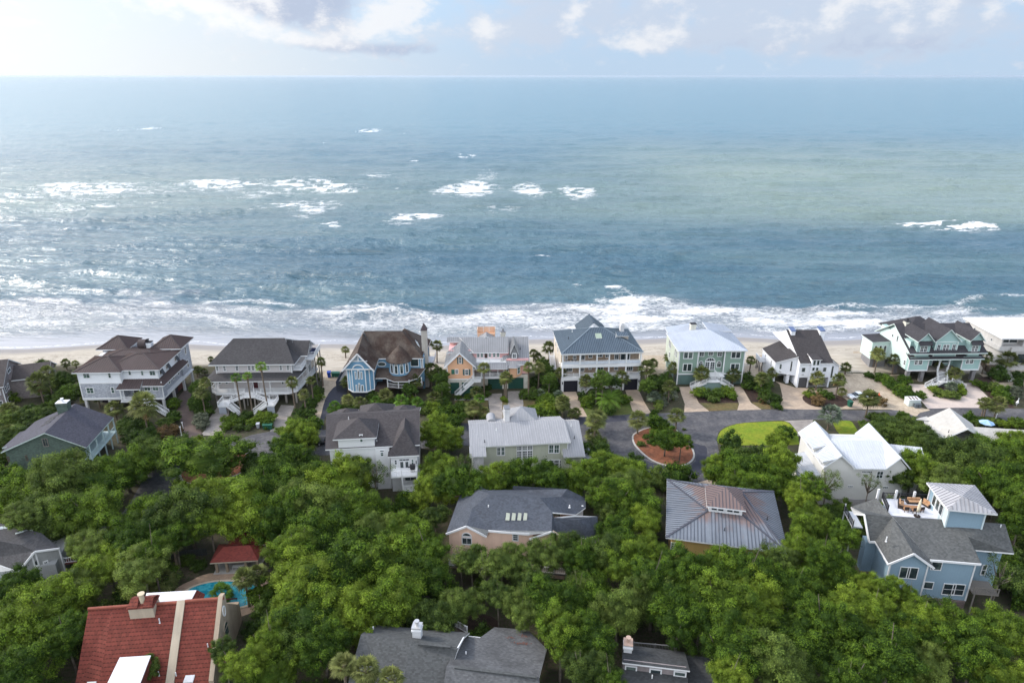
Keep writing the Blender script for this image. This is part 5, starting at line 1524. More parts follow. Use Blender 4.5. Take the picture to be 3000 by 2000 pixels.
def flat_roof_house():
    h = House('beach_house', 'pale concrete house with flat white roof and ribbon windows, at the right edge', 'house', 'C8', (1800, 800), 0, nick='flat-roofed house')
    W = mat('pale concrete wall', (0.47, 0.46, 0.45), .8, 'stucco', var=.06)
    z1 = 8.6
    x1 = 24
    w = MB(); w.box(.9, x1, 0, 15, 0, 5.2); w.box(-.2, x1, 0, 15, 5.2, 6.4); w.box(0, .3, 0, 15, 6.4, z1); w.box(.3, x1, 1.6, 15, 6.4, z1); w.box(5.4, 5.8, 0, 1.6, 6.4, z1); w.box(12, 12.4, 0, 1.6, 6.4, z1)
    h.foot(-1, x1, -1, 16)
    h.add('wall', w, W)
    b = MB(); b.box(-.6, x1 + .5, -.6, 15.6, z1 - .1, z1 + .25); b.box(-.4, x1 + .3, -.4, 15.4, z1 + .25, z1 + .28, 1); h.add('roof', b, [WHITE, mat('white membrane', (0.66, 0.65, 0.62), .8, 'speckle', var=.05)])
    F = Wall(h, (.3, 1.6), (x1, 1.6))
    for k in range(3): F.winm(.6 + k * 6.3, 2.6 + k * 6.3, 6.9, 8.3, 1, 1, fw=.06); F.winm(2.7 + k * 6.3, 4.7 + k * 6.3, 6.9, 8.3, 1, 1, fw=.06)
    F = Wall(h, (.9, 0), (x1, 0)); F.winm(4, 7, 2, 4.4, 2, 1, frame=DARK, fw=.08); F.winm(9, 12, 2, 4.4, 2, 1, frame=DARK, fw=.08)
    F = Wall(h, (0, 15), (0, 0)); F.winm(4, 4.6, 7, 7.6, 1, 1, fw=.05); F.winm(11, 11.5, 6.6, 7.2, 1, 1, fw=.05)
    Fp = Wall(h, (3, -.4), (8, -.4)); b = MB(); b.box(2.6, 7.5, -.5, -.2, 5.2, 6.3); h.add('balcony', b, W)
    b = MB()
    for k in range(9): b.box(-3.0 + k * .33, -2.78 + k * .33, -.6, -.5, 0, 1.7)
    h.add('fence_panel', b, mat('brown fence boards', (0.1, 0.07, 0.05), .85))


for fn in (far_left_house, metal_roof_house, stair_house, blue_victorian, pink_house, hip_veranda_house, sage_house, white_modern, mint_house, flat_roof_house):
    fn()

# ------------------------------------------------------------------ inland houses
def poly_mesh(mb, f, t=.2, k=0):
    for j in range(1, len(f) - 1): mb.slab([f[0], f[j], f[j + 1]], t + .003 * k, 0, 1)


def pxroof(h, faces, mats, name='roof', t=.22, seam=0, label=None):
    """faces given as lists of local points that may be slightly warped; split into flat pieces"""
    mb = MB()
    for k, f in enumerate(faces):
        poly_mesh(mb, f, t, k)
        if seam: seams(mb, f, seam, 2 if len(mats) > 2 else 0)
    return h.add(name, mb, mats, label=label)


def green_house():
    h = House('house', 'dark green shingled house with purple grey gable roof on the left', 'house', 'D1', (40, 690), 7, nick='dark green house')
    W = mat('dark green wall', (0.070, 0.100, 0.085), .8, 'shingle', step=.18, var=.1)
    R = mat('violet grey shingles', (0.055, 0.055, 0.072), .9, 'shingle', step=.2, var=.10)
    RM = [R, mat('pale green trim', (0.4, 0.48, 0.46), .6)]
    x0, x1, xm, ze, zr, yb = .7, 15.3, 8.9, 5.7, 9.2, 12.2
    w = MB(); w.box(x0 + .4, x1 - 2.6, .5, yb - .3, 0, ze); gabwall(w, x0 + .2, x1 - .4, .5, yb - .3, ze, zr - .1, 'y', mid=xm); h.add('wall', w, W)
    h.foot(x0, x1, 0, yb)
    roofpart(h, gabf(x0 - .1, x1 + .1, 0, yb, ze, zr, 'y', mid=xm), RM)
    roofpart(h, [[(x0 - 1.2, 2.4, ze - .35), (x0 + .2, 2.4, ze + .05), (x0 + .2, 8.5, ze + .05), (x0 - 1.2, 8.5, ze - .35)]], RM, label='eave extension')
    F = Wall(h, (x0, .5), (x1, .5))
    BR = mat('brown window frame', (0.1, 0.07, 0.05), .6)
    F.win(318, 376, 378, 436, 2, 1, frame=WOODG, fw=.1); F.win(190, 505, 218, 545, 1, 1, frame=BR, fw=.08); F.win(412, 495, 440, 535, 1, 1, frame=BR, fw=.08); F.win(50, 515, 78, 550, 1, 1, frame=BR, fw=.08)
    PT = mat('pale blue green paint', (0.42, 0.53, 0.54), .6)
    f = MB(); f.box(x1 - 2.6, x1 + .2, 1, yb - .2, 2.6, 2.8); h.add('veranda', f, PT)
    posts(h, [(x1, y) for y in (1.2, 4, 6.8, 9.4, yb - .3)], 0, ze - .2, .2, PT)
    rail(h, [(x1, 1), (x1, yb - .2)], 2.8, 1.0, m=PT)
    c = h.P(490, 150, y=9.6)
    chimney(h, c.x - 1.1, c.x + .9, 9.2, 10.6, 7.5, 10.7, W, WHITE)
    for k in range(3):
        y = 5.6 + k * 1.5
        b = MB(); f_ = lambda x, o: ze + (x - x0) * (zr - ze) / (xm - x0) + o
        b.slab([(5.2, y, f_(5.2, .12)), (7.0, y, f_(7.0, .12)), (7.0, y + .8, f_(7.0, .12)), (5.2, y + .8, f_(5.2, .12))], .1, 0, 1); h.add('skylight', b, [DARK, GREYM])


def dark_hip_house():
    h = House('house', 'white house with many peaked charcoal roofs and stacked rear balconies', 'house', 'D3', (1300, 1400), 6, nick='white house with charcoal peaks')
    W = mat('white lap wall', (0.6, 0.61, 0.62), .65, 'lap', step=.17, var=.05)
    R = mat('charcoal mottled shingles', (0.0476, 0.0435, 0.0462), .9, 'shingle', c2=(.045, .040, .042), amt=.8, step=.2, var=.15)
    RM = [R, WHITE]
    x0, x1 = -13.2, 3.0
    h.foot(x0, x1, -.5, 19)
    w = MB(); w.box(x0 + .5, x1 - .3, 4.6, 18, 0, 8.6); w.box(-2.0, x1 - .3, 2.9, 6, 0, 7.4); w.box(-11.0, -4.7, 4.2, 9, 5, 10.65); w.box(-4.7, -2.2, 3.9, 6, 0, 8.3); h.add('wall', w, W)
    zr = 11.5
    roofpart(h, [[(x0 - .1, 4.0, 8.65), (x1 + .2, 4.0, 8.65), (x1 + .2, 12, zr), (x0 - .8, 12, zr)], [(x0 - .8, 12, zr), (x1 + .2, 12, zr), (x1 + .2, 18.6, 8.9), (x0 - .1, 18.6, 8.9)]], RM)
    w = MB(); gabwall(w, x0 + .5, x1 - .3, 4.5, 18, 8.6, zr - .1, 'x', mid=12); h.add('gable_wall', w, W)
    # right front steep hip over the balcony bay
    roofpart(h, [[(-2.4, 2.4, 7.45), (x1 + .1, 2.4, 7.45), (.55, 5.6, 11.4)], [(x1 + .1, 2.4, 7.45), (x1 + .1, 9.5, 8.2), (.55, 9.5, 11.4), (.55, 5.6, 11.4)], [(-2.4, 9.5, 8.2), (-2.4, 2.4, 7.45), (.55, 5.6, 11.4), (.55, 9.5, 11.4)]], RM, label='steep hip over the balcony bay')
    q = h.P(690, 285, y=7.6)
    roofpart(h, [[(-11.8, 3.7, 10.7), (-4.2, 3.7, 10.7), (q.x, 7.4, q.z)], [(-4.2, 3.7, 10.7), (-4.2, 10.6, 10.7), (q.x, 7.4, q.z)], [(-11.8, 10.6, 10.7), (-11.8, 3.7, 10.7), (q.x, 7.4, q.z)], [(-4.2, 10.6, 10.7), (-11.8, 10.6, 10.7), (q.x, 7.4, q.z)]], RM, label='hip over the rear block')
    for (cx, cy, hw) in ((530, 160, 2.0), (925, 88, 3.4), (1305, 115, 2.2)):
        q = h.P(cx, cy, y=15.5)
        roofpart(h, hipf(q.x - hw, q.x + hw, 15.5 - hw, 15.5 + hw, q.z - hw * .62, q.z), RM, label='street side hip peak')
        w = MB(); w.box(q.x - hw + .4, q.x + hw - .4, 15.9 - hw, 15.1 + hw, 5, q.z - hw * .62); h.add('wall', w, W)
    F = Wall(h, (-11, 4.2), (-4.7, 4.2)); F.win(700, 518, 760, 622, 1, 2, glass=GLASSG)
    F = Wall(h, (-4.7, 3.9), (-2.2, 3.9)); F.win(980, 728, 1040, 748, 1, 1, fw=.06); F.win(982, 752, 1040, 812, 1, 2, glass=GLASSG)
    F = Wall(h, (-2.0, 2.9), (x1 - .3, 2.9))
    F.win(1240, 848, 1380, 868, 3, 1, fw=.05); F.win(1245, 876, 1315, 998, 1, 1); F.win(1315, 876, 1382, 998, 1, 1)
    F.win(1172, 856, 1222, 925, 1, 2); F.win(1402, 845, 1448, 970, 1, 3, glass=GLASSG); F.win(1460, 862, 1486, 915, 1, 1, fw=.05)
    # balconies
    f = MB(); f.box(-1.9, x1 - .3, 0, 2.9, 4.55, 4.8); h.add('balcony', f, WHITE); rail(h, [(-1.8, .05), (0, .05), (0, .06), (x1 - .35, .06), (x1 - .35, 2.9)], 4.8, 1.0)
    f = MB(); f.box(0, x1 - .3, 0, 2.9, 1.55, 1.8); h.add('balcony', f, WHITE); rail(h, [(0, .05), (x1 - .35, .06), (x1 - .35, 2.9)], 1.8, 1.0)
    posts(h, [(.05, .1), (x1 - .4, .1)], 0, 4.55, .22)
    Wall(h, (-2.0, 2.9), (x1 - .3, 2.9)).winm(2.2, 4.4, 2.0, 4.0, 2, 1)
    g = MB(); g.box(1.4, 2.3, 1.2, 1.8, 5.4, 5.9); g.tube([(1.4, 1.5, 5.95), (2.3, 1.5, 5.95)], .32, 10); g.box(1.5, 2.2, 1.3, 1.7, 4.8, 5.4)
    g.bar((1.1, 1.5, 5.7), (1.4, 1.5, 5.7), .4, .05); o = g.build('barbecue_grill', DARK); o.matrix_world = h.M; tag(o, 'black barbecue grill on the upper balcony of the white house with charcoal peaks', 'grill')
    vents(h, [(-9.8, 10.6, 11.0), (-4.4, 5.2, 8.9)])


def pale_metal_house():
    h = House('house', 'pale sage stucco house with long light grey metal roof, chimney and pyramid cupola', 'house', 'D4', (580, 1110), 5.7, nick='pale sage metal-roofed house')
    W = mat('pale sage stucco', (0.4, 0.42, 0.34), .85, 'stucco', var=.06)
    R = mat('pale grey metal roof', (0.27, 0.275, 0.29), 0.65, 'metal', spec=0.25, var=.06)
    RM = [R, mat('pale grey trim', (0.5, 0.52, 0.5), .6), mat('pale grey ribs', (0.36, 0.365, 0.38), 0.65, 'metal')]
    h.foot(-3, 18.5, -1, 11)
    ze, zr, yr = 6.75, 8.3, 6
    # pitch chosen so that the ridge stands over the middle
    w = MB(); w.box(-2.6, 15.2, .5, 10, 0, ze); w.box(14, 18.0, -.4, 10, 0, 4.4); gabwall(w, -2.6, 15.1, .4, 10.4, ze, zr, 'x', mid=yr); gabwall(w, 14, 18, -.4, 10.4, 4.4, zr - .4, 'x', mid=yr); h.add('wall', w, W)
    roofpart(h, [[(0, -.1, ze + .06), (15.7, -.1, ze + .06), (15.5, yr, zr), (-2.9, yr, zr), (-3.0, .3, ze + .1)], [(-2.9, yr, zr), (15.5, yr, zr), (15.3, 10.6, ze), (-2.9, 10.6, ze)]], RM, seam=.45)
    roofpart(h, [[(14.2, -1.1, 4.32), (18.3, -1.1, 4.32), (18.3, yr, 8.05), (14.2, yr, 8.05)], [(14.2, yr, 8.05), (18.3, yr, 8.05), (18.3, 10.4, 6.0), (14.2, 10.4, 6.0)]], RM, seam=.45, label='lower east wing roof')
    roofpart(h, [[(-3.1, -2.2, 6.0), (-.1, -2.2, 6.0), (-.1, .2, 6.85), (-3.1, .2, 6.85)]], RM, seam=.45)
    w = MB(); w.box(-2.6, -.6, -1.8, .5, 0, 6.0); h.add('wall', w, mat('white stucco', (0.6, 0.6, 0.61), .7, 'stucco'))
    a = h.P(1040, 135, y=9.5)
    roofpart(h, hipf(a.x - 3.3, a.x + 3.3, 6.2, 12.8, a.z - 2.3, a.z), RM, seam=.6, label='pyramid cupola roof')
    w = MB(); w.box(a.x - 2.9, a.x + 2.9, 6.6, 12.4, 5, a.z - 2.3); h.add('wall', w, W)
    c = h.P(820, 330, y=7.0); c1 = h.P(890, 330, y=7.0); ct = h.P(850, 152, y=7.6)
    chimney(h, c.x, c1.x, 6.8, 8.4, 6.5, ct.z, mat('white stucco', (0.6, 0.6, 0.61), .7, 'stucco'), GREYM, 'flat', pot=False)
    b = MB(); b.tube([(1.6, 8.2, 7.2), (1.6, 11.0, 7.2)], .9, 16); h.add('roof', b, [R], label='small curved dormer roof')
    F = Wall(h, (0, .5), (15.2, .5))
    u0, z1 = F.uv(985, 672); u1, z0 = F.uv(1200, 862)
    L = (u1 - u0) / 3
    for k in range(3):
        F.winm(u0 + k * L, u0 + (k + 1) * L, z1 - 1.0, z1, 3, 2, fw=.12, mw=.06); F.winm(u0 + k * L, u0 + (k + 1) * L, z0, z1 - 1.02, 3, 4, fw=.12, mw=.06)
    F.win(1415, 650, 1488, 770, 2, 2, glass=GLASSG, fw=.16); F.win(1488, 650, 1564, 770, 2, 2, glass=GLASSG, fw=.16)
    F.win(715, 688, 770, 800, 2, 2, glass=GLASSG); F.win(772, 686, 828, 800, 2, 2, glass=GLASSG)
    for c_ in ((1335, 860, 1405, 985), (1412, 858, 1480, 985), (1486, 856, 1558, 985), (1562, 855, 1640, 985)): F.win(*c_, 3, 3, fw=.14)
    b = MB(); b.cyl(18.6, 0, 0, 3.6, .12); b.box(18.2, 20, -.4, 3.5, 3.2, 3.3); h.add('pergola', b, [GREYM])
    vents(h, [(2.2, 4, 7.8), (16.6, 4.8, 7.5), (14.9, 1.2, 5.7), (4.0, 8.9, 7.4), (11, 8.9, 7.4)]); vents(h, [(16.8, 2.4, 6.2), (-.2, 1.0, 7.1)], DARK)
    corners(h, [(15.2, .5)], 0, ze)


def peach_house():
    h = House('house', 'peach house with broad slate grey roof of several gables and four skylights', 'house', 'D5', (250, 1250), -8, nick='peach slate-roofed house')
    W = mat('peach stucco', (0.76, 0.54, 0.42), .8, 'stucco', var=.05)
    R = mat('slate grey shingles', (0.052, 0.06, 0.076), .9, 'shingle', step=.2, var=.13)
    RM = [R, WHITE]
    h.foot(-.5, 22, -.5, 15)
    ze, zv = 6.6, 7.75
    w = MB(); w.box(.0, 6.0, .4, .8, 0, ze); w.box(.2, 6.0, .8, 12, 0, 5.7); gabwall(w, 0, 5.9, .4, 2, ze, 8.2, 'y'); w.box(6.0, 12.6, .35, 1.2, 2.9, zv); w.box(6.0, 12.6, 1.2, 11, 2.9, 6.8); w.box(6.4, 12.4, 1.2, 12, 0, 2.9); w.box(12.4, 18.6, .2, 8, 0, 5.6); gabwall(w, 12.4, 18.3, .2, .6, 6.5, 8.5, 'y'); w.box(12.4, 18.3, .2, .6, 5.5, 6.5); w.box(16, 20.8, 1.5, 6, 0, 5.4)
    h.add('wall', w, W)
    P = h.P
    A = P(205, 790, y=-.1); B = P(465, 692, y=-.1); C = P(722, 825, y=-.1)
    D = P(745, 750, y=-.1); E = P(1268, 795, y=-.1); F_ = P(1550, 762, y=-.2)
    zr = 9.9
    R1 = P(760, 290, z=zr); R2 = P(1400, 335, z=zr)
    BR = P(420, 190, z=6.0); AP = P(650, 110, z=8.0); ND = P(620, 240, z=8.7)
    k1 = P(540, 470, z=8.9)
    k2 = P(1560, 520, z=9.2)
    pxroof(h, [[A, B, k1, R1, ND, AP, BR], [B, C, D, k1], [D, E, F_, k2, R2, R1, k1]], RM)
    back = P(1050, 235, z=7.4); bb = P(1670, 325, z=8.2)
    pk = P(1750, 225, z=9.0); pl = P(1060, 183, z=8.2)
    pr = P(1990, 345, z=7.2); pr2 = P(1985, 460, z=7.0)
    pxroof(h, [[ND, R1, R2, bb, back], [back, bb, pk, pl]], [R, R], label='rear slopes')
    pxroof(h, [[AP, ND, P(880, 225, z=6.4)]], RM)
    pxroof(h, [[R2, k2, P(1862, 548, z=7.2), bb], [bb, P(1862, 548, z=7.2), pr2, pr, pk]], RM, label='east slopes')
    q = P(1575, 590, z=8.7); q2 = P(1850, 560, z=8.7); q3 = P(2138, 575, z=7.2); q4 = P(2135, 815, z=5.8)
    q5 = P(1990, 850, z=5.8); q6 = P(1880, 615, z=8.5); q7 = P(1620, 800, z=6.8)
    pxroof(h, [[F_, q7, q], [q, q7, q5, q6], [q6, q5, q4, q3], [q, q6, q3, q2], [k2, F_, q]], RM, label='south east wing roof')
    w = MB()
    w.prism([(pr2.x - .5, pr2.y + .3), (pr.x - .5, pr.y - .6), (pk.x, pk.y - 1), (bb.x, bb.y - .5)], 0, 6.3); h.add('wall', w, W)
    w = MB(); c = P(1955, 480, y=pr2.y + .1); w.box(c.x - 2.4, c.x, pr2.y, pr2.y + .2, 5.4, 7.2); h.add('trim', w, WHITE)
    # trim on the rakes
    for l in (((A, B), (B, C)), ((D, E),), ((P(1268, 855, y=-.2), F_),), ((F_, P(1615, 800, y=-.2)),)):
        t = MB()
        for a, b in l: t.bar(a + Vector((0, -.06, -.12)), b + Vector((0, -.06, -.12)), .12, .3)
        h.add('trim', t, WHITE)
    F = Wall(h, (0, .4), (6, .4)); u0, z1 = F.uv(400, 770); u1, z0 = F.uv(535, 840); F.winm(u0, u1, z1 - (u1 - u0) / 2, z1, 1, 1, arch=True, fw=.16); F.winm(u0, u1, z0 - 1.4, z0 - .1, 2, 1)
    F = Wall(h, (6, .35), (12.6, .35)); F.win(1050, 790, 1130, 890, 1, 3, fw=.14)
    for (c0, c1) in ((960, 1020), (1036, 1094), (1112, 1168), (1186, 1242)):
        k = lambda cx, cy, o=0.0: P(cx, cy, z=8.4 + (640 - cy) / 110 * 1.05) + Vector((0, 0, .15))
        b = MB(); b.slab([k(c0, 632), k(c1 - 8, 636), k(c1, 545), k(c0 + 14, 538)], .3); h.add('skylight', b, [mat('cream skylight', (0.42, 0.44, 0.36), .25), GREYM])
    for (cx, cy, z) in ((745, 455, 9.1), (1168, 690, 8.1), (1780, 455, 8.6)):
        p = P(cx, cy, z=z); vents(h, [(p.x, p.y, p.z - .1)], WHITE, .09, .45)
    dk = MB(); dk.box(.5, 9.5, -2.6, .3, 2.6, 2.8); h.add('deck', dk, WOODG); rail(h, [(.6, -2.5), (9.4, -2.5)], 2.8)
    d2 = MB(); d2.box(13, 19, -2.2, .1, 2.6, 2.8); h.add('deck', d2, WOODG); rail(h, [(13, -2.1), (19, -2.1)], 2.8)


def rusty_house():
    h = House('house', 'yellow house under a broad rust streaked metal pyramid roof with white clerestory', 'house', 'D6', (300, 1740), -12.4, nick='rusty pyramid-roofed house')
    W = mat('yellow stucco', (0.56, 0.38, 0.14), .8, 'stucco', var=.05)
    R = mat('rusty metal roof', (0.15, 0.17, 0.20), 0.8, 'metal', spec=0.15, var=.10)
    # rust: brown streaks that run down from the ridge area
    nt = R.node_tree; bs = nt.nodes['Principled BSDF']
    src = bs.inputs['Base Color'].links[0].from_socket
    tc = nt.nodes.new('ShaderNodeTexCoord')
    sp = nn(nt, 'ShaderNodeSeparateXYZ', ins={0: tc.outputs['UV']})
    ob = nn(nt, 'ShaderNodeSeparateXYZ', ins={0: tc.outputs['Object']})
    cv = nn(nt, 'ShaderNodeCombineXYZ', ins={0: mth(nt, 'FLOOR', mth(nt, 'DIVIDE', sp.outputs[0], .5)), 1: mth(nt, 'MULTIPLY', sp.outputs[1], .13)})
    n = nn(nt, 'ShaderNodeTexNoise', ins={'Vector': cv.outputs[0], 'Scale': 1.4, 'Detail': 3.0})
    n2 = nn(nt, 'ShaderNodeTexNoise', ins={'Vector': tc.outputs['Object'], 'Scale': .5, 'Detail': 5.0})
    hz = ramp(nt, ob.outputs[2], 7.6, 10.4, 0, .55)
    f = ramp(nt, mth(nt, 'ADD', mth(nt, 'ADD', mth(nt, 'MULTIPLY', n.outputs['Fac'], .6), mth(nt, 'MULTIPLY', n2.outputs['Fac'], .45)), hz), .60, .86, 0, .8)
    nt.links.new(mixc(nt, f, src, (.155, .10, .085)), bs.inputs['Base Color'])
    RM = [R, WHITE, mat('dull steel ribs', (0.065, 0.07, 0.09), 0.85, 'metal')]
    x0, x1, y0, y1, ze = -1.0, 15.85, 0, 15.8, 7.6
    w = MB(); w.box(x0 + .9, x1 - .9, .9, y1 - .9, 0, ze); h.add('wall', w, W); h.foot(x0, x1, y0, y1)
    AF1, AF2 = (5.0, 5.9, 9.05), (10.0, 5.9, 9.05)
    AB1, AB2 = (5.0, 11.0, 9.9), (10.2, 10.8, 9.9)
    e = [(x0, y0, ze), (x1, y0, ze), (x1, y1, ze), (x0, y1, ze)]
    roofpart(h, [[e[0], e[1], AF2, AF1], [e[1], e[2], AB2, AF2][:4], [e[2], e[3], AB1, AB2], [e[3], e[0], AF1, AB1]], RM, seam=.5, cap=2)
    w = MB(); w.box(5.1, 9.9, 5.8, 9, 8.6, 10.25); h.add('wall', w, WHITE, label='white clerestory')
    zc = 10.3
    roofpart(h, [[(4.7, 5.2, zc), (10.3, 5.2, zc), (7.55, 9.4, 11.35)], [(10.3, 5.2, zc), (10.3, 11.0, zc - .2), (9.4, 11, 10.5), (7.55, 9.4, 11.35)], [(4.7, 11, zc - .2), (4.7, 5.2, zc), (7.55, 9.4, 11.35), (5.6, 11, 10.5)]], RM, seam=.5, label='clerestory roof')
    F = Wall(h, (5.1, 5.8), (9.9, 5.8))
    for u in (.35, 1.3, 2.6, 3.55): F.winm(u, u + .85, 9.35, 10.05, 1, 1, fw=.05)
    F = Wall(h, (x0 + .9, .9), (x1 - .9, .9)); F.win(335, 1155, 455, 1315, 3, 4, fw=.14); F.win(1100, 1255, 1210, 1400, 2, 2, fw=.14); F.win(1490, 1300, 1540, 1400, 1, 1)
    vents(h, [(13.6, 6.2, 8.6)], DARK)
    vents(h, [(7.3, 2.6, 8.2)], DARK)


def white_metal_house():
    h = House('house', 'white house with bright white metal gable roofs, left of the street bend', 'house', 'D8', (540, 1560), -2.5, nick='white metal-roofed house')
    h.root['label'] = 'pale house with bright white metal roofs forming two long parallel gables'
    W = mat('off white lap wall', (0.55, 0.545, 0.52), .7, 'lap', step=.18, var=.05)
    R = mat('white metal roof', (0.45, 0.47, 0.50), 0.65, 'metal', spec=0.25, var=.04)
    RM = [R, WHITE, mat('white metal ribs', (0.5, 0.53, 0.58), .5, 'metal')]
    P = h.P
    e = P(540, 1020, y=0); ez = e.z
    g1 = P(910, 850, y=0); g2 = P(1765, 880, y=0); vl = P(1100, 1040, y=0); vr = P(1545, 1045, y=0)
    b1 = P(545, 355, z=g1.z); b2 = P(1325, 380, z=g2.z)
    yb = (b1.y + b2.y) / 2
    xl = 2 * g1.x - vl.x; xr = 2 * g2.x - vr.x
    yl = P(300, 540, z=ez).y
    print('WM', e, g1, g2, vl, vr, b1, b2, xl, xr)
    h.foot(xl - 1, xr + 4, 0, yb)
    w = MB(); w.box(xl + .4, xr - .5, .3, yb - .5, 0, ez); gabwall(w, xl + .4, vl.x, .3, yb - .5, ez, g1.z, 'y'); gabwall(w, vr.x, xr - .5, .3, yb - .5, ez, g2.z, 'y'); w.box(xl - 1.6, xl + .5, 3.5, 9, 0, 4.6); w.cyl(xl - .8, 3.6, 0, 4.6, 1.9, 20); h.add('wall', w, W)
    roofpart(h, gabf(xl, vl.x + .1, -.1, yb, ez, g1.z, 'y'), RM, seam=.42, label='west gable roof')
    roofpart(h, gabf(vr.x, xr, -.1, yb, ez, g2.z, 'y'), RM, seam=.42, label='east gable roof')
    ra = P(820, 645, z=g1.z - .5); yr = ra.y
    roofpart(h, [[(vl.x - .2, -.1, ez), (vr.x + .2, -.1, ez), (g2.x, yr, g1.z - .3), (g1.x, yr, g1.z - .3)], [(g1.x, yr, g1.z - .3), (g2.x, yr, g1.z - .3), (g2.x, yb - 2.2, ez + .6), (g1.x, yb - 2.2, ez + .6)]], RM, seam=.42, label='link roof between the gables')
    roofpart(h, [[(xr - .2, 3.5, ez - .4), (xr + 4.2, 2.5, ez - .6), (xr + 4.8, 6.5, ez + .7), (xr - 2, 7.5, ez + .8)]], RM, seam=.42, label='low east wing roof')
    w = MB(); w.box(xr - .5, xr + 3.8, 3.6, 7, 0, ez - .7); h.add('wall', w, W)
    # shed dormers on the west slope
    for (ya, yb_, t) in ((.0, 2.8, 0), (4.6, 8.4, 1)):
        w = MB(); w.box(xl + .1, xl + 3, ya + .25, yb_ - .25, ez - .6, ez + 1.15); h.add('dormer', w, W)
        roofpart(h, [[(xl - .3, ya, ez + 1.05), (xl - .3, yb_, ez + 1.05), (g1.x - .6, yb_, ez + 1.75), (g1.x - .6, ya, ez + 1.75)]], RM, seam=.42, label='dormer roof')
        F = Wall(h, (xl + .1, yb_), (xl + .1, ya)); F.winm(.5, 1.3, ez - .3, ez + .8, 2, 2, fw=.08); F.winm(1.5, 2.3, ez - .3, ez + .8, 2, 2, fw=.08)
    roofpart(h, [[(xl - 3.0, 1.4, 4.3), (xl + .4, 1.0, 5.2), (xl + .4, 9.4, 5.2), (xl - 2.6, 9.4, 4.3)]], RM, seam=.42, label='porch roof')
    F = Wall(h, (xl + .4, .3), (xr, .3))
    for c in ((1202, 1068, 1268, 1098), (1276, 1070, 1344, 1102), (832, 1272, 894, 1302), (1000, 1280, 1068, 1308)): F.win(*c, 3, 1, fw=.05, frame=WHITE)
    F.win(1420, 1074, 1492, 1178, 2, 2, fw=.08); F.win(1505, 1290, 1572, 1326, 3, 1, fw=.06, glass=GLASSG)
    for u in (0, 1.1): Wall(h, (xl - 2.2, 2.3), (xl, 1.8)).winm(.2 + u, .9 + u, 1.6, 3.8, 1, 1, fw=.08)
    b = MB(); b.box(xl + .35, xr - .45, .2, .3, 0.0, 1.25); h.add('wall', b, mat('pale grey base', (0.33, 0.32, 0.32), .8), label='grey plinth')
    vents(h, [(vr.x - 1.4, 3.5, ez + 1.4)], WHITE, .05, .2)


def grey_gable_house():
    h = House('house', 'low pale grey shingled roof with a peaked front, by the road on the right', 'house', 'E8', (1000, 1330), -8, nick='pale grey roofed house')
    R = mat('pale weathered shingles', (0.4, 0.39, 0.37), .9, 'speckle', var=.08)
    RM = [R, WHITE]
    W = mat('grey board wall', (0.27, 0.26, 0.25), .8, 'board', step=.3)
    P = h.P
    zt, ze = 6.6, 3.6
    a = P(950, 490, z=zt + .3); g = P(1230, 815, z=zt); lf = P(560, 665, z=ze); l2 = P(920, 945, z=ze + .2)
    r1 = P(1300, 735, z=ze + .4); r2 = P(1430, 935, z=ze + .4)
    pxroof(h, [[lf, P(640, 990, z=ze), l2, g, a], [a, g, r2, r1]], RM)
    pxroof(h, [[P(1290, 780, z=ze + .9), P(1430, 930, z=ze - .2), P(1480, 1010, z=ze - .4), P(2400, 1060, z=ze - .4), P(2400, 850, z=ze + 1.2)]], RM, label='long east wing roof')
    pxroof(h, [[P(440, 660, z=ze), lf, P(700, 700, z=ze + .5), P(600, 620, z=ze)]], RM)
    w = MB(); w.slab([P(1100, 872, z=ze + 1.0), P(1400, 905, z=ze + .6), g + Vector((0, .1, -.25))], .2, 0, 0, (0, 1, 0)); h.add('gable_wall', w, W)
    lo = [P(700, 900, z=0), P(1420, 1100, z=0), P(1400, 900, z=0), P(900, 640, z=0)]
    w = MB(); w.prism([(l2.x - 3, l2.y + 1.2), (r2.x - .6, r2.y + .8), (r1.x, r1.y), (a.x, a.y - 1)], 0, ze); w.box(r2.x, r2.x + 14, r2.y + 2.2, r2.y + 5.5, 0, ze - .6); h.add('wall', w, W)
    h.foot(l2.x - 3, r2.x + 14, l2.y - 1, a.y)
    t = MB(); t.bar(g, r2, .15, .25); t.bar(g, l2, .12, .2); h.add('trim', t, WHITE)
    q = P(940, 850, z=5.2); vents(h, [(q.x, q.y, q.z - .2)], DARK)


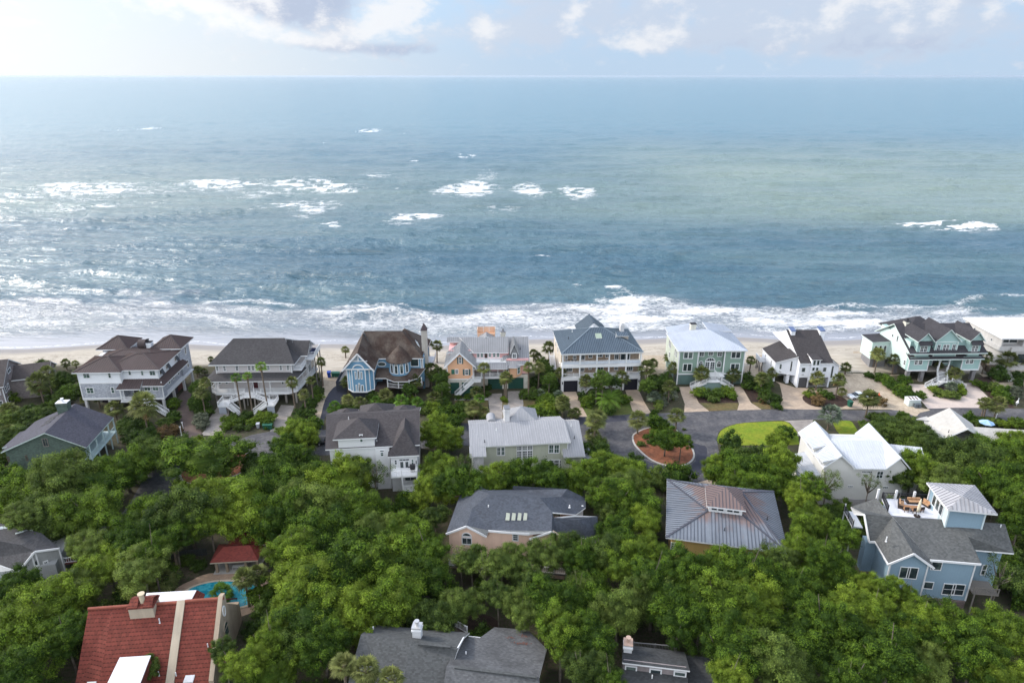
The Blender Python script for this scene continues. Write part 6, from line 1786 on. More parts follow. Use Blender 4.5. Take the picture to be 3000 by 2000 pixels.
def roof_deck_house():
    h = House('house', 'blue board house with grey shingle roofs and a white roof deck with hip roofed lookout', 'house', 'D7', (1110, 1480), -7.8, nick='blue roof-deck house')
    W = mat('sky blue boards', (0.20, 0.29, 0.36), .65, 'board', step=.35, var=.05)
    BK = mat('brown brick base', (0.13, 0.1, 0.095), .9, 'shingle', step=.15)
    R = mat('grey green shingles', (0.0802, 0.0843, 0.085), .9, 'shingle', step=.2, var=.13)
    RM = [R, WHITE]
    P = h.P
    F0 = P(1155, 990, y=0); F1 = P(1690, 1035, y=0); ze = F1.z; x1 = F1.x - .4
    zg = P(990, 925, y=-.5); gl = P(720, 1035, y=-.5); gr = P(1200, 1075, y=-.5)
    zr = ze + 2.9
    r0 = P(765, 545, z=zr); r1 = P(1380, 575, z=zr); r2 = P(1940, 620, z=zr)
    yr = (r0.y + r1.y) / 2
    print('RD', F0, F1, zg, gl, gr, r0, r1, r2)
    q2 = P(2035, 925, z=ze - .1); q1 = P(1630, 890, z=ze)
    h.foot(gl.x - 2, r2.x, -.5, yr + 6)
    w = MB()
    w.box(F0.x - 1.2, x1, .4, yr, 1.3, ze - .05)
    w.box(gl.x + .5, gr.x - .6, -.05, yr, 1.3, gl.z); gabwall(w, gl.x + .5, gr.x - .4, -.05, yr, gl.z, zg.z - .05, 'y', mid=zg.x)
    w.box(x1, r2.x - .5, q1.y + .6, yr + 4, 1.3, ze - .1)
    w.box(gl.x - 1.0, gl.x + .5, 5.0, yr + 1, 1.3, gl.z - .6)
    h.add('wall', w, W)
    w = MB(); w.box(gl.x + .6, x1 - .1, .1, yr, 0, 1.3); h.add('wall', w, BK, label='brown brick base')
    pxroof(h, [[F0, F1, q1, q2, r2, r1, r0, zg + Vector((.2, 3, .3))]][:0] + [[P(1155, 990, y=0), F1, P(1555, 755, z=zr - 1.0), r1, r0], [P(1555, 755, z=zr - 1.0), F1, q1, q2, r2, r1]], RM)
    # front gable
    bk = Vector((r0.x, r0.y, zr - .02))
    pxroof(h, [[gl, zg, bk, P(585, 800, z=gl.z + .2)], [zg, gr, P(1155, 990, y=0), bk]], RM, label='front gable roof')
    # west end
    wl = P(470, 515, z=zr - .2); wb = P(520, 800, z=gl.z)
    pxroof(h, [[wb, P(585, 800, z=gl.z + .15), bk, wl], [P(330, 440, z=gl.z + .6), P(365, 505, z=gl.z + .4), wl, bk, P(600, 350, z=zr - .4)]], RM, label='west hip roof')
    t = MB()
    for a, b in ((gl, zg), (zg, gr), (P(1155, 990, y=0), F1), (wb, wl), (P(585, 800, z=gl.z + .15), gl), (wb, P(585, 800, z=gl.z + .15)), (P(365, 505, z=gl.z + .4), wl)):
        t.bar(a + Vector((0, -.08, -.1)), b + Vector((0, -.08, -.1)), .12, .3)
    t.box(x1 - .1, x1 + .08, .32, .45, 1.3, ze - .1); t.box(gr.x - .68, gr.x - .5, -.13, 0, 1.3, gl.z); t.box(gl.x + .42, gl.x + .62, -.13, 0, 1.3, gl.z)
    h.add('trim', t, WHITE)
    Fg = Wall(h, (gl.x + .5, -.05), (gr.x - .6, -.05)); Fg.win(850, 1062, 930, 1190, 1, 1, fw=.09); Fg.win(930, 1066, 1012, 1196, 1, 1, fw=.09)
    Fw = Wall(h, (F0.x, .4), (x1, .4)); Fw.win(1175, 1008, 1268, 1104, 1, 1, fw=.09); Fw.win(1302, 1236, 1402, 1364, 1, 2, fw=.09, mw=.03); Fw.win(1402, 1240, 1498, 1368, 1, 2, fw=.09, mw=.03); Fw.win(1098, 1216, 1180, 1300, 1, 1, fw=.09)
    Fe = Wall(h, (x1, .4), (x1, 5)); Fe.winm(1.2, 2.0, 3.6, 5.2)
    Fn = Wall(h, (x1, q1.y + .6), (r2.x - .5, q1.y + .6)); Fn.winm(1.2, 1.9, 3.4, 5.2); Fn.winm(2.9, 3.6, 3.4, 5.2)
    for (cx, cy, z) in ((700, 790, ze + 1.5), (1465, 790, ze + .9), (1888, 665, zr - .5)):
        p = P(cx, cy, z=z); vents(h, [(p.x, p.y, p.z - .2)], WHITE, .08, .8)
    # white roof deck
    zd = zr - .7
    c = [P(740, 530, z=zd), P(1375, 580, z=zd), P(1160, 375, z=zd), P(655, 352, z=zd)]
    d = MB(); d.prism([(p.x, p.y) for p in c], zd - .3, zd); h.add('deck', d, mat('white deck boards', (0.55, 0.56, 0.6), .6, 'board', step=.15, var=.04))
    w = MB(); w.prism([(c[0].x + .3, c[0].y + .3), (c[1].x, c[1].y + .3), (c[2].x, c[2].y - .3), (c[3].x + .3, c[3].y - .3)], 0, zd - .3); h.add('wall', w, W)
    BL = mat('black rail', (0.02, 0.02, 0.022), .5)
    rail(h, [(c[0].x, c[0].y + 1), (c[3].x, c[3].y), (c[2].x, c[2].y)], zd, 1.0, m=BL, sp=.22)
    for (cx, cy) in ((605, 345), (790, 358), (980, 372), (1160, 370)):
        p = P(cx, cy, z=zd); posts(h, [(p.x, p.y)], zd - .3, zd + 1.5, .28, WHITE, 'deck_post')
    # lookout
    zl = zd + 3.4
    a = [P(1345, 470, z=zl), P(1865, 520, z=zl), P(1625, 215, z=zl), P(1120, 185, z=zl)]
    m = P(1492, 328, z=zl + 1.5)
    LR = [mat('pale grey standing seam', (0.33, 0.33, 0.35), .5, 'metal', spec=.45), WHITE, mat('pale grey seam ribs', (0.22, 0.22, 0.24), .5, 'metal')]
    pxroof(h, [[a[0], a[1], m], [a[1], a[2], m], [a[2], a[3], m], [a[3], a[0], m]], LR, seam=.55, label='hip roof of the lookout')
    lx0, lx1 = a[0].x + .5, P(1735, 520, y=a[0].y + .6).x; ly0, ly1 = a[0].y + .6, a[2].y - .7
    w = MB(); w.box(lx0, lx1, ly0, ly1, zd - 1.5, zl - .1); h.add('wall', w, W, label='lookout walls')
    w = MB(); w.box(lx0 - .08, lx0, ly0, ly1 - 2, zd, zl - .1); w.box(lx0 - .1, lx0 + .1, ly0 - .1, ly0 + .1, zd - 1.5, zl - .12); w.box(lx1 - .1, lx1 + .1, ly0 - .1, ly0 + .08, zd - 1.5, zl - .12); h.add('trim', w, mat('pale blue white boards', (0.5, 0.58, 0.6), .6, 'board', step=.35))
    Fl = Wall(h, (lx0 - .08, ly1), (lx0 - .08, ly0)); Ly = ly1 - ly0
    for k in range(3): Fl.winm(Ly * .22 + k * 1.15, Ly * .22 + k * 1.15 + 1.05, zd + .9, zd + 2.7, 1, 1, fw=.1)
    for (x, y) in ((a[3].x + .5, a[3].y - .5),): posts(h, [(x, y)], zd, zl, .15)
    # porch on the west side
    p = P(340, 640, z=4.6)
    pb = P(345, 650, z=4.6); pa = P(275, 520, z=4.6)
    f = MB(); f.box(pa.x, pa.x + 1.6, pb.y, pa.y + 1, 4.4, 4.6); h.add('balcony', f, WHITE); rail(h, [(pa.x + .05, pb.y), (pa.x + .05, pa.y + 1)], 4.6, 1.0, m=BL, sp=.22)
    posts(h, [(pa.x + .1, pb.y + .1), (pa.x + .1, pa.y + .9)], 0, 6.0, .16)
    # stair on the right side
    f = MB(); f.box(x1 + .1, x1 + 3.4, -.6, 2.2, 3.3, 3.5); h.add('deck', f, WOODG); posts(h, [(x1 + 2.6, -.5), (x1 + .4, -.5)], 0, 3.3, .15, WOODG, 'deck_post'); rail(h, [(x1 + .2, -.55), (x1 + 3.3, -.55)], 3.5, .9, m=WOODG)
    # outdoor sofa group, table, pots and closed parasol: things of their own
    CU = mat('tan cushion', (0.42, 0.25, 0.14), .85); FR = mat('black brown frame', (0.03, 0.022, 0.02), .7); TW = mat('teak', (0.3, 0.16, 0.08), .6)
    def put(o, lab, cat, grp=None):
        o.matrix_world = h.M; tag(o, lab, cat, grp)
    def seat(cx, cy, ang, wd, lab, grp=None):
        p = P(cx, cy, z=zd)
        r = bpy.data.objects.new('outdoor_sofa', None); col.objects.link(r)
        r.matrix_world = h.M @ Matrix.Translation(p) @ Matrix.Rotation(math.radians(ang), 4, 'Z')
        tag(r, lab, 'sofa', grp)
        b = MB(); b.box(-wd / 2, wd / 2, -.4, .4, .02, .3); b.box(-wd / 2, wd / 2, .3, .42, .3, .75); b.box(-wd / 2, -wd / 2 + .12, -.4, .3, .3, .55); b.box(wd / 2 - .12, wd / 2, -.4, .3, .3, .55); b.build('frame', FR, r)
        n = max(1, round(wd / .8))
        for k in range(n):
            x = -wd / 2 + .14 + k * (wd - .28) / n
            b = MB(); b.box(x + .02, x + (wd - .28) / n - .02, -.38, .28, .3, .45); b.build('cushion', CU, r)
            b = MB(); b.box(x + .04, x + (wd - .28) / n - .04, .12, .3, .451, .8); b.build('back_cushion', CU, r)
        return r
    seat(850, 430, 70, 1.9, 'tan cushioned sofa on the left of the white roof deck', 'sofas on the roof deck')
    seat(985, 400, 5, 2.2, 'tan cushioned sofa along the back of the white roof deck', 'sofas on the roof deck')
    seat(1110, 425, -60, 1.6, 'tan cushioned sofa beside the lookout wall of the roof deck', 'sofas on the roof deck')
    p = P(965, 470, z=zd); r = bpy.data.objects.new('coffee_table', None); col.objects.link(r); r.matrix_world = h.M @ Matrix.Translation(p); tag(r, 'long teak table in the middle of the roof deck seating', 'table')
    b = MB(); b.box(-1.3, 1.3, -.4, .4, .42, .5); b.build('table_top', TW, r)
    for x in (-1.15, 1.15):
        for y in (-.3, .3): b = MB(); b.box(x - .05, x + .05, y - .05, y + .05, 0.01, .42); b.build('leg', TW, r)
    for i, (cx, cy) in enumerate(((900, 490), (985, 500), (1060, 490))):
        p = P(cx, cy, z=zd); r = bpy.data.objects.new('dining_chair', None); col.objects.link(r); r.matrix_world = h.M @ Matrix.Translation(p) @ Matrix.Rotation(math.radians(180 + 8 * i), 4, 'Z')
        tag(r, ('brown chair nearest the left of the roof deck table', 'brown chair at the middle of the roof deck table', 'brown chair beside the closed parasol on the roof deck')[i], 'chair', 'chairs along the roof deck table')
        b = MB(); b.box(-.3, .3, -.28, .28, .38, .46); b.build('seat', TW, r); b = MB(); b.box(-.3, .3, .24, .3, .47, .95); b.build('backrest', FR, r)
        for x in (-.25, .25):
            for y in (-.24, .24): b = MB(); b.box(x - .03, x + .03, y - .03, y + .03, .01, .38); b.build('leg', FR, r)
    p = P(1020, 540, z=zd); r = bpy.data.objects.new('parasol', None); col.objects.link(r); r.matrix_world = h.M @ Matrix.Translation(p); tag(r, 'closed cream parasol standing on a dark base on the roof deck', 'parasol')
    b = MB(); b.cyl(0, 0, .02, .12, .45, 14); b.build('base', FR, r)
    b = MB(); b.tube([(0, 0, .1), (0, 0, 2.9)], .035, 8); b.build('pole', WHITE, r)
    b = MB(); b.tube([(0, 0, .8), (0, 0, 1.4), (0, 0, 2.5), (0, 0, 3.0)], [.2, .24, .15, .04], 10); b.build('canopy', mat('cream canvas', (0.56, 0.5, 0.38), .85), r, smooth=True)


def arch_window_house():
    h = House('house', 'grey house with dark shingle roof and arched gable window at the left edge', 'house', 'D1', (150, 1500), 14, nick='arched-window house')
    W = mat('light grey boards', (0.3, 0.31, 0.31), .75, 'board', step=.3)
    R = mat('dark grey shingles', (0.0476, 0.0476, 0.0517), .9, 'shingle', step=.2, var=.15)
    RM = [R, WHITE]
    P = h.P
    ze = 4.2
    gt = P(265, 1238, z=6.4); ge = P(455, 1213, z=5.6); gb = P(140, 1392, z=4.0)
    rt = P(315, 1098, z=6.9)
    w = MB()
    pxroof(h, [[P(-120, 1300, z=3.8), gb, gt, P(160, 1190, z=6.9), P(-120, 1140, z=6.9)], [gt, ge, rt, P(160, 1190, z=6.9)], [P(160, 1190, z=6.9), rt, P(0, 1025, z=6.4), P(-120, 1020, z=6.4), P(-120, 1140, z=6.9)][:5]], RM)
    w.slab([gb + Vector((.1, .25, 0)), Vector((gb.x, gb.y + .2, 0)), Vector((ge.x - .3, ge.y + .2, 0)), ge + Vector((-.3, .25, -.1)), gt + Vector((0, .25, -.1))], .3, 0, 0, (0, 1, 0))
    w.box(gb.x - 12, ge.x - .6, gb.y + .9, gb.y + 9, 0, 3.7)
    h.add('wall', w, W); h.foot(gb.x - 12, ge.x, gb.y, gb.y + 11)
    F = Wall(h, (gb.x, (gb.y + ge.y) / 2 + .0), (ge.x, (gb.y + ge.y) / 2 + .0))
    F = Wall(h, (gb.x, gb.y + .18), (ge.x - .3, ge.y + .18))
    F.win(230, 1252, 305, 1345, 1, 2, arch=True, fw=.2); F.win(325, 1318, 388, 1376, 2, 1, fw=.18)
    t = MB()
    for a, b in ((gb, gt), (gt, ge)): t.bar(a + Vector((0, -.05, -.1)), b + Vector((0, -.05, -.1)), .12, .28)
    h.add('trim', t, WHITE)
    posts(h, [(ge.x - .2, ge.y + .3)], 0, ge.z - .2, .2)
    d = MB(); d.box(ge.x - .1, ge.x + 4.2, ge.y + .4, ge.y + 4, 2.3, 2.5); h.add('deck', d, mat('red brown deck', (0.14, 0.05, 0.04), .8, 'board', step=.15)); rail(h, [(ge.x + .3, ge.y + 3.9), (ge.x + 4.2, ge.y + 3.9)], 2.5, .9); rail(h, [(ge.x - .1, ge.y + .5), (ge.x + 2, ge.y + .45)], 2.5, .9)
    for (a, b) in (((150, 1085), (235, 1102)), ((118, 1097), (170, 1112)), ((0, 1050), (78, 1056)), ((-10, 1060), (20, 1066))):
        p, q = P(*a, z=6.75), P(*b, z=6.65)
        k = MB(); k.slab([p, (q.x, p.y, p.z), (q.x + .1, q.y, q.z), (p.x + .1, q.y, q.z)], .15); h.add('skylight', k, [mat('milky skylight', (0.4, 0.46, 0.46), .2), WHITE])


def red_tile_house():
    h = House('house', 'large red clay tiled house with tan stucco chimney and white flat dormer roofs, lower left', 'house', 'D2', (190, 1568), 6.2, nick='red-tiled house')
    W = mat('tan stucco', (0.36, 0.29, 0.215), .85, 'stucco', var=.1)
    R = mat('red clay tiles', (0.125, 0.031, 0.021), 0.9, 'tile', c2=(0.125, 0.028, 0.02), amt=.7, var=.12)
    WM = mat('white membrane roof', (0.58, 0.58, 0.6), .6, 'speckle', var=.04)
    RM = [R, R]
    P = h.P
    zr = 9.2
    a = P(340, 890, z=zr); b = P(1540, 800, z=zr); yr = (a.y + b.y) / 2
    sl = .85
    ye = yr - 7.2; zf = lambda y: zr - (yr - y) * sl
    s0 = P(1150, 850, z=zr).x; s1 = P(1225, 842, z=zr).x; fx = P(560, 880, z=zr).x
    lx = P(195, 1568, y=ye + 1.5).x
    print('RT', a, b, s0, s1, fx)
    roofpart(h, [[(fx, ye, zf(ye)), (s0, ye, zf(ye)), (s0, yr, zr), (fx, yr, zr)], [(s0, yr, zr), (a.x, yr, zr), (a.x, yr + 7, zr - 6), (s0, yr + 7, zr - 6)]], RM, label='main tiled roof')
    roofpart(h, [[(a.x - .1, ye, zf(ye) - .9), (fx, ye, zf(ye) - .004), (fx, yr, zr - .004), (a.x, yr, zr - .1)]], RM, label='slightly turned west slope')
    roofpart(h, [[(s1, ye, zf(ye) + .1), (b.x, ye, zf(ye) + .1), (b.x, yr, zr + .1), (s1, yr, zr + .1)], [(b.x, yr, zr + .1), (s1, yr, zr + .1), (s1, yr + 6, zr - 5), (b.x, yr + 6, zr - 5)]], RM, label='east tiled roof')
    t = MB(); t.tube([(a.x, yr, zr + .05), (s0, yr, zr + .05)], .2, 8); t.tube([(s1, yr, zr + .15), (b.x + .6, yr, zr + .15)], .2, 8); h.add('ridge_tiles', t, mat('ridge tile', (0.24, 0.07, 0.045), .75, 'speckle'))
    # fire wall between the roofs
    w = MB(); w.slab([(s0, ye, zf(ye) + .35), (s0, yr, zr + .35), (s0, yr + 3, zr - 2.3), (s0, yr + 3, 3), (s0, ye, 3)][::1], s1 - s0, 0, 0, (1, 0, 0)); h.add('parapet', w, mat('pale tan stucco', (0.42, 0.355, 0.27), .85, 'stucco', var=.08))
    # east gable wall
    w = MB(); w.slab([(b.x, ye, zf(ye) + .5), (b.x, yr, zr + .5), (b.x, yr + .8, zr + .3), (b.x, yr + .8, 0), (b.x, ye, 0)], .55, 0, 0, (1, 0, 0)); h.add('gable_wall', w, W)
    F = Wall(h, (b.x + .55, ye), (b.x + .55, yr + 7))
    F.winm(5.4, 7.2, 4.0, 6.4, 1, 1, arch=True, frame=W, fw=.15)
    c = [(math.cos(x) * .42, math.sin(x) * .7) for x in np.linspace(0, 2 * math.pi, 16, endpoint=False)]
    k = MB()
    for i in range(16):
        p, q = c[i], c[(i + 1) % 16]; k.bar(F.pt(6.6 + p[0], 7.9 + p[1], .06), F.pt(6.6 + q[0], 7.9 + q[1], .06), .12)
    h.add('wall_ornament', k, WHITE)
    for (u, z) in ((3.2, 5.0), (1.6, 3.6)):
        k = MB(); k.slab([F.pt(u, z + .9, .05), F.pt(u + 1.3, z + .9, .05), F.pt(u + 1.3, z + .2, 1.1), F.pt(u, z + .2, 1.1)], .12); h.add('tiled_awning', k, RM)
    w = MB(); w.box(a.x + .6, b.x, ye + .6, yr + 6.4, 0, 3.2); gabwall(w, a.x + .8, b.x, ye + .9, yr + 6, 3.1, zr - .4, 'x', mid=yr); h.add('wall', w, W); h.foot(a.x, b.x, ye - 2, yr + 7)
    # stucco chimney with two tile caps
    yc = yr - 1.15
    c0, c1 = P(722, 960, y=yc).x, P(950, 950, y=yc).x
    ct = P(840, 878, y=yc).z
    k = MB(); k.box(c0, c1, yc, yc + 1.9, zr - 2.2, ct); ch = h.add('chimney', k, mat('pale tan stucco', (0.42, 0.355, 0.27), .85, 'stucco'))
    k = MB(); k.box(c0 - .15, c1 + .15, yc - .15, yc + 2.05, ct, ct + .1)
    for (u, v) in ((c0, (c0 + c1) / 2 - .3), ((c0 + c1) / 2 + .3, c1)):
        k.slab([(u, yc - .1, ct + .2), (v, yc - .1, ct + .2), (v - .1, yc + 1, ct + .75), (u + .1, yc + 1, ct + .75)], .1); k.slab([(v - .1, yc + 1, ct + .75), (u + .1, yc + 1, ct + .75), (u, yc + 2, ct + .2), (v, yc + 2, ct + .2)], .103)
    h.add('chimney_cap', k, R, parent=ch)
    k = MB(); xm = (c0 + c1) / 2; k.cyl(xm, yc + .9, ct + .1, ct + 1.3, .3, 14); k.cyl(xm, yc + .9, ct + 1.3, ct + 1.45, .42, 14); h.add('chimney_pot', k, mat('cream clay pot', (0.5, 0.42, 0.3), .8), parent=ch)
    # flat topped dormer on the front slope
    zt = zf(yr - 3.0) + .1
    d = [P(915, 1312, z=zt), P(630, 1330, z=zt), P(480, 1640, z=zt), P(790, 1640, z=zt)]
    w = MB(); w.prism([(p.x, p.y) for p in (d[2], d[3], d[0], d[1])], zt - .12, zt); h.add('roof', w, WM, label='white flat dormer roof')
    w = MB(); w.prism([(d[2].x + .1, d[2].y), (d[3].x - .1, d[3].y), (d[0].x - .1, d[0].y), (d[1].x + .1, d[1].y)], 2.5, zt - .12); h.add('dormer', w, R)
    # flat roofed block behind the ridge
    zb = zr - .9
    e = [P(845, 850, z=zb), P(1270, 835, z=zb), P(1335, 713, z=zb), P(875, 740, z=zb)]
    w = MB(); w.prism([(p.x, p.y) for p in e], zb - .2, zb); h.add('roof', w, WM, label='white flat roof behind the ridge')
    w = MB(); w.prism([(e[0].x + .2, e[0].y), (e[1].x - .1, e[1].y), (e[2].x - .1, e[2].y - .2), (e[3].x + .2, e[3].y - .2)], 0, zb - .2); h.add('wall', w, W)
    q = P(1410, 748, z=zb - .9)
    pxroof(h, [[e[1] + Vector((.05, 0, .0)), (q.x, e[1].y, zb - .9), q, e[2] + Vector((.05, 0, .0))]], RM, label='tiled skirt')
    for (cx, cy) in ((998, 1010), (1442, 1240), (992, 1495), (1150, 1505)):
        for y in (yr - 2.2,):
            pass
        # where the sight line meets the slope
        lo, hi = ye, yr
        for _ in range(30):
            m = (lo + hi) / 2; p = P(cx, cy, y=m)
            if p.z > zf(m): lo = m
            else: hi = m
        vents(h, [(p.x, p.y, p.z - .1)], WHITE, .07, .7)
    def onslope(cx, cy):
        lo, hi = ye, yr
        for _ in range(30):
            m = (lo + hi) / 2; p = P(cx, cy, y=m)
            if p.z > zf(m) + .25: lo = m
            else: hi = m
        return p
    k = MB(); k.slab([onslope(1210, 1560), onslope(1300, 1556), onslope(1320, 1490), onslope(1235, 1495)], .2); h.add('skylight', k, [WM, WHITE])
    k = MB(); k.slab([onslope(320, 1620), onslope(400, 1615), onslope(415, 1550), onslope(330, 1555)], .2); h.add('skylight', k, [WM, WHITE])


def pool_pavilion():
    h = House('pool_pavilion', 'open red tiled pool pavilion on square tan pillars, shaded by oaks', 'pavilion', 'D2', (1520, 560), 5, nick='pool pavilion')
    R = mat('dark red shingles', (0.15, 0.03, 0.022), .8, 'shingle', step=.18, var=.15)
    RM = [R, mat('pale tan trim', (0.42, 0.36, 0.28), .7)]
    T = mat('tan stucco', (0.36, 0.29, 0.215), .85, 'stucco')
    roofpart(h, hipf(-.5, 6.5, -.5, 3.9, 2.35, 3.5, 1.6, 1.6), RM)
    q = h.P(1800, 170, y=6.5)
    roofpart(h, [[(1.2, 2.6, 2.9), (7.4, 2.6, 2.9), (q.x, 5.6, q.z + .9)], [(7.4, 2.6, 2.9), (7.4, 9.4, 2.9), (q.x, 5.6, q.z + .9)], [(7.4, 9.4, 2.9), (1.2, 9.4, 2.9), (q.x, 5.6, q.z + .9)], [(1.2, 9.4, 2.9), (1.2, 2.6, 2.9), (q.x, 5.6, q.z + .9)]], RM, label='taller rear roof')
    posts(h, [(.1, .2), (1.6, .2), (4.4, .2), (6.1, .2)], 0, 2.3, .35, T, 'pillar')
    w = MB(); w.box(1.8, 7.0, 3.6, 9, 0, 2.8); h.add('wall', w, T); h.foot(-1, 8, -1, 10)
    f = MB(); f.box(-.4, 6.4, -.3, 3.6, .0, .05); h.add('floor_slab', f, CONC)
    # lounger in the shade
    r = bpy.data.objects.new('sun_lounger', None); col.objects.link(r); r.matrix_world = h.M @ Matrix.Translation((3.0, .9, .05)); tag(r, 'white slatted lounger in the shade of the pool pavilion', 'lounger')
    b = MB(); b.box(-.9, .5, -.3, .3, .3, .36); b.build('seat', WHITE, r)
    b = MB(); b.slab([(.5, -.3, .36), (1.1, -.3, .75), (1.1, .3, .75), (.5, .3, .36)], .06, 0, 0); b.build('backrest', WHITE, r)
    for x in (-.8, .45):
        for y in (-.26, .26): b = MB(); b.box(x - .03, x + .03, y - .03, y + .03, 0.01, .3); b.build('leg', WHITE, r)
    g = House('garden_wall', 'low tan stucco garden wall behind the pool pavilion', 'wall', 'D2', (1960, 430), 4)
    b = MB(); b.box(0, 8, 0, .3, 0, 1.8); g.add('wall', b, T); b = MB(); b.box(-.1, 8.1, -.08, .38, 1.8, 1.9); g.add('coping', b, RM[1])


def dark_low_house():
    h = House('house', 'low house with dark grey shingle roofs and white chimney at the bottom middle', 'house', 'E1', (250, 1200), -6.2, nick='low dark-roofed house')
    R = mat('worn grey shingles', (0.0626, 0.0666, 0.068), .9, 'shingle', c2=(.06, .063, .065), amt=.8, step=.2, var=.18)
    R2 = mat('lighter worn shingles', (0.085, 0.088, 0.093), .9, 'shingle', c2=(0.055, 0.057, 0.06), amt=.8, step=.2, var=.18)
    RM = [R, WHITE]
    P = h.P
    zr = 7.2; ze = 5.2
    A = P(210, 285, z=zr); B = P(760, 350, z=zr + .1); C = P(1260, 425, z=zr + .1); D = P(1325, 310, z=6.4)
    pxroof(h, [[P(340, 180, z=ze), P(1380, 265, z=ze), D, C, B, A], [A, B, P(640, 900, z=ze - .6), P(60, 860, z=ze - .6)], [B, C, P(1222, 542, z=6.2), P(1100, 900, z=ze - .6), P(640, 900, z=ze - .6)]], RM)
    w = MB(); w.slab([D, C, P(1222, 542, z=6.1), P(1222, 560, z=5.0), P(1320, 330, z=5.2)], .15, 0, 0, (-1, 0, 0)); h.add('gable_wall', w, WHITE)
    E = P(1130, 630, z=6.6); Fp = P(2130, 745, z=6.6)
    pxroof(h, [[P(1180, 545, z=6.1), P(1330, 312, z=5.0), P(1600, 330, z=5.0), P(1650, 205, z=4.6), P(2010, 236, z=4.6), P(2212, 440, z=5.2), Fp, E], [E, Fp, P(2150, 1000, z=5.2), P(1090, 900, z=5.2)]], [R2, WHITE], label='lighter east roof')
    v = MB()
    v.bar(P(830, 385, z=zr + .1), P(1178, 420, z=zr + .1), .35, .2); v.bar(E + Vector((1, 0, 0)), P(2105, 745, z=6.7), .35, .2); h.add('ridge_vent', v, R)
    w = MB(); w.prism([(A.x, A.y - 4), (C.x + 9, A.y - 4), (C.x + 9, C.y + 3.0), (A.x, A.y + 2.4)], 0, 4.4); h.add('wall', w, WOODG); h.foot(A.x - 1, A.x + 24, A.y - 6, A.y + 3)
    q = P(765, 300, z=zr - .2); q1 = P(855, 300, z=zr - .2)
    ch = P(810, 225, y=q.y); chimney(h, q.x, q1.x, q.y, q.y + 1.0, zr - 1.5, ch.z, WHITE, mat('pale zinc', (0.5, 0.5, 0.5), .4, metal=.5))
    zd = 3.2
    pts = [P(885, 225, z=zd), P(925, 180, z=zd), P(1085, 192, z=zd), P(1245, 208, z=zd), P(1355, 275, z=zd)]
    d = MB(); d.prism([(p.x, p.y) for p in pts] + [(pts[-1].x, pts[-1].y - 3), (pts[0].x, pts[0].y - 3)], zd - .25, zd); h.add('deck', d, mat('dark deck boards', (0.06, 0.045, 0.04), .8, 'board', step=.15))
    rail(h, [(p.x, p.y) for p in pts], zd, 1.1, sp=.2)
    p = P(1370, 305, z=4.4); q = P(1520, 322, z=4.4); b = MB(); b.bar(p, q, .1, .12); b.bar(q + Vector((0, 0, -1.2)), q + Vector((0, 0, .15)), .14); h.add('handrail', b, WHITE)
    for i, cx in enumerate((1040, 1185)):
        p = P(cx, 240, z=zd)
        r = bpy.data.objects.new('deck_chair', None); col.objects.link(r); r.matrix_world = h.M @ Matrix.Translation(p) @ Matrix.Rotation(math.radians(180), 4, 'Z')
        tag(r, ('dark high backed chair by the white deck railing, nearer the chimney', 'dark high backed chair by the angled corner of the white deck railing')[i], 'chair', 'chairs on the small rear deck')
        b = MB(); b.box(-.4, .4, -.4, .4, .35, .45); b.build('seat', DARK, r); b = MB(); b.slab([(-.38, -.38, .45), (.38, -.38, .45), (.3, -.75, 1.3), (-.3, -.75, 1.3)], .06, 0, 0, (0, 1, 0)); b.build('backrest', DARK, r)
        for x in (-.35, .35):
            for y in (-.3, .35): b = MB(); b.box(x - .04, x + .04, y - .04, y + .04, .01, .35); b.build('leg', DARK, r)
    p = P(1342, 490, z=5.9); vents(h, [(p.x, p.y, p.z - .2)], WHITE, .08, .5); p = P(345, 235, z=5.9); vents(h, [(p.x, p.y, p.z - .1)], WHITE, .1, .6)
    lf = MB(); random.seed(4)
    for (cx, cy) in ((1815, 335), (1965, 325), (1890, 400), (1980, 400)):
        c = P(cx, cy, z=5.05)
        for _ in range(26):
            x, y = c.x + random.gauss(0, .3), c.y + random.gauss(0, .1); a = random.uniform(0, 3.1)
            lf.face([(x, y, c.z + .25), (x + .12 * math.cos(a), y + .12 * math.sin(a), c.z + .27), (x + .1, y + .12, c.z + .26)])
    o = lf.build('leaf_litter', mat('rust leaves', (0.12, 0.04, 0.025), .9)); o.matrix_world = h.M; tag(o, kind='stuff')


